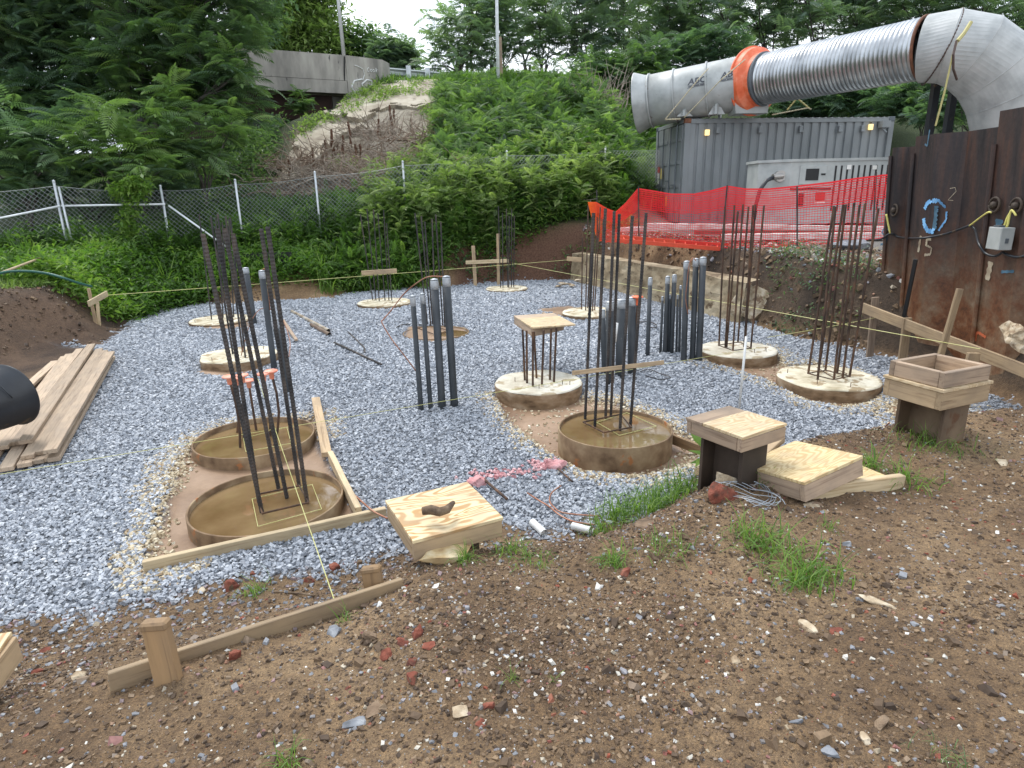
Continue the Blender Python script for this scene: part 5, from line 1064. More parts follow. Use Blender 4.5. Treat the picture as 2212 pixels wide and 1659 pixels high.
M_BLUE = pm('blue_spray', [(.10, .26, .48), (.2, .45, .75), (.3, .55, .8)], 9, .8, 0, .2); M_BLUED = pm('faded_blue_spray', [(.04, .09, .13), (.10, .2, .28)], 9, .8, 0, .2); M_CREAM = pm('cream_paint', [(.28, .21, .14), (.5, .42, .3)], 10, .8, 0, .2); M_ORSP = flat('orange_spray', (.55, .13, .05))
cw = lambda x, y: (1900.9+.2083*x, 259.2+.2083*y)
paint('spray_mark', [cw(462, 925), cw(490, 860), cw(540, 835), cw(600, 840), cw(675, 915)], .055, M_BLUE, pw)
paint('spray_mark', [cw(682, 950), cw(680, 1030), cw(600, 1145)], .055, M_BLUE, pw); paint('spray_mark', [cw(452, 1020), cw(460, 1090), cw(495, 1150), cw(560, 1160)], .055, M_BLUE, pw)
paint('spray_mark', [cw(565, 890), cw(560, 1010), cw(545, 1120)], .13, M_BLUED, pw); paint('spray_mark', [cw(575, 900), cw(570, 960)], .10, M_BLUE, pw)
paint('spray_mark', [cw(560, 1090), cw(520, 1170)], .10, M_BLUE, pw)
paint('spray_mark', [cw(85, 1135), cw(45, 1120), cw(20, 1165), cw(70, 1225), cw(60, 1285), cw(5, 1290)], .03, M_BLUED, pw); paint('spray_mark', [cw(515, 100), cw(490, 270), cw(465, 250)], .022, M_BLUED, pw)
paint('spray_mark', [cw(530, 1235), cw(485, 1240), cw(480, 1300), cw(530, 1330), cw(520, 1390), cw(460, 1400)], .035, M_CREAM, pw); paint('spray_mark', [cw(425, 1200), cw(395, 1370)], .04, M_CREAM, pw)
paint('spray_mark', [cw(725, 710), cw(780, 700), cw(790, 740), cw(705, 830), cw(760, 835)], .008, M_CREAM, pw); paint('spray_mark', [cw(1255, 1575), cw(1390, 1570)], .03, M_BLUED, pw); paint('spray_mark', [cw(1240, 1030), cw(1200, 1230)], .10, M_BLUED, pw)
paint('spray_mark', [cw(1150, 1470), cw(1110, 1660)], .07, M_CREAM, pw); paint('spray_mark', [c7(1870, 1125), c7(1920, 1110), c7(1965, 1140)], .03, M_ORSP, pw); paint('spray_mark', [c7(1905, 1115), c7(1900, 1165)], .02, M_ORSP, pw)
# hooks, cable and box hung on the wall
def near(q, dx=.06): p = onwall(*cw(*q)); return p-[dx, 0, 0]
for q, lb in [((170, 935), 'left round cable hook bolted to the rusty wall'), ((1215, 880), 'middle round cable hook on the rusty wall'), ((1440, 890), 'right round cable hook above the grey box')]:
    p = near(q, .03); MB().tube([p+np.array([0, .075*math.cos(a), .075*math.sin(a)]) for a in np.linspace(0, 6.28, 20)], .014, 6).tube([p+[.03, 0, 0], p-[.03, 0, 0]], .035, 8).build('cable_hook', M_COLD, None, True, label=lb, cat='hook')
wire('power_cable', [near(q, .07) for q in [(-60, 1240), (60, 1235), (165, 1175), (260, 1215), (480, 1225), (740, 1180), (1000, 1090)]], .014, M_BLK, 'black cable slung along the rusty wall in two yellow ties', 'cable')
wire('power_cable', [near(q, .07) for q in [(1000, 1090), (1050, 1140), (1090, 1280), (1160, 1380), (1260, 1410), (1340, 1370)]], .014, M_BLK, 'black cable dropping in a loop below the grey box', 'cable')
wire('power_cable', [near(q, .07) for q in [(1340, 1370), (1400, 1400), (1493, 1420), (1600, 1400)]], .014, M_BLK, 'black cable leaving the picture right of the grey box', 'cable')
M_YTIE = flat('yellow_tie', (.75, .68, .2))
wire('cable_tie', [near(q, .08) for q in [(125, 975), (165, 1175)]], .012, M_YTIE, 'left yellow tie holding the cable', 'tie'); wire('cable_tie', [near(q, .08) for q in [(1235, 960), (1180, 965), (1000, 1095)]], .010, M_YTIE, 'right long yellow tie holding the cable', 'tie')
wire('cable_tie', [near(q, .08) for q in [(1450, 930), (1400, 1010), (1370, 1100), (1400, 1095), (1440, 940), (1493, 990)]], .011, M_YTIE, 'yellow tie from which the grey box hangs', 'tie')
p = near((1345, 1225), .10); eb = thing('electrical_box', 'small pale grey electrical box hanging on the rusty wall', 'electric box', p-[0, 0, .12], -.15); MB().box((0, 0, .12), (.13, .24, .23)).build('box', M_GEN, eb, local=True, bevel=.006); MB().box((-.03, 0, .245), (.06, .1, .02)).build('hanger', M_CONTD, eb, local=True); MB().box((.0, -.125, .1), (.03, .01, .05)).build('latch', M_CONTD, eb, local=True)
# ================================================================ old concrete wall at the back right and chunks
M_OLDW = pm('old_footing', [(.16, .115, .065), (.31, .24, .15), (.46, .38, .26)], 2.2, .9, 0, .7, .02, stretch=(1, 1, 1.4), spots=(3, .6, (.12, .08, .045)))
A_, B_ = P(1232, 606, 0), P(1598, 700, 0); mb = MB(); n = 46; V = []; F = []; dd_ = (B_-A_)/np.linalg.norm(B_-A_); nn_ = np.array([-dd_[1], dd_[0], 0]); nn_ = nn_ if nn_[0] > 0 else -nn_; nz = 9
for i in range(n+1):
    for j in range(nz+1):
        p = A_+(B_-A_)*i/n; tz_ = .72+.05*wob(p[0], p[1], 1.3, 3); z = -.1+(tz_+.1)*j/nz; p = p+nn_*(.03*wob(p[0]*2+z*3, p[1]*2, 2.5, 3)+.05*(j/nz)); V.append((p[0], p[1], z))
for j in range(1): pass
for i in range(n+1): p = A_+(B_-A_)*i/n+nn_*.35; V.append((p[0], p[1], .74))
for i in range(n):
    for j in range(nz): a_ = i*(nz+1)+j; F.append((a_, a_+nz+1, a_+nz+2, a_+1))
    a_ = i*(nz+1)+nz; F.append((a_, a_+nz+1, (n+1)*(nz+1)+i+1, (n+1)*(nz+1)+i))
mb.add(V, F).build('footing_wall', M_OLDW, None, False, label='long stained tan concrete footing wall along the back right of the pit', cat='wall')
rock('concrete_chunk', PD(*c7(470, 950), 11.0), (.62, .5, .95), M_BUFF, 91, label='big pale broken concrete boulder at the end of the footing wall', cat='concrete', rough=.5)
rock('concrete_chunk', PD(*c7(1120, 560), 11.2), (.7, .4, .22), M_SLATE, 92, label='dark slab of stone on the rim behind the rightmost bars', cat='stone', rot=.4)
rock('concrete_chunk', PX(*c7(2180, 1130), 5.05), (.25, .45, .2), M_BUFF, 93, label='broken concrete slab jutting from the bank at the right edge', cat='concrete', rough=.6)
rock('concrete_chunk', P(2020, 985, .1), (.3, .2, .12), M_DKST, 94, label='brown stone by the foot of the tall column', cat='stone')
for i, (x, y, w) in enumerate([(1405, 612, .28), (1440, 605, .2), (1425, 616, .24), (1460, 612, .16), (1395, 618, .18)]):
    px_, py_ = c6(*( (x-864)/.3126, (y-432)/.3126)); g = PD(x-190, y, 15.6); rock('broken_slab', (g[0], g[1], max(g[2], .05)), (w, w*.6, .06), M_BUFF, 100+i, rot=i, label=['largest slab of the small broken concrete heap in the back corner', 'slab on the right of the heap in the back corner', 'front slab of the heap in the back corner', 'smallest slab of the heap in the back corner', 'left slab of the heap in the back corner'][i], cat='concrete')
# ================================================================ chain link fence
M_GALV = pm('galvanised_pipe', [(.42, .44, .45), (.6, .62, .63)], 6, .4, .6, .05); M_GALVW = flat('pale_rail', (.72, .74, .75), .4, .2)
M_MESHW = flat('fence_wire', (.30, .32, .32), .45, .5)
ft_px = [(-420, 425, 12.6), (-160, 412, 13.8), (117, 396, 15), (347, 406, 15.8), (508, 393, 16.6), (680, 376, 17.3), (870, 353, 18), (1095, 331, 18.9), (1308, 321, 19.8), (1520, 312, 20.9)]
FT = np.array([PD(*q) for q in ft_px]); FB = FT-np.array([0, 0, 1.95]); fe = thing('chain_link_fence', 'galvanised chain link fence running along the foot of the slope', 'fence', tuple(FB.mean(0)))
for i, p in enumerate(FT): MB().tube([FB[i]-[0, 0, .3], p+[0, 0, .04]], .03, 8).lathe([(0, .05), (.032, .03), (.034, .0), (.03, -.01)], 8, (p[0], p[1], p[2]+.03)).build('post', M_GALV, fe, True)
MB().tube([FB[2]+[.18, -.05, -.2], FT[2]+[.12, -.05, -.08]], .025, 8).build('post', M_GALV, fe, True)
rail = lambda a, bb, r=.024: MB().tube([a, bb], r, 8).build('rail', M_GALVW, fe, True)
rail(PD(-140, 500, 13.6), PD(130, 445, 14.9)); rail(PD(132, 445, 14.95), PD(357, 441, 15.7)); rail(PD(364, 444, 15.7), PD(505, 545, 15.9))
V = []; F = []; pr = .0038
def seg(p, q, r=pr):
    d = q-p; a = np.array([d[2], 0, -d[0]]); a = a/ (np.linalg.norm(a)+1e-9)*r; b0 = len(V); y_ = np.array([0, -r*1.4, 0])
    V.extend([p-a, p+a, p+y_, q-a, q+a, q+y_]); F.extend([(b0, b0+2, b0+5, b0+3), (b0+2, b0+1, b0+4, b0+5)])
for s in range(len(FT)-1):
    T0, T1, B0, B1 = FT[s]-[0, 0, .06], FT[s+1]-[0, 0, .06], FB[s], FB[s+1]; L = np.linalg.norm(T1-T0); n = int(L/.105); hn = 17
    def q_(u, v):
        v = min(max(v, 0), 1); sg = .05*math.sin(math.pi*u)*(1 if s != 2 else 1); return (T0*(1-v)+B0*v)*(1-u)+(T1*(1-v)+B1*v)*u-np.array([0, 0, sg*(1-v)])
    for i in range(-hn, n+hn):
        for sgn in (1, -1):
            u0, v0_ = (i/n, 0.) ; u1_, v1_ = ((i+sgn*hn)/n, 1.)
            lo_, hi_ = 0., 1.
            du = u1_-u0
            ta, tb_ = sorted(((0-u0)/du, (1-u0)/du)); ta, tb_ = max(0, ta), min(1, tb_)
            if tb_ <= ta: continue
            k = 3
            for j in range(k):
                t0_, t1_ = ta+(tb_-ta)*j/k, ta+(tb_-ta)*(j+1)/k; seg(q_(u0+du*t0_, t0_), q_(u0+du*t1_, t1_))
    for v_ in (0.0, 1.0):
        for j in range(8): seg(q_(j/8, v_), q_((j+1)/8, v_), .005)
me = mesh_np('wire_mesh', np.array(V)-np.array(FB.mean(0)), np.array(F)); link('wire_mesh', me, M_MESHW, fe, Matrix.Identity(4), inroot=True)
# ================================================================ bridge, guard rail, poles
M_BRC = pm('weathered_bridge_concrete', [(.17, .16, .145), (.31, .29, .26), (.43, .41, .36)], .9, .85, 0, .3, .01, stretch=(1.6, 1.6, .5), spots=(1.6, .62, (.09, .085, .08)))
M_BRG = pm('rusted_girder', [(.035, .02, .017), (.07, .035, .028)], 3, .8)
bL = PD(330, 88, 25.5); bM = PD(745, 119, 28.6); bR = PD(826, 129, 30.2); bR2 = PD(841, 137, 31.2)
br = thing('road_bridge', 'weathered concrete bridge end with parapet and graffiti at the top of the slope', 'bridge', (bM[0], bM[1], 5))
def wallseg(name, a, c_, h, th, m, dz=0, parent=br):
    a, c_ = np.array(a, float), np.array(c_, float); d = c_-a; d[2] = 0; d /= np.linalg.norm(d); nb = np.array([-d[1], d[0], 0]); nb = nb if nb[1] > 0 else -nb
    V = [a+[0, 0, -dz], c_+[0, 0, -dz], c_+[0, 0, -dz-h], a+[0, 0, -dz-h]]; V += [v+nb*th for v in V]
    return MB().add(V, [(0, 3, 2, 1), (4, 5, 6, 7), (0, 1, 5, 4), (3, 7, 6, 2), (0, 4, 7, 3), (1, 2, 6, 5)]).build(name, m, parent)
wallseg('parapet', bL, bM, .95, .35, M_BRC); wallseg('deck_edge', bL-[0, .04, 0], bM-[0, .04, 0], .48, .6, M_BRC, .97)
wallseg('parapet', bM+[.02, 0, 0], bR, 2.4, .35, M_BRC); wallseg('parapet', bR, bR2, 1.6, .35, M_BRC)
for q0_, q1_ in (((655, 0), (655, 0)),):
    pass
e0 = PD(545, 190, 27.6); wallseg('girder', PD(380, 188, 26.7), PD(716, 205, 29.0), 1.0, .3, M_BRG); wallseg('girder', PD(380, 188, 28.6), PD(716, 205, 31.0), 1.0, .3, M_BRG)
V = [bL-[0, -.7, 1.25], bM-[0, -.7, 1.25], bM+[2, 12, -1.25], bL+[2, 12, -1.25]]; V += [v-np.array([0, 0, .2]) for v in V]; MB().add(V, [(0, 1, 2, 3), (7, 6, 5, 4), (0, 4, 5, 1), (1, 5, 6, 2), (2, 6, 7, 3), (3, 7, 4, 0)]).build('deck', M_BRC, br)
wallseg('abutment', PD(716, 192, 29.2), PD(845, 200, 31.0), 3.2, 3.0, M_BRC); wallseg('pier_cap', PD(300, 285, 23.5), PD(640, 268, 27.5), .35, .8, M_BRG)
wallseg('dark_void', PD(250, 195, 33), PD(760, 195, 35), 6, .5, M_DARK)  # near-black sheet painting in the darkness under the deck
V = [bM+[0, 0, -.2]-[0, 0, 0]]; MB().tube([PD(744, 122, 28.5), PD(744, 200, 28.6)], .03, 4).build('joint', M_DARK, br)
M_CHALK = flat('white_graffiti', (.62, .62, .6), .9)
def bpaint(px, w=.05):
    pts = []
    for i in range(len(px)-1):
        for s in range(4): pts.append((px[i][0]+(px[i+1][0]-px[i][0])*s/4, px[i][1]+(px[i+1][1]-px[i][1])*s/4))
    pts.append(px[-1]); a_, b__ = bM, bR; nrm = np.cross(b__-a_, [0, 0, 1]); P3 = []
    for q in pts: d = dr(*q); tt = ((a_-[0, 0, CH]) @ nrm)/(d @ nrm); P3.append(Vector((d*tt*.999+[0, 0, CH]).tolist()))
    MB().tube(P3, w/2, 4).build('graffiti', M_CHALK, br)
cb = lambda x, y: (518.5+.3359*x, .3359*y)
bpaint([cb(735, 420), cb(765, 430), cb(790, 445), cb(800, 480), cb(790, 515)], .04)
bpaint([cb(785, 510), cb(735, 520), cb(718, 560), cb(740, 600), cb(775, 612), cb(795, 580), cb(785, 540), cb(815, 515), cb(845, 520), cb(850, 560), cb(825, 600), cb(800, 595)], .07)
for ch, x0 in (('C', 822), ('o', 840), ('o', 857), ('k', 874)):
    if ch in 'Co': bpaint([cb(x0+6*math.cos(a)+3, 450+(14 if ch == 'C' else 8)*math.sin(a)+(0 if ch == 'C' else 4)) for a in np.linspace(.6 if ch == 'C' else 0, 5.6 if ch == 'C' else 6.28, 8)], .03)
    else: bpaint([cb(x0, 438), cb(x0, 465)], .03); bpaint([cb(x0+8, 448), cb(x0, 456), cb(x0+8, 465)], .03)
# concrete paving slabs on the slope
def paving(poly, label, lift):
    pl = [tuple(PD(*q)[:2]) for q in poly]; xs = [p[0] for p in pl]; ys = [p[1] for p in pl]; st_ = .06; gx_ = np.arange(min(xs), max(xs)+st_, st_); gy_ = np.arange(min(ys), max(ys)+st_, st_); XX, YY = np.meshgrid(gx_, gy_)
    ins = inpoly(XX+.03, YY+.03, pl); e = edged(XX+.03, YY+.03, pl); ins &= ~((e < .25) & (wob(XX, YY, 2.5, 3, 2) > .3)); ZZ = hill(XX, YY)+lift; V = []; F = []; idx = {}
    def vid(i, j):
        if (i, j) not in idx: idx[(i, j)] = len(V); V.append((XX[i, j], YY[i, j], ZZ[i, j]))
        return idx[(i, j)]
    for i in range(len(gy_)-1):
        for j in range(len(gx_)-1):
            if ins[i, j]: F.append((vid(i, j), vid(i, j+1), vid(i+1, j+1), vid(i+1, j)))
    o = MB().add(V, F).build('slope_paving', M_PAVE, None, False, label=label, cat='concrete slab'); md = o.modifiers.new('thick', 'SOLIDIFY'); md.thickness = .3; md.offset = -1
M_PAVE = pm('slope_paving_concrete', [(.22, .18, .13), (.38, .33, .25), (.5, .45, .36)], .9, .9, 0, .4, .02, spots=(1.4, .6, (.2, .17, .13)), stretch=(1.5, 1.5, 1))
paving([(695, 258, 26.3), (850, 197, 30.4), (950, 195, 31), (952, 250, 27.5), (900, 268, 26.6), (850, 262, 27), (780, 280, 25.6)], 'upper wedge of bare concrete paving under the guard rail', .16)
paving([(592, 376, 20.7), (610, 347, 21.8), (640, 290, 24.2), (695, 264, 25.6), (790, 280, 25.2), (730, 296, 24.2), (700, 320, 23), (660, 350, 21.8), (640, 376, 20.8)], 'lower curved strip of pale paving at the left edge of the bare slope', .14)
# guard rail
gr_px = [(842, 155, 31.4), (900, 160, 32), (960, 165, 32.6), (1020, 170, 33.2), (1085, 175, 33.8), (1160, 180, 34.5), (1230, 184, 35.2), (1300, 187, 36), (1400, 192, 37.5)]
GR = [PD(*q) for q in gr_px]; grt = thing('guard_rail', 'steel highway guard rail along the top of the slope', 'guard rail', GR[3]-[0, 0, .8])
mb = MB(); V = []
for p in GR:
    for dz, dy in ((.17, 0), (.11, -.07), (.03, 0), (-.03, 0), (-.11, -.07), (-.17, 0)): V.append(p+[0, dy, dz])
F = [(i*6+j, i*6+j+1, (i+1)*6+j+1, (i+1)*6+j) for i in range(len(GR)-1) for j in range(5)]; mb.add(V, F).build('rail', pm('rail_steel', [(.24, .27, .27), (.38, .41, .4)], 3, .5, .3), grt)
for x, y, d in [(884, 158, 31.7), (925, 162, 32.2), (1018, 170, 33.1), (1107, 176, 34), (1210, 182, 35)]: p = PD(x, y, d); MB().box((p[0], p[1]-.14, p[2]-.3), (.2, .2, 1.15)).build('post', M_GALV, grt)
M_POLE = pm('pole_grey', [(.4, .41, .4), (.52, .53, .52)], 4, .5, .2)
MB().tube([PD(743, 122, 32), PD(730, -5, 32), PD(722, -120, 32)], [.085, .07, .06], 10).build('lamp_pole', M_POLE, None, True, label='grey street lamp pole rising behind the bridge parapet', cat='pole')
MB().tube([PD(1077, 212, 29.5), PD(1074, 60, 29.5), PD(1071, -140, 29.5)], [.075, .07, .06], 10).build('sign_pole', flat('white_pole', (.62, .64, .64)), None, True, label='white pole standing on the green slope against the sky', cat='pole')
MB().tube([PD(1083, 200, 30), PD(1079, 80, 30)], .09, 8).build('wooden_post', W_GREY, None, label='weathered wooden post right behind the white pole', cat='post')
MB().tube([PD(1268, 400, 20.5), PD(1268, 308, 20.5)], .13, 10).build('timber_post', M_BARK, None, label='dark stubby timber post behind the fence left of the container', cat='post')
tag(MB().box(PD(515, 562, 15.6), (2.6, .02, .34)).build('silt_fence', M_DARK, None), 'low black fabric strip at the foot of the fence behind the leaning bars', 'silt fence')
# road
rd = [PD(-50, 170, 30), ]
V = [(-60, 36.5, 7.42), (90, 36.5+12, 7.42), (90, 46+12, 7.42), (-60, 46, 7.42)]; 
MB().add([(-8, 33.4, 7.40), (60, 40, 7.40), (60, 49, 7.40), (-8, 42, 7.40)], [(0, 1, 2, 3)]).build('road', flat('asphalt', (.05, .05, .052), .9), None, kind='structure')
# ================================================================ vegetation
def leafmat(name, cols, tr=.48, rough=.45): return attr_mat(name, [(i/(len(cols)-1), c) for i, c in enumerate(cols)], rough, tr)
L_DARK = leafmat('dark_leaves', [(.075, .125, .09), (.11, .18, .115), (.155, .24, .125), (.21, .31, .13)])  # bluish lift puts an aerial veil into the leaf colour
L_MID = leafmat('mid_leaves', [(.065, .11, .065), (.10, .165, .08), (.15, .235, .09), (.22, .32, .10)])
L_BRT = leafmat('bright_leaves', [(.045, .09, .022), (.08, .16, .032), (.125, .23, .045), (.22, .32, .075)])
L_FAR = leafmat('far_leaves', [(.11, .16, .13), (.155, .22, .16), (.2, .28, .18), (.26, .35, .19)])  # paled: distance haze is mixed into these leaf colours
L_YEL = leafmat('yellow_green_leaves', [(.11, .16, .06), (.17, .24, .08), (.24, .33, .11), (.32, .40, .15)])
L_DRY = leafmat('dry_stalks', [(.07, .035, .022), (.14, .075, .045), (.24, .15, .10), (.36, .28, .2)], .05)
M_TRUNK = pm('tree_bark', [(.035, .03, .026), (.08, .07, .06), (.13, .12, .105)], 8, .9, 0, .4, .01, stretch=(1, 1, .3))
def compound(n=9, droop=.45, w=.055, ll=.3):
    V = []; F = []
    def rp(s): return np.array([s*(1-.12*s), 0, .22*s-droop*s*s])
    for i in range(n):
        s = .12+.86*i/(n-1); p = rp(s); l = ll*(1-.45*abs(2*s-.9)**1.5)
        for sg in (1, -1):
            d = np.array([.42, sg*.9, -.28]); d /= np.linalg.norm(d); side = np.array([.9, -sg*.42, 0])*w; b = len(V)
            V += [p, p+d*l*.4+side, p+d*l-[0, 0, l*.15], p+d*l*.45-side]; F.append((b, b+1, b+2, b+3))
    b = len(V); p = rp(.97); V += [p, p+[.1, .05, -.06], p+[.22, 0, -.14], p+[.1, -.05, -.06]]; F.append((b, b+1, b+2, b+3))
    for i in range(3):
        a, c = rp(i/3), rp((i+1)/3); b = len(V); V += [a-[0, .006, 0], a+[0, .006, 0], c+[0, .004, 0], c-[0, .004, 0]]; F.append((b, b+1, b+2, b+3))
    return np.array(V, float), np.array(F)
CMP = compound(11, .45, .03, .3); CMPF = compound(7, .4, .06, .38); CMPU = compound(9, .3, .036, .28)
def simple(w=.42, bend=.2):
    V = np.array([(0, 0, 0), (.4, w/2, .05), (1, 0, -bend), (.4, -w/2, .05)], float); return V, np.array([(0, 1, 2, 3)])
SMP = simple(); SMPN = simple(.25, .3)
def blade(w=.02, segs=4, bend=.9):
    V = []; 
    for i in range(segs+1):
        s = i/segs; a = bend*s; x = s*math.sin(a)*.7; z = s*math.cos(a*.9); ww = w*(1-s**2*.95); V += [(x, -ww/2, z), (x, ww/2, z)]
    return np.array(V, float), np.array([(2*i, 2*i+1, 2*i+3, 2*i+2) for i in range(segs)])
BLD = [blade(.05, 4, b_) for b_ in (.4, .9, 1.5, 2.0)]
def leaves(centres, k, L, tmpl, up=.25, upv=.35, spread=0., shade=None, jit=.2):
    """k leaves radiating from each centre"""
    n = len(centres)*k; c = np.repeat(centres, k, 0)+rng.normal(0, spread, (n, 3))
    yaw = np.tile(np.arange(k)*2*np.pi/k, len(centres))+rng.uniform(0, 6.28, len(centres)).repeat(k)+rng.normal(0, .25, n)
    M = rotm(yaw, rng.normal(up, upv, n), rng.normal(0, .35, n)); s = L*rng.uniform(.6, 1.15, n)
    sh = np.repeat(rng.random(len(centres)), k) if shade is None else np.repeat(shade, k)
    return scat(tmpl[0], tmpl[1], c, M, s, np.clip(sh+rng.normal(0, jit, n), 0, 1))
def inball(n, c, r, sq=1.): 
    v = rng.normal(0, 1, (n, 3)); v /= np.linalg.norm(v, axis=1)[:, None]; v *= (rng.random(n)**.4)[:, None]; return np.array(c)+v*np.array([r, r, r*sq])
def limb(mb, a, b, r0, r1, wig=.1, k=5, n=6):
    a, b = np.array(a, float), np.array(b, float); L = np.linalg.norm(b-a); pts = [a+(b-a)*i/k+(rng.normal(0, wig*L/k, 3) if 0 < i < k else 0)+[0, 0, .12*L*math.sin(math.pi*i/k)*.5] for i in range(k+1)]
    mb.tube(pts, [r0+(r1-r0)*i/k for i in range(k+1)], n); return pts
def tree(name, label, base, lobes, k, L, tmpl, mat, r=.12, per=26, shade=(.2, .8), group=None, cat='tree', up=.25, twigs=.35, stems=1, sq=.8):
    base = np.array(base, float); t = thing(name, label, cat, base, 0, group); mb = MB(); allc = []; shd = []
    lob = [np.array(l, float) for l in lobes]; ctr = np.mean([l[:3] for l in lob], 0); zmax = max(l[2] for l in lob)
    fork = base+(ctr-base)*.45; tp = []
    for s in range(stems):
        b_ = base+(rng.normal(0, .25, 3)*[1, 1, 0] if s else 0); tp.append(limb(mb, b_-[0, 0, .3], fork+rng.normal(0, .3, 3)*(s > 0), r, r*.6, .06, 5, 8))
    for i, l in enumerate(lob):
        st_ = tp[i % stems][3 if i % 2 else 5]; p = limb(mb, st_, l[:3], r*.5, r*.18, .16)
        cs = inball(int(per*(l[3]/1.)**2), l[:3], l[3], sq); allc.append(cs)
        hh = (cs[:, 2]-l[2])/(l[3]*sq+.01); shd.append(np.clip(shade[0]+(shade[1]-shade[0])*rng.random(len(cs)), 0, 1))
        for c in cs[::max(1, int(1/twigs))]: limb(mb, p[3], c, r*.12, r*.04, .1, 3, 4)
    mb.build('trunk', M_TRUNK, t, True); cs = np.concatenate(allc); emit('crown', leaves(cs, k, L, tmpl, up, .35, L*.12, np.concatenate(shd)), mat, t); return t
def lb(px, py, Y, r): p = PD(px, py, Y); return (p[0], p[1], p[2], r)
def gz(x, y): return float(height(np.array([x]), np.array([y]))[0])
def bs(px, Y): p = PD(px, 500, Y); return (p[0], Y, gz(p[0], Y))
# --- big trees at the left
G1 = 'sumac like trees and saplings left of the bridge'
tree('shade_tree', 'tallest dark tree filling the upper left corner', bs(40, 21), [lb(-120, 40, 21, 2.4), lb(40, 30, 21, 2.2), lb(160, 60, 21.5, 2.2), lb(60, 170, 21, 2.2), lb(-60, 230, 20, 2.2), lb(190, 200, 21, 1.9), lb(-150, 160, 20, 2.3), lb(100, -90, 21, 2.6), lb(-80, -120, 21, 2.6)], 7, .85, CMP, L_DARK, .2, 17, (.1, .8), G1, stems=2)
tree('shade_tree', 'dark tree with drooping fronds against the bridge parapet', bs(330, 20), [lb(300, 50, 20.5, 1.9), lb(420, 40, 20.5, 1.7), lb(380, 130, 20, 1.8), lb(480, 110, 19.5, 1.25), lb(500, 170, 19, .95), lb(300, 160, 20, 1.8), lb(520, 20, 20.5, .9), lb(440, -80, 20.5, 2.3), lb(290, -90, 20.5, 2.4), lb(420, 215, 20, 1.2), lb(512, 235, 19.5, .8)], 7, .8, CMP, L_MID, .16, 15, (.0, .7), G1, stems=3)
tree('sapling', 'bright fronded sapling in the middle, in front of the dark trees', bs(270, 16.3), [lb(240, 270, 16.6, .8), lb(330, 300, 16.6, .85), lb(255, 330, 16.3, .8), lb(345, 370, 16.3, .6), lb(190, 330, 16.4, .7)], 8, .75, CMP, L_MID, .06, 15, (.5, 1.0), G1, stems=2, up=.3)
tree('sapling', 'broad sapling with pale green fronds just left of the bridge opening', bs(450, 17.6), [lb(430, 270, 17.6, .8), lb(500, 265, 17.6, .6), lb(400, 330, 17.4, .8), lb(460, 330, 17.4, .6), lb(365, 240, 17.8, .8)], 8, .72, CMP, L_MID, .06, 14, (.35, .9), G1, stems=2)
tree('sapling', 'dark sapling at the far left behind the fence', bs(60, 16.4), [lb(30, 300, 16.6, 1.0), lb(110, 320, 16.5, .9), lb(-60, 330, 16, 1.1), lb(70, 380, 16.3, .7), lb(150, 370, 16.6, .7)], 8, .75, CMP, L_DARK, .06, 14, (.2, .9), G1, stems=2)
tree('sapling', 'low shadowed sapling filling behind the fence left of centre', bs(200, 17.8), [lb(170, 300, 18.4, 1.2), lb(280, 380, 18, 1.1), lb(380, 390, 17.8, .9), lb(100, 400, 17.6, 1.0), lb(0, 400, 17, 1.0), lb(240, 420, 17.4, .7)], 7, .7, CMP, L_DARK, .05, 14, (.0, .5), G1)
for x, y, Y, lb_ in [(655, 215, 27.3, 'small sapling standing before the dark bridge opening'), (583, 245, 26.5, 'tiny sapling at the lower corner of the bridge opening'), (722, 235, 27, 'leafy sprout at the foot of the graffiti wall')]:
    b0 = PD(x, y+ (45 if x == 655 else 30), Y); tree('sapling', lb_, (b0[0], b0[1], min(gz(b0[0], b0[1]), b0[2])), [lb(x, y-12, Y, .35), lb(x, y+8, Y, .5), lb(x-10, y+22, Y, .4)] if x == 655 else [lb(x, y+14, Y, .3)], 6, .4, CMPF, L_MID, .03, 40, (.3, .8), G1)
# --- trees behind the bridge
G2 = 'trees on the far side of the road'
def btree(label, base, lobes, per=60, mat=L_YEL, L=.42, shade=(.1, .9), r=.18):
    t = thing('roadside_tree', label, 'tree', base, 0, G2); mb = MB(); cc = []; base = np.array(base); ctr = np.mean([np.array(l[:3]) for l in lobes], 0); tr_ = limb(mb, base-[0, 0, .3], base+(ctr-base)*.5, r, r*.6, .05, 5, 8)
    for l in lobes:
        p = limb(mb, tr_[4], l[:3], r*.5, r*.15, .15); cs = inball(int(per*l[3]**2), l[:3], l[3], .85); cc.append(cs)
        for c in cs[::6]: limb(mb, p[3], c, r*.1, r*.03, .1, 3, 4)
    mb.build('trunk', M_TRUNK, t, True); cs = np.concatenate(cc); emit('crown', leaves(cs, 7, L, SMP, .1, .6, .28, shade[0]+(shade[1]-shade[0])*rng.random(len(cs)), .15), mat, t)
btree('light green broadleaf tree behind the parapet, left of the lamp pole', bs(640, 40), [lb(600, 40, 40, 2.0), lb(675, 35, 40, 2.0), lb(640, 85, 39.5, 1.9), lb(590, 100, 39.5, 1.4), lb(700, 90, 39.5, 1.4), lb(620, -40, 40, 2.0), lb(690, -10, 40, 1.5)])
btree('low leafy tree behind the parapet between the lamp pole and the open sky', bs(780, 41), [lb(760, 88, 41, 1.1), lb(795, 92, 41, 1.0), lb(770, 115, 41, 1.3), lb(742, 105, 41, 1.0)], 60, L_MID, .4)
tree('roadside_tree', 'fronded small tree at the end of the parapet below the sky gap', bs(850, 40), [lb(845, 105, 40, 1.0), lb(870, 120, 40, .9), lb(830, 130, 40, 1.0), lb(860, 140, 40, 1.0), lb(825, 112, 40, .7)], 6, .9, CMPF, L_FAR, .1, 22, (.2, .7), G2)
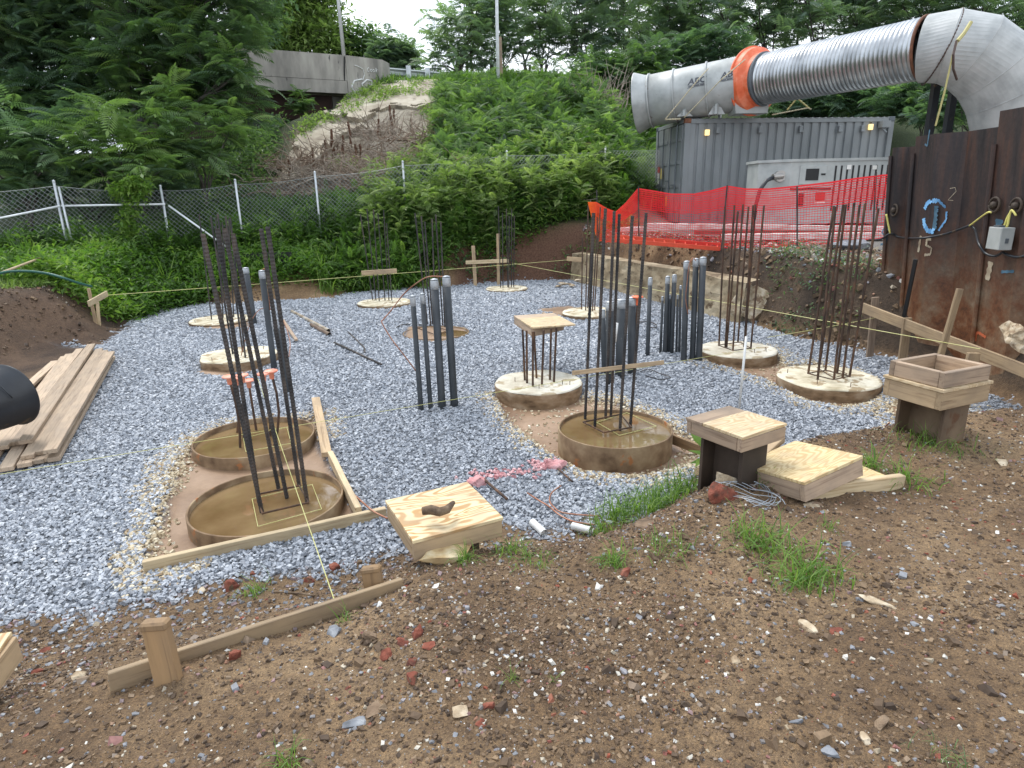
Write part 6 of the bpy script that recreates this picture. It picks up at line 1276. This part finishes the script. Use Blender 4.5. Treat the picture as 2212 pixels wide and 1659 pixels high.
btree('dark tree behind the broadleaf tree at the left end of the parapet', bs(560, 36), [lb(545, 50, 36, 1.6), lb(560, -10, 36, 1.6), lb(530, 90, 35, 1.2)], 50, L_DARK, .4)
# --- tall row on the right
row = [(985, 36, 'leftmost rounded tree of the tall row, its crown edging the sky gap', [(960, 100, 1.5), (990, 60, 1.7), (1030, 40, 1.6), (1000, 110, 1.6), (950, 140, 1.2), (1035, 95, 1.4), (1050, 10, 1.5)]),
       (1075, 37, 'second tree of the tall row, just behind the white pole', [(1080, 20, 1.8), (1100, 70, 1.5), (1060, -30, 1.8), (1120, 110, 1.2), (1065, 120, 1.2)]),
       (1165, 38, 'third tree of the tall row, crown thin above open trunks', [(1160, 20, 1.9), (1190, 60, 1.5), (1150, 90, 1.2), (1180, -40, 2.0), (1210, 110, 1.3)]),
       (1250, 37, 'fourth tree of the tall row, above the bare brush', [(1240, 10, 1.9), (1270, 50, 1.6), (1240, 90, 1.4), (1290, 100, 1.4), (1260, -50, 2.0)]),
       (1340, 38, 'fifth tree of the tall row, over the flared fan mouth', [(1330, 20, 1.9), (1360, 60, 1.6), (1330, 110, 1.6), (1370, 130, 1.4), (1345, -50, 2.0)]),
       (1430, 39, 'sixth tree of the tall row, over the grey fan', [(1420, 30, 1.9), (1450, 80, 1.6), (1430, 120, 1.5), (1440, -40, 2.0), (1480, 40, 1.5)]),
       (1530, 38, 'seventh tree of the tall row, above the two emblems', [(1520, 30, 1.9), (1550, 70, 1.5), (1520, 110, 1.4), (1560, -10, 1.9), (1500, -50, 1.9)]),
       (1630, 39, 'eighth tree of the tall row, above the orange ring', [(1620, 20, 1.9), (1650, 60, 1.5), (1620, -50, 2.0), (1680, 30, 1.6), (1660, 90, 1.2)]),
       (1740, 38, 'ninth tree of the tall row, above the middle of the silver duct', [(1730, 20, 1.9), (1760, 60, 1.5), (1720, -50, 2.0), (1790, 20, 1.7)]),
       (1850, 38, 'tenth tree of the tall row, above the right part of the silver duct', [(1840, 20, 1.9), (1870, 50, 1.5), (1850, -50, 2.0), (1900, 20, 1.7)]),
       (1970, 37, 'eleventh tree of the tall row, just left of the elbow', [(1950, 10, 1.9), (1990, 20, 1.7), (1960, -60, 2.0), (2030, 0, 1.8)]),
       (2110, 36, 'twelfth tree of the tall row, behind the top of the elbow', [(2090, 0, 1.9), (2140, 10, 1.9), (2110, -60, 2.2), (2200, 20, 2.2), (2190, 60, 1.8)])]
G3 = 'row of slender trees along the road'
for x, Y, lab, lo in row:
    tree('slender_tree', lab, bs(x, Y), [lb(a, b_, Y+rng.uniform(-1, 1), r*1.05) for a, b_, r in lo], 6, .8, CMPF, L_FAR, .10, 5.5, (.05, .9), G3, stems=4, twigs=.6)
row2 = [(1010, 43), (1140, 45), (1290, 45), (1400, 46), (1500, 45), (1590, 46), (1700, 45), (1810, 44), (1920, 44), (2060, 43), (2200, 42)]
for i, (x, Y) in enumerate(row2):
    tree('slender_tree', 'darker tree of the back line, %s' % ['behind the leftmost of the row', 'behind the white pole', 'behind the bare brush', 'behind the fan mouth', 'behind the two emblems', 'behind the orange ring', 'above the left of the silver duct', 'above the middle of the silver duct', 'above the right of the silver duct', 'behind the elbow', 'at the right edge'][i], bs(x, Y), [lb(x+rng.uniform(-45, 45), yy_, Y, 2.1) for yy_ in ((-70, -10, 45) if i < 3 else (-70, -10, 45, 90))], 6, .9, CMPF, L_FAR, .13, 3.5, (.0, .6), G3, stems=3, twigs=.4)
# --- low bushes below the duct, behind the container
G4 = 'bushes behind the container and duct'
for i, (x, Y, lo) in enumerate([(1300, 33, [(1290, 150, 1.1), (1320, 165, 1.1), (1270, 170, .9)]), (1380, 32, [(1370, 150, 1.2), (1400, 140, 1.1), (1350, 175, 1.2)]), (1640, 30, [(1690, 225, 1.0), (1740, 215, 1.1), (1790, 225, 1.0)]), (1850, 29, [(1830, 210, 1.1), (1890, 215, 1.1), (1860, 180, 1.0)]), (1970, 27, [(1950, 215, 1.1), (2010, 200, 1.1), (1985, 235, 1.0)]), (2080, 25, [(2060, 200, 1.0), (2080, 235, 1.0), (2030, 235, 1.0)]), (1480, 34, [(1460, 120, 1.3), (1510, 110, 1.3), (1560, 100, 1.3)])]):
    tree('bush', ['bush at the slope top left of the fan mouth', 'bush touching the fan mouth', 'bush under the silver duct near the orange ring', 'bush under the middle of the silver duct', 'bush under the right of the silver duct', 'bush against the duct elbow', 'bush behind the fan casing'][i], bs(x, Y), [lb(a, b_, Y, r) for a, b_, r in lo], 6, .7, CMPF, L_DARK if i > 1 else L_MID, .05, 22, (.0, .6), G4, cat='bush')
# ================================================================ slope undergrowth (uncountable)
def sample_poly(poly, n):
    xs = [p[0] for p in poly]; ys = [p[1] for p in poly]; x = rng.uniform(min(xs), max(xs), n); y = rng.uniform(min(ys), max(ys), n); k = inpoly(x, y, poly); return x[k], y[k]
def plants(x, y, kind, L, k, mat, name, label, hgt=.2, cat='weeds', shade=None):
    z = height(x, y); c = np.stack([x, y, z+hgt*rng.uniform(.2, 1, len(x))], -1); return leaves(c, k, L, kind, .55, .4, L*.15, shade)
W1 = [(-2.2, 19.5), (5.2, 19.8), (5.0, 24), (8.5, 33), (-3.1, 33), (-2.7, 26)]
x, y = sample_poly(W1, 9500); sh = np.clip(.5+.5*wob(x, y, .9, 3, 3), 0, 1)*.8; lowf = np.interp(y, [25, 30], [1, .3])
emit('slope_undergrowth', join([leaves(np.stack([x, y, height(x, y)+rng.uniform(.05, .6, len(x))*lowf], -1), 6, .27, CMPU, .5, .45, .08, sh)]), L_BRT, kind='stuff', label='tangled green undergrowth on the slope right of the bare concrete', cat='undergrowth')
x, y = sample_poly(W1, 1500); k = wob(x, y, .7, 3, 4) > 0; x, y = x[k], y[k]; SG = (x, y)
W2 = [(-13, 16.5), (-6.3, 18.2), (-7.5, 21), (-8.3, 25), (-8.9, 28), (-13, 29)]
x, y = sample_poly(W2, 7000); n_ = len(x); c = np.stack([x, y, height(x, y)+rng.uniform(.0, .35, n_)], -1)
emit('slope_vines', leaves(c, 7, .17, SMP, .3, .5, .14, np.clip(.35+.4*wob(x, y, 1.5, 3, 1), 0, .9)), L_MID, kind='stuff', label='low vines covering the slope below the bridge', cat='vines')
# thicket through and in front of the fence
def band(px0, px1, y0, y1, n):  # world band following the fence line
    x = rng.uniform(px0, px1, n); f = rng.uniform(0, 1, n); yb = np.interp(x, FT[:, 0], FT[:, 1]); return x, yb+y0+(y1-y0)*f
x, y = band(-12, 3.6, -.2, 1.9, 6500); sh = np.clip(.35+.35*wob(x, y, 1.3, 3, 2), 0, 1)
emit('fence_thicket', join([leaves(np.stack([x, y, height(x, y)+rng.uniform(.05, 1.05, len(x))*(.5+.5*(x > -3))], -1), 5, .33, CMPU, .5, .5, .1, sh)]), L_BRT, kind='stuff', label='leafy thicket growing behind the chain link fence', cat='undergrowth')
x, y = band(-4.2, 3.3, -1.9, -.1, 4200); k = (y > np.interp(x, FT[:, 0], FT[:, 1])-np.interp(x, [-2.5, -1.2], [1.9, 1.15])); x, y = x[k], y[k]; sh = np.clip(.3+.4*wob(x, y, 1.3, 3, 1), 0, 1)
xx2, yy2 = band(-4.2, 3.3, -2.2, .2, 5200); k = (yy2 > np.interp(xx2, FT[:, 0], FT[:, 1])-np.interp(xx2, [-2.5, -1.2], [2.2, 1.35])); xx2, yy2 = xx2[k], yy2[k]
emit('bank_weeds', join([leaves(np.stack([x, y, height(x, y)+rng.uniform(.05, .75, len(x))], -1), 5, .31, CMPU, .5, .5, .1, sh), leaves(np.stack([xx2, yy2, height(xx2, yy2)+rng.uniform(.02, .5, len(xx2))], -1), 6, .14, SMP, .4, .5, .09)]), L_BRT, kind='stuff', label='dense leafy weeds on the bank in front of the fence, centre and right', cat='weeds')
WL = [(-14, 12.0), (-10, 11.7), (-8.7, 11.3), (-7.5, 11.1), (-7.25, 12), (-7.2, 13.4), (-6.4, 14.9), (-4.4, 15.2), (-3.6, 16.2), (-4.5, 17), (-7.5, 16), (-10.5, 15.2), (-14, 14)]
x, y = sample_poly(WL, 16000); sh = np.clip(.55+.4*wob(x, y, 1.6, 3, 0), 0, 1); hh = .12+.5*np.clip(.5+.6*wob(x, y, 1.0, 2, 4), 0, 1)
emit('left_weeds', join([leaves(np.stack([x, y, height(x, y)+hh*rng.uniform(.0, 1, len(x))], -1), 6, .15, SMP, .4, .5, .08, sh)]), L_BRT, kind='stuff', label='bright green leafy weeds on the left bank below the fence', cat='weeds')
x, y = sample_poly([(-3.6, 15.8), (3.0, 17.3), (3.0, 18.0), (-3.8, 17)], 1600)
# leggy taller plants breaking the carpet, each a stem with whorls of leaves
def leggy(x, y, h0, h1, L, mat, name, label, tm):
    n = len(x); z = height(x, y); hh = rng.uniform(h0, h1, n); cc = []; mbs = MB()
    for i in range(n):
        lx, ly = rng.normal(0, .12, 2)*hh[i]; k = int(4+hh[i]*4)
        mbs.tube([(x[i], y[i], z[i]-.02), (x[i]+lx*.4, y[i]+ly*.4, z[i]+hh[i]*.5), (x[i]+lx, y[i]+ly, z[i]+hh[i])], [.012, .009, .004], 4)
        for j in range(k): s = .25+.75*j/(k-1); cc.append((x[i]+lx*s, y[i]+ly*s, z[i]+hh[i]*s))
    cc = np.array(cc); V, F, rr = leaves(cc, 4, L, tm, .35, .35, .03, None, .25)
    SV = np.array(mbs.v); SF = np.array([f for f in mbs.f if len(f) == 4]); emit(name, join([(V, F, rr), (SV, SF, np.zeros(len(SF)))]), mat, kind='stuff', label=label, cat='weeds')
x, y = band(-3.8, 3.2, -1.3, 1.6, 230); leggy(x, y, .8, 1.7, .36, L_YEL, 'leggy_weeds', 'tall leggy weeds standing up through the fence, centre and right', CMPU)
x, y = band(-11.5, -3, -1.3, .8, 120); leggy(x, y, .5, 1.2, .22, L_BRT, 'leggy_weeds', 'tall leggy weeds along the left part of the fence', SMPN)
x, y = sample_poly(W1, 330); k = y < 28; leggy(x[k], y[k], .7, 1.5, .45, L_MID, 'slope_saplings', 'young fronded saplings scattered over the green slope', CMP)
# long arching grass
def grass(x, y, nb, hL, mat, name, label, sp=.06, tm=BLD, wsc=1., shade=None, **kw):
    n = len(x)*nb; px_ = np.repeat(x, nb)+rng.normal(0, sp, n); py_ = np.repeat(y, nb)+rng.normal(0, sp, n); k = rng.integers(0, len(tm), n); out = []
    M = rotm(rng.uniform(0, 6.28, n), rng.normal(0, .2, n), rng.normal(0, .2, n)); s = hL*rng.uniform(.45, 1.1, n); rd_ = np.clip((np.repeat(rng.random(len(x)), nb) if shade is None else shade)+rng.normal(0, .2, n), 0, 1); z = height(px_, py_)
    for i, (tv, tf) in enumerate(tm):
        q = k == i
        if q.any(): out.append(scat(tv, tf, np.stack([px_, py_, z-.01], -1)[q], M[q], np.stack([s, s*wsc, s], -1)[q], rd_[q]))
    return join(out)
pts = [(60, 560, 13.5), (95, 575, 13), (340, 530, 14.2), (360, 560, 14.2), (310, 575, 14), (225, 560, 13.8), (600, 600, 15.5), (690, 590, 15.6), (790, 590, 15.8), (845, 600, 15.8), (705, 610, 15.2), (550, 600, 15.4), (480, 590, 15), (20, 590, 13), (440, 610, 14.6), (920, 590, 16)]
for i, (px_, py_, Y_) in enumerate(pts):
    p = PD(px_, py_, Y_); e_ = grass(np.array([p[0]]), np.array([p[1]]), 46, 1.0 if i in (0, 2, 7, 8) else .7, L_BRT, '', '', .12, wsc=.75, shade=.75)
    emit('tall_grass', e_, L_BRT, label=['tall arching grass clump at the left bank by the green hose', 'second grass clump right of the first by the hose', 'tallest grass clump before the fence, left of the diagonal rail', 'grass clump right under the tallest one', 'grass clump left of the diagonal rail foot', 'grass clump below the viny fence panel', 'grass clump behind the taped conduit', 'tall grass clump in the weeds left of centre', 'tall grass clump behind the far thin bars', 'grass clump right of the far thin bars', 'grass clump leaning over the gravel left of centre', 'grass clump behind the leaning ribbed bars', 'grass clump left of the farthest left conduit', 'grass clump at the left picture edge', 'grass clump at the gravel edge behind the leftmost pier', 'grass clump left of the cross shaped board'][i], cat='grass', group='tall grass clumps on the far bank')
# vine climbing the fence
vx = []; 
for px_, py_, w_ in [(275, 400, 40), (285, 420, 35), (280, 450, 22), (275, 480, 16), (280, 505, 16), (285, 530, 18), (300, 405, 30), (262, 410, 30), (290, 395, 35)]:
    p = PD(px_, py_, 15.35); vx.append(p+rng.normal(0, 1, (34, 3))*[w_/1370*15*.4, .05, .1])
emit('climbing_vine', leaves(np.concatenate(vx), 4, .15, SMP, -.2, .5, .05, np.full(len(vx)*34, .85)), L_BRT, label='bright vine climbing the left part of the chain link fence', cat='vine')
x, y = sample_poly([(4.2, 9.9), (5.0, 8.9), (5.9, 9.6), (5.4, 11.6), (4.6, 11.6)], 600); k = wob(x, y, 1.6, 2, 3) > -.1; x, y = x[k], y[k]
emit('rim_weeds', leaves(np.stack([x, y, height(x, y)+rng.uniform(0, .12, len(x))], -1), 5, .1, SMPN, .3, .5, .06, np.full(len(x), .3)), L_MID, kind='stuff', label='small weeds on the earth bank behind the rightmost bars', cat='weeds')
# --- brush and dry stalks on the concrete slope
def brush(name, label, cpx, Y, n, L, sp, r=.012, m=M_TRUNK, up=.3, cat='brush', group=None, flatz=.35):
    c = np.array(G(*cpx)) if Y is None else PD(*cpx, Y); mb = MB()
    for i in range(n):
        o = c+rng.normal(0, 1, 3)*[sp, sp*.6, .02]; a = rng.uniform(0, 6.28); d = np.array([math.cos(a), math.sin(a)*.5, rng.normal(up, flatz)]); l = L*rng.uniform(.4, 1); p = [o]
        for s in range(4): d = d+rng.normal(0, .18, 3); p.append(p[-1]+d/np.linalg.norm(d)*l/4)
        mb.tube(p, [r, r*.9, r*.7, r*.5, r*.25], 4)
        for j in (2, 3): q = p[j]+rng.normal(0, 1, 3)*l*.22; mb.tube([p[j], q], [r*.5, r*.2], 3)
    return mb.build(name, m, None, label=label, cat=cat, group=group)
M_TWIG = pm('dry_twigs', [(.13, .085, .06), (.25, .18, .13), (.36, .28, .21)], 8, .9); M_TWIGP = pm('pale_twigs', [(.2, .16, .12), (.4, .34, .28)], 8, .9)
for i, (x, y, n, L, sp) in enumerate([(740, 385, 170, 1.5, 1.1), (860, 400, 170, 1.6, 1.1), (640, 365, 80, 1.0, .7), (820, 290, 60, 1.5, .6), (900, 300, 50, 1.5, .8), (960, 400, 120, 1.3, 1.0), (1120, 430, 80, 1.1, .8), (620, 420, 90, 1.1, .8), (900, 450, 90, 1.1, .9), (780, 330, 60, 1.5, .9), (870, 345, 60, 1.6, .9), (690, 350, 60, 1.3, .8)]):
    brush('brush_pile', ['tangled dead brush on the slope behind the fence, left of centre', 'big grey brush pile at the foot of the bare slope', 'reddish dead brush at the left edge of the concrete slope', 'bare branches lying on the upper concrete slope', 'long dead branches down the right of the concrete slope', 'brush heap behind the fence post right of centre', 'brown brush among the green right of centre', 'low brush behind the fence below the vines', 'dead twigs low behind the fence centre', 'dead twigs in the middle of the bare slope', 'dead twigs right of the middle of the bare slope', 'dead twigs left of the middle of the bare slope'][i], (x, y), None, int(n*1.9), L, sp, .019, M_TWIG if i % 3 else M_TWIGP, .1, group='dead brush on the bare slope')['kind'] = 'stuff'
for i, (x, y, Y) in enumerate([(1240, 240, 26), (1290, 215, 27), (1225, 330, 21.5), (1185, 340, 21)]):
    brush('bare_shrub', ['leafless grey shrub high on the slope left of the fan', 'pale leafless shrub beside the fan mouth', 'bare stems standing behind the fence by the dark post', 'single dead stem behind the fence'][i], (x, y+50), Y, [60, 55, 10, 2][i], [2.2, 2.4, 1.5, 1.8][i], .45, .022, M_TWIGP, 1.5, 'shrub')
for i, (a, b_, r) in enumerate([((860, 320), (1010, 405), .04), ((868, 280), (850, 345), .025), ((770, 350), (900, 300), .02), ((880, 330), (820, 420), .02), ((660, 395), (760, 345), .02), ((840, 350), (945, 412), .02), ((1188, 300), (1190, 370), .03)]):
    p, q = G(*a)+[0, 0, .25], G(*b_)+[0, 0, .15]; mb = MB(); limb(mb, p, q, r, r*.4, .12, 6, 6)
    mb.build('fallen_branch', M_TWIGP if i % 2 else M_BARK, None, True, label=['thickest fallen branch slanting down the bare slope', 'short pale branch at the top of the bare slope', 'thin branch propped above the brush', 'forked branch pointing to the fence', 'low branch at the left of the concrete slope', 'pale branch beside the thickest one', 'dead stick standing in the green slope'][i], cat='branch')
M_DOCK = pm('dried_seed', [(.06, .028, .016), (.15, .07, .04)], 20, .9)
for i, (x, y) in enumerate([(705, 310), (718, 318), (724, 322), (732, 316), (742, 318), (760, 305), (770, 320), (678, 345), (848, 265), (852, 240), (818, 280), (962, 372), (780, 320), (627, 372)]):
    p = PD(x, y+22, 23.0+ (i % 3)*.2); g = G(x, y+26); p = g; h_ = .5+.25*(i % 3); mb = MB().tube([p, p+[.02, 0, h_*.4]], .012, 4)
    pts_ = [p+np.array([.012*math.sin(s*5+i)+.05*s*math.sin(i*2.1), 0, h_*(.3+.7*s)]) for s in np.linspace(0, 1, 12)]; mb.tube(pts_, [.03+.03*abs(math.sin(s*7.3+i))*(1-s*.6) for s in np.linspace(0, 1, 12)], 5)
    mb.build('dried_dock', M_DOCK, None, label='rust brown dried seed stalk standing on the bare slope', cat='dry stalk', group='dried seed stalks on the bare slope')
# small green growth on the concrete slope
CP = CONCP; x, y = sample_poly(CP, 5000); k = wob(x, y, .8, 3, 2) > .1; x, y = x[k], y[k]
emit('slope_sprouts', leaves(np.stack([x, y, height(x, y)+rng.uniform(0, .15, len(x))], -1), 6, .16, SMP, .4, .5, .1, np.full(len(x), .5)), L_YEL, kind='stuff', label='sparse sprouts growing on the bare concrete slope', cat='weeds')
x, y = SG; emit('slope_grass', grass(x, y, 12, .55, L_BRT, '', '', .14, wsc=1.8), L_YEL, kind='stuff', label='yellowish tall grass patches on the green slope', cat='grass')
x, y = sample_poly(W1, 420); k = y < 26.5; x, y = x[k], y[k]; emit('slope_shrubs', leaves(np.stack([x, y, height(x, y)+.55], -1), 9, .62, CMP, .7, .4, .12, rng.random(len(x))), L_MID, kind='stuff', label='taller fronded growth scattered through the green slope', cat='undergrowth')
# grass verge under the guard rail
x, y = sample_poly([(-5.5, 29.5), (-1, 30.2), (5, 31), (5, 33.5), (-5.5, 32.5)], 1500); emit('verge_grass', grass(x, y, 9, .5, L_BRT, '', '', .1, wsc=1.6), L_BRT, kind='stuff', label='grass verge under the guard rail', cat='grass')
x, y = sample_poly([(-1.6, 16.9), (3.2, 16.6), (3.4, 17.8), (-1.6, 17.8)], 700); k = (wob(x, y, 1.8, 2, 3) > 0) & (sdist(x, y, PITP) > .1); x, y = x[k], y[k]; emit('cut_weeds', leaves(np.stack([x, y, height(x, y)+rng.uniform(0, .25, len(x))], -1), 6, .13, SMP, .3, .5, .08, rng.random(len(x))*.7), L_MID, kind='stuff', label='scattered weeds hanging over the red earth cut at the back', cat='weeds')
x, y = sample_poly([(-12, 10.2), (-8.2, 11.0), (-8.0, 11.9), (-12, 12)], 1800); emit('berm_grass', grass(x, y, 6, .22, L_BRT, '', '', .08, wsc=1.6), L_YEL, kind='stuff', label='short thin grass on the left earth berm', cat='grass')
# foreground tufts
M_SP = [blade(.028, 4, b_) for b_ in (.8, 1.3, 1.8, 2.3)]
tufts = [((1345, 1118), 90, .26, .10, 'thick grass tuft at the bank edge right of the white pipe ends'), ((1395, 1100), 100, .27, .12, 'dense grass tuft along the bank edge, second from the left'), ((1440, 1085), 90, .25, .10, 'grass tuft in the middle of the bank edge row'), ((1480, 1062), 70, .28, .08, 'grass tuft at the right end of the bank edge row, below the timber end'), ((1300, 1150), 60, .2, .08, 'low grass at the left end of the bank edge row'),
         ((1735, 1250), 130, .22, .09, 'largest spreading grass tuft in the right foreground'), ((1665, 1190), 70, .22, .10, 'spidery grass tuft up left of the largest one'), ((1625, 1160), 50, .2, .08, 'thin crabgrass left of the spidery tuft'), ((1325, 1215), 60, .16, .05, 'small round grass tuft right of centre'), ((1440, 1195), 60, .15, .09, 'flat spreading grass below the sandy boulder'),
         ((1005, 1212), 60, .13, .03, 'little bright tuft beside the yellow sandstone'), ((1100, 1192), 60, .15, .06, 'grass tuft right of the yellow sandstone'), ((1150, 1215), 60, .13, .08, 'dull matted grass further right of the sandstone'), ((550, 1282), 45, .16, .05, 'bright tuft among the scattered grey stone at left'),
         ((1108, 1472), 14, .09, .015, 'tiny sprout in the centre foreground'), ((1196, 1470), 12, .07, .015, 'tiny leafy sprout right of the other in the foreground'), ((2060, 1640), 0, .1, .01, ''), ((2062-1200+1185, 1640), 0, 0, 0, ''), ((745, 1342), 16, .12, .03, 'small leaves by the front batter board'), ((770, 1300), 20, .1, .04, 'sparse sprout left of the short stake'),
         ((1660, 1045), 26, .16, .05, 'grass poking out under the loose yellow lid'), ((1960, 1040), 46, .22, .08, 'grass by the right end of the pale two by four'), ((1985, 962), 60, .18, .12, 'grass at the foot of the tall column'), ((2050, 965), 60, .16, .12, 'grass right of the foot of the tall column'), ((1790, 1140), 26, .1, .05, 'faint dry grass above the largest tuft'), ((1880, 1010), 30, .22, .06, 'upright crabgrass against the loose yellow lid'), ((2052-0, 1330), 0, 0, 0, ''), ((620, 1655), 30, .12, .04, 'dull grass at the bottom left edge')]
for (px_, py_), nb, hL, sp, lab in tufts:
    if nb: g = G(px_, py_); emit('grass_tuft', grass(np.array([g[0]]), np.array([g[1]]), int(nb*1.3), hL*1.05, L_BRT, '', '', sp*(.75 if nb > 35 else .45), M_SP, 1.1, shade=.75), L_BRT, label=lab, cat='grass', group='grass tufts on the foreground bank')
g = G(2062-1, 1648)
g = G(2050, 1642); emit('grass_tuft', grass(np.array([g[0]]), np.array([g[1]]), 40, .11, L_BRT, '', '', .035, M_SP, 1., shade=.5), L_MID, label='dull tuft at the bottom right foreground', cat='grass', group='grass tufts on the foreground bank')
g = P(1530, 1000, .25); emit('broadleaf_weed', leaves(np.array([g+[0, 0, .05*i] for i in range(4)]), 5, .17, simple(.5, .15), .5, .3, .02, np.full(4, .8)), L_BRT, label='broad leaved weed growing inside the dark column flanges', cat='weed')
wire('root', [G(*q)+[0, 0, .015] for q in [(592, 1283), (640, 1286), (680, 1292)]], .006, M_BARK, 'thin brown stick lying on the soil left of the short stake', 'stick')
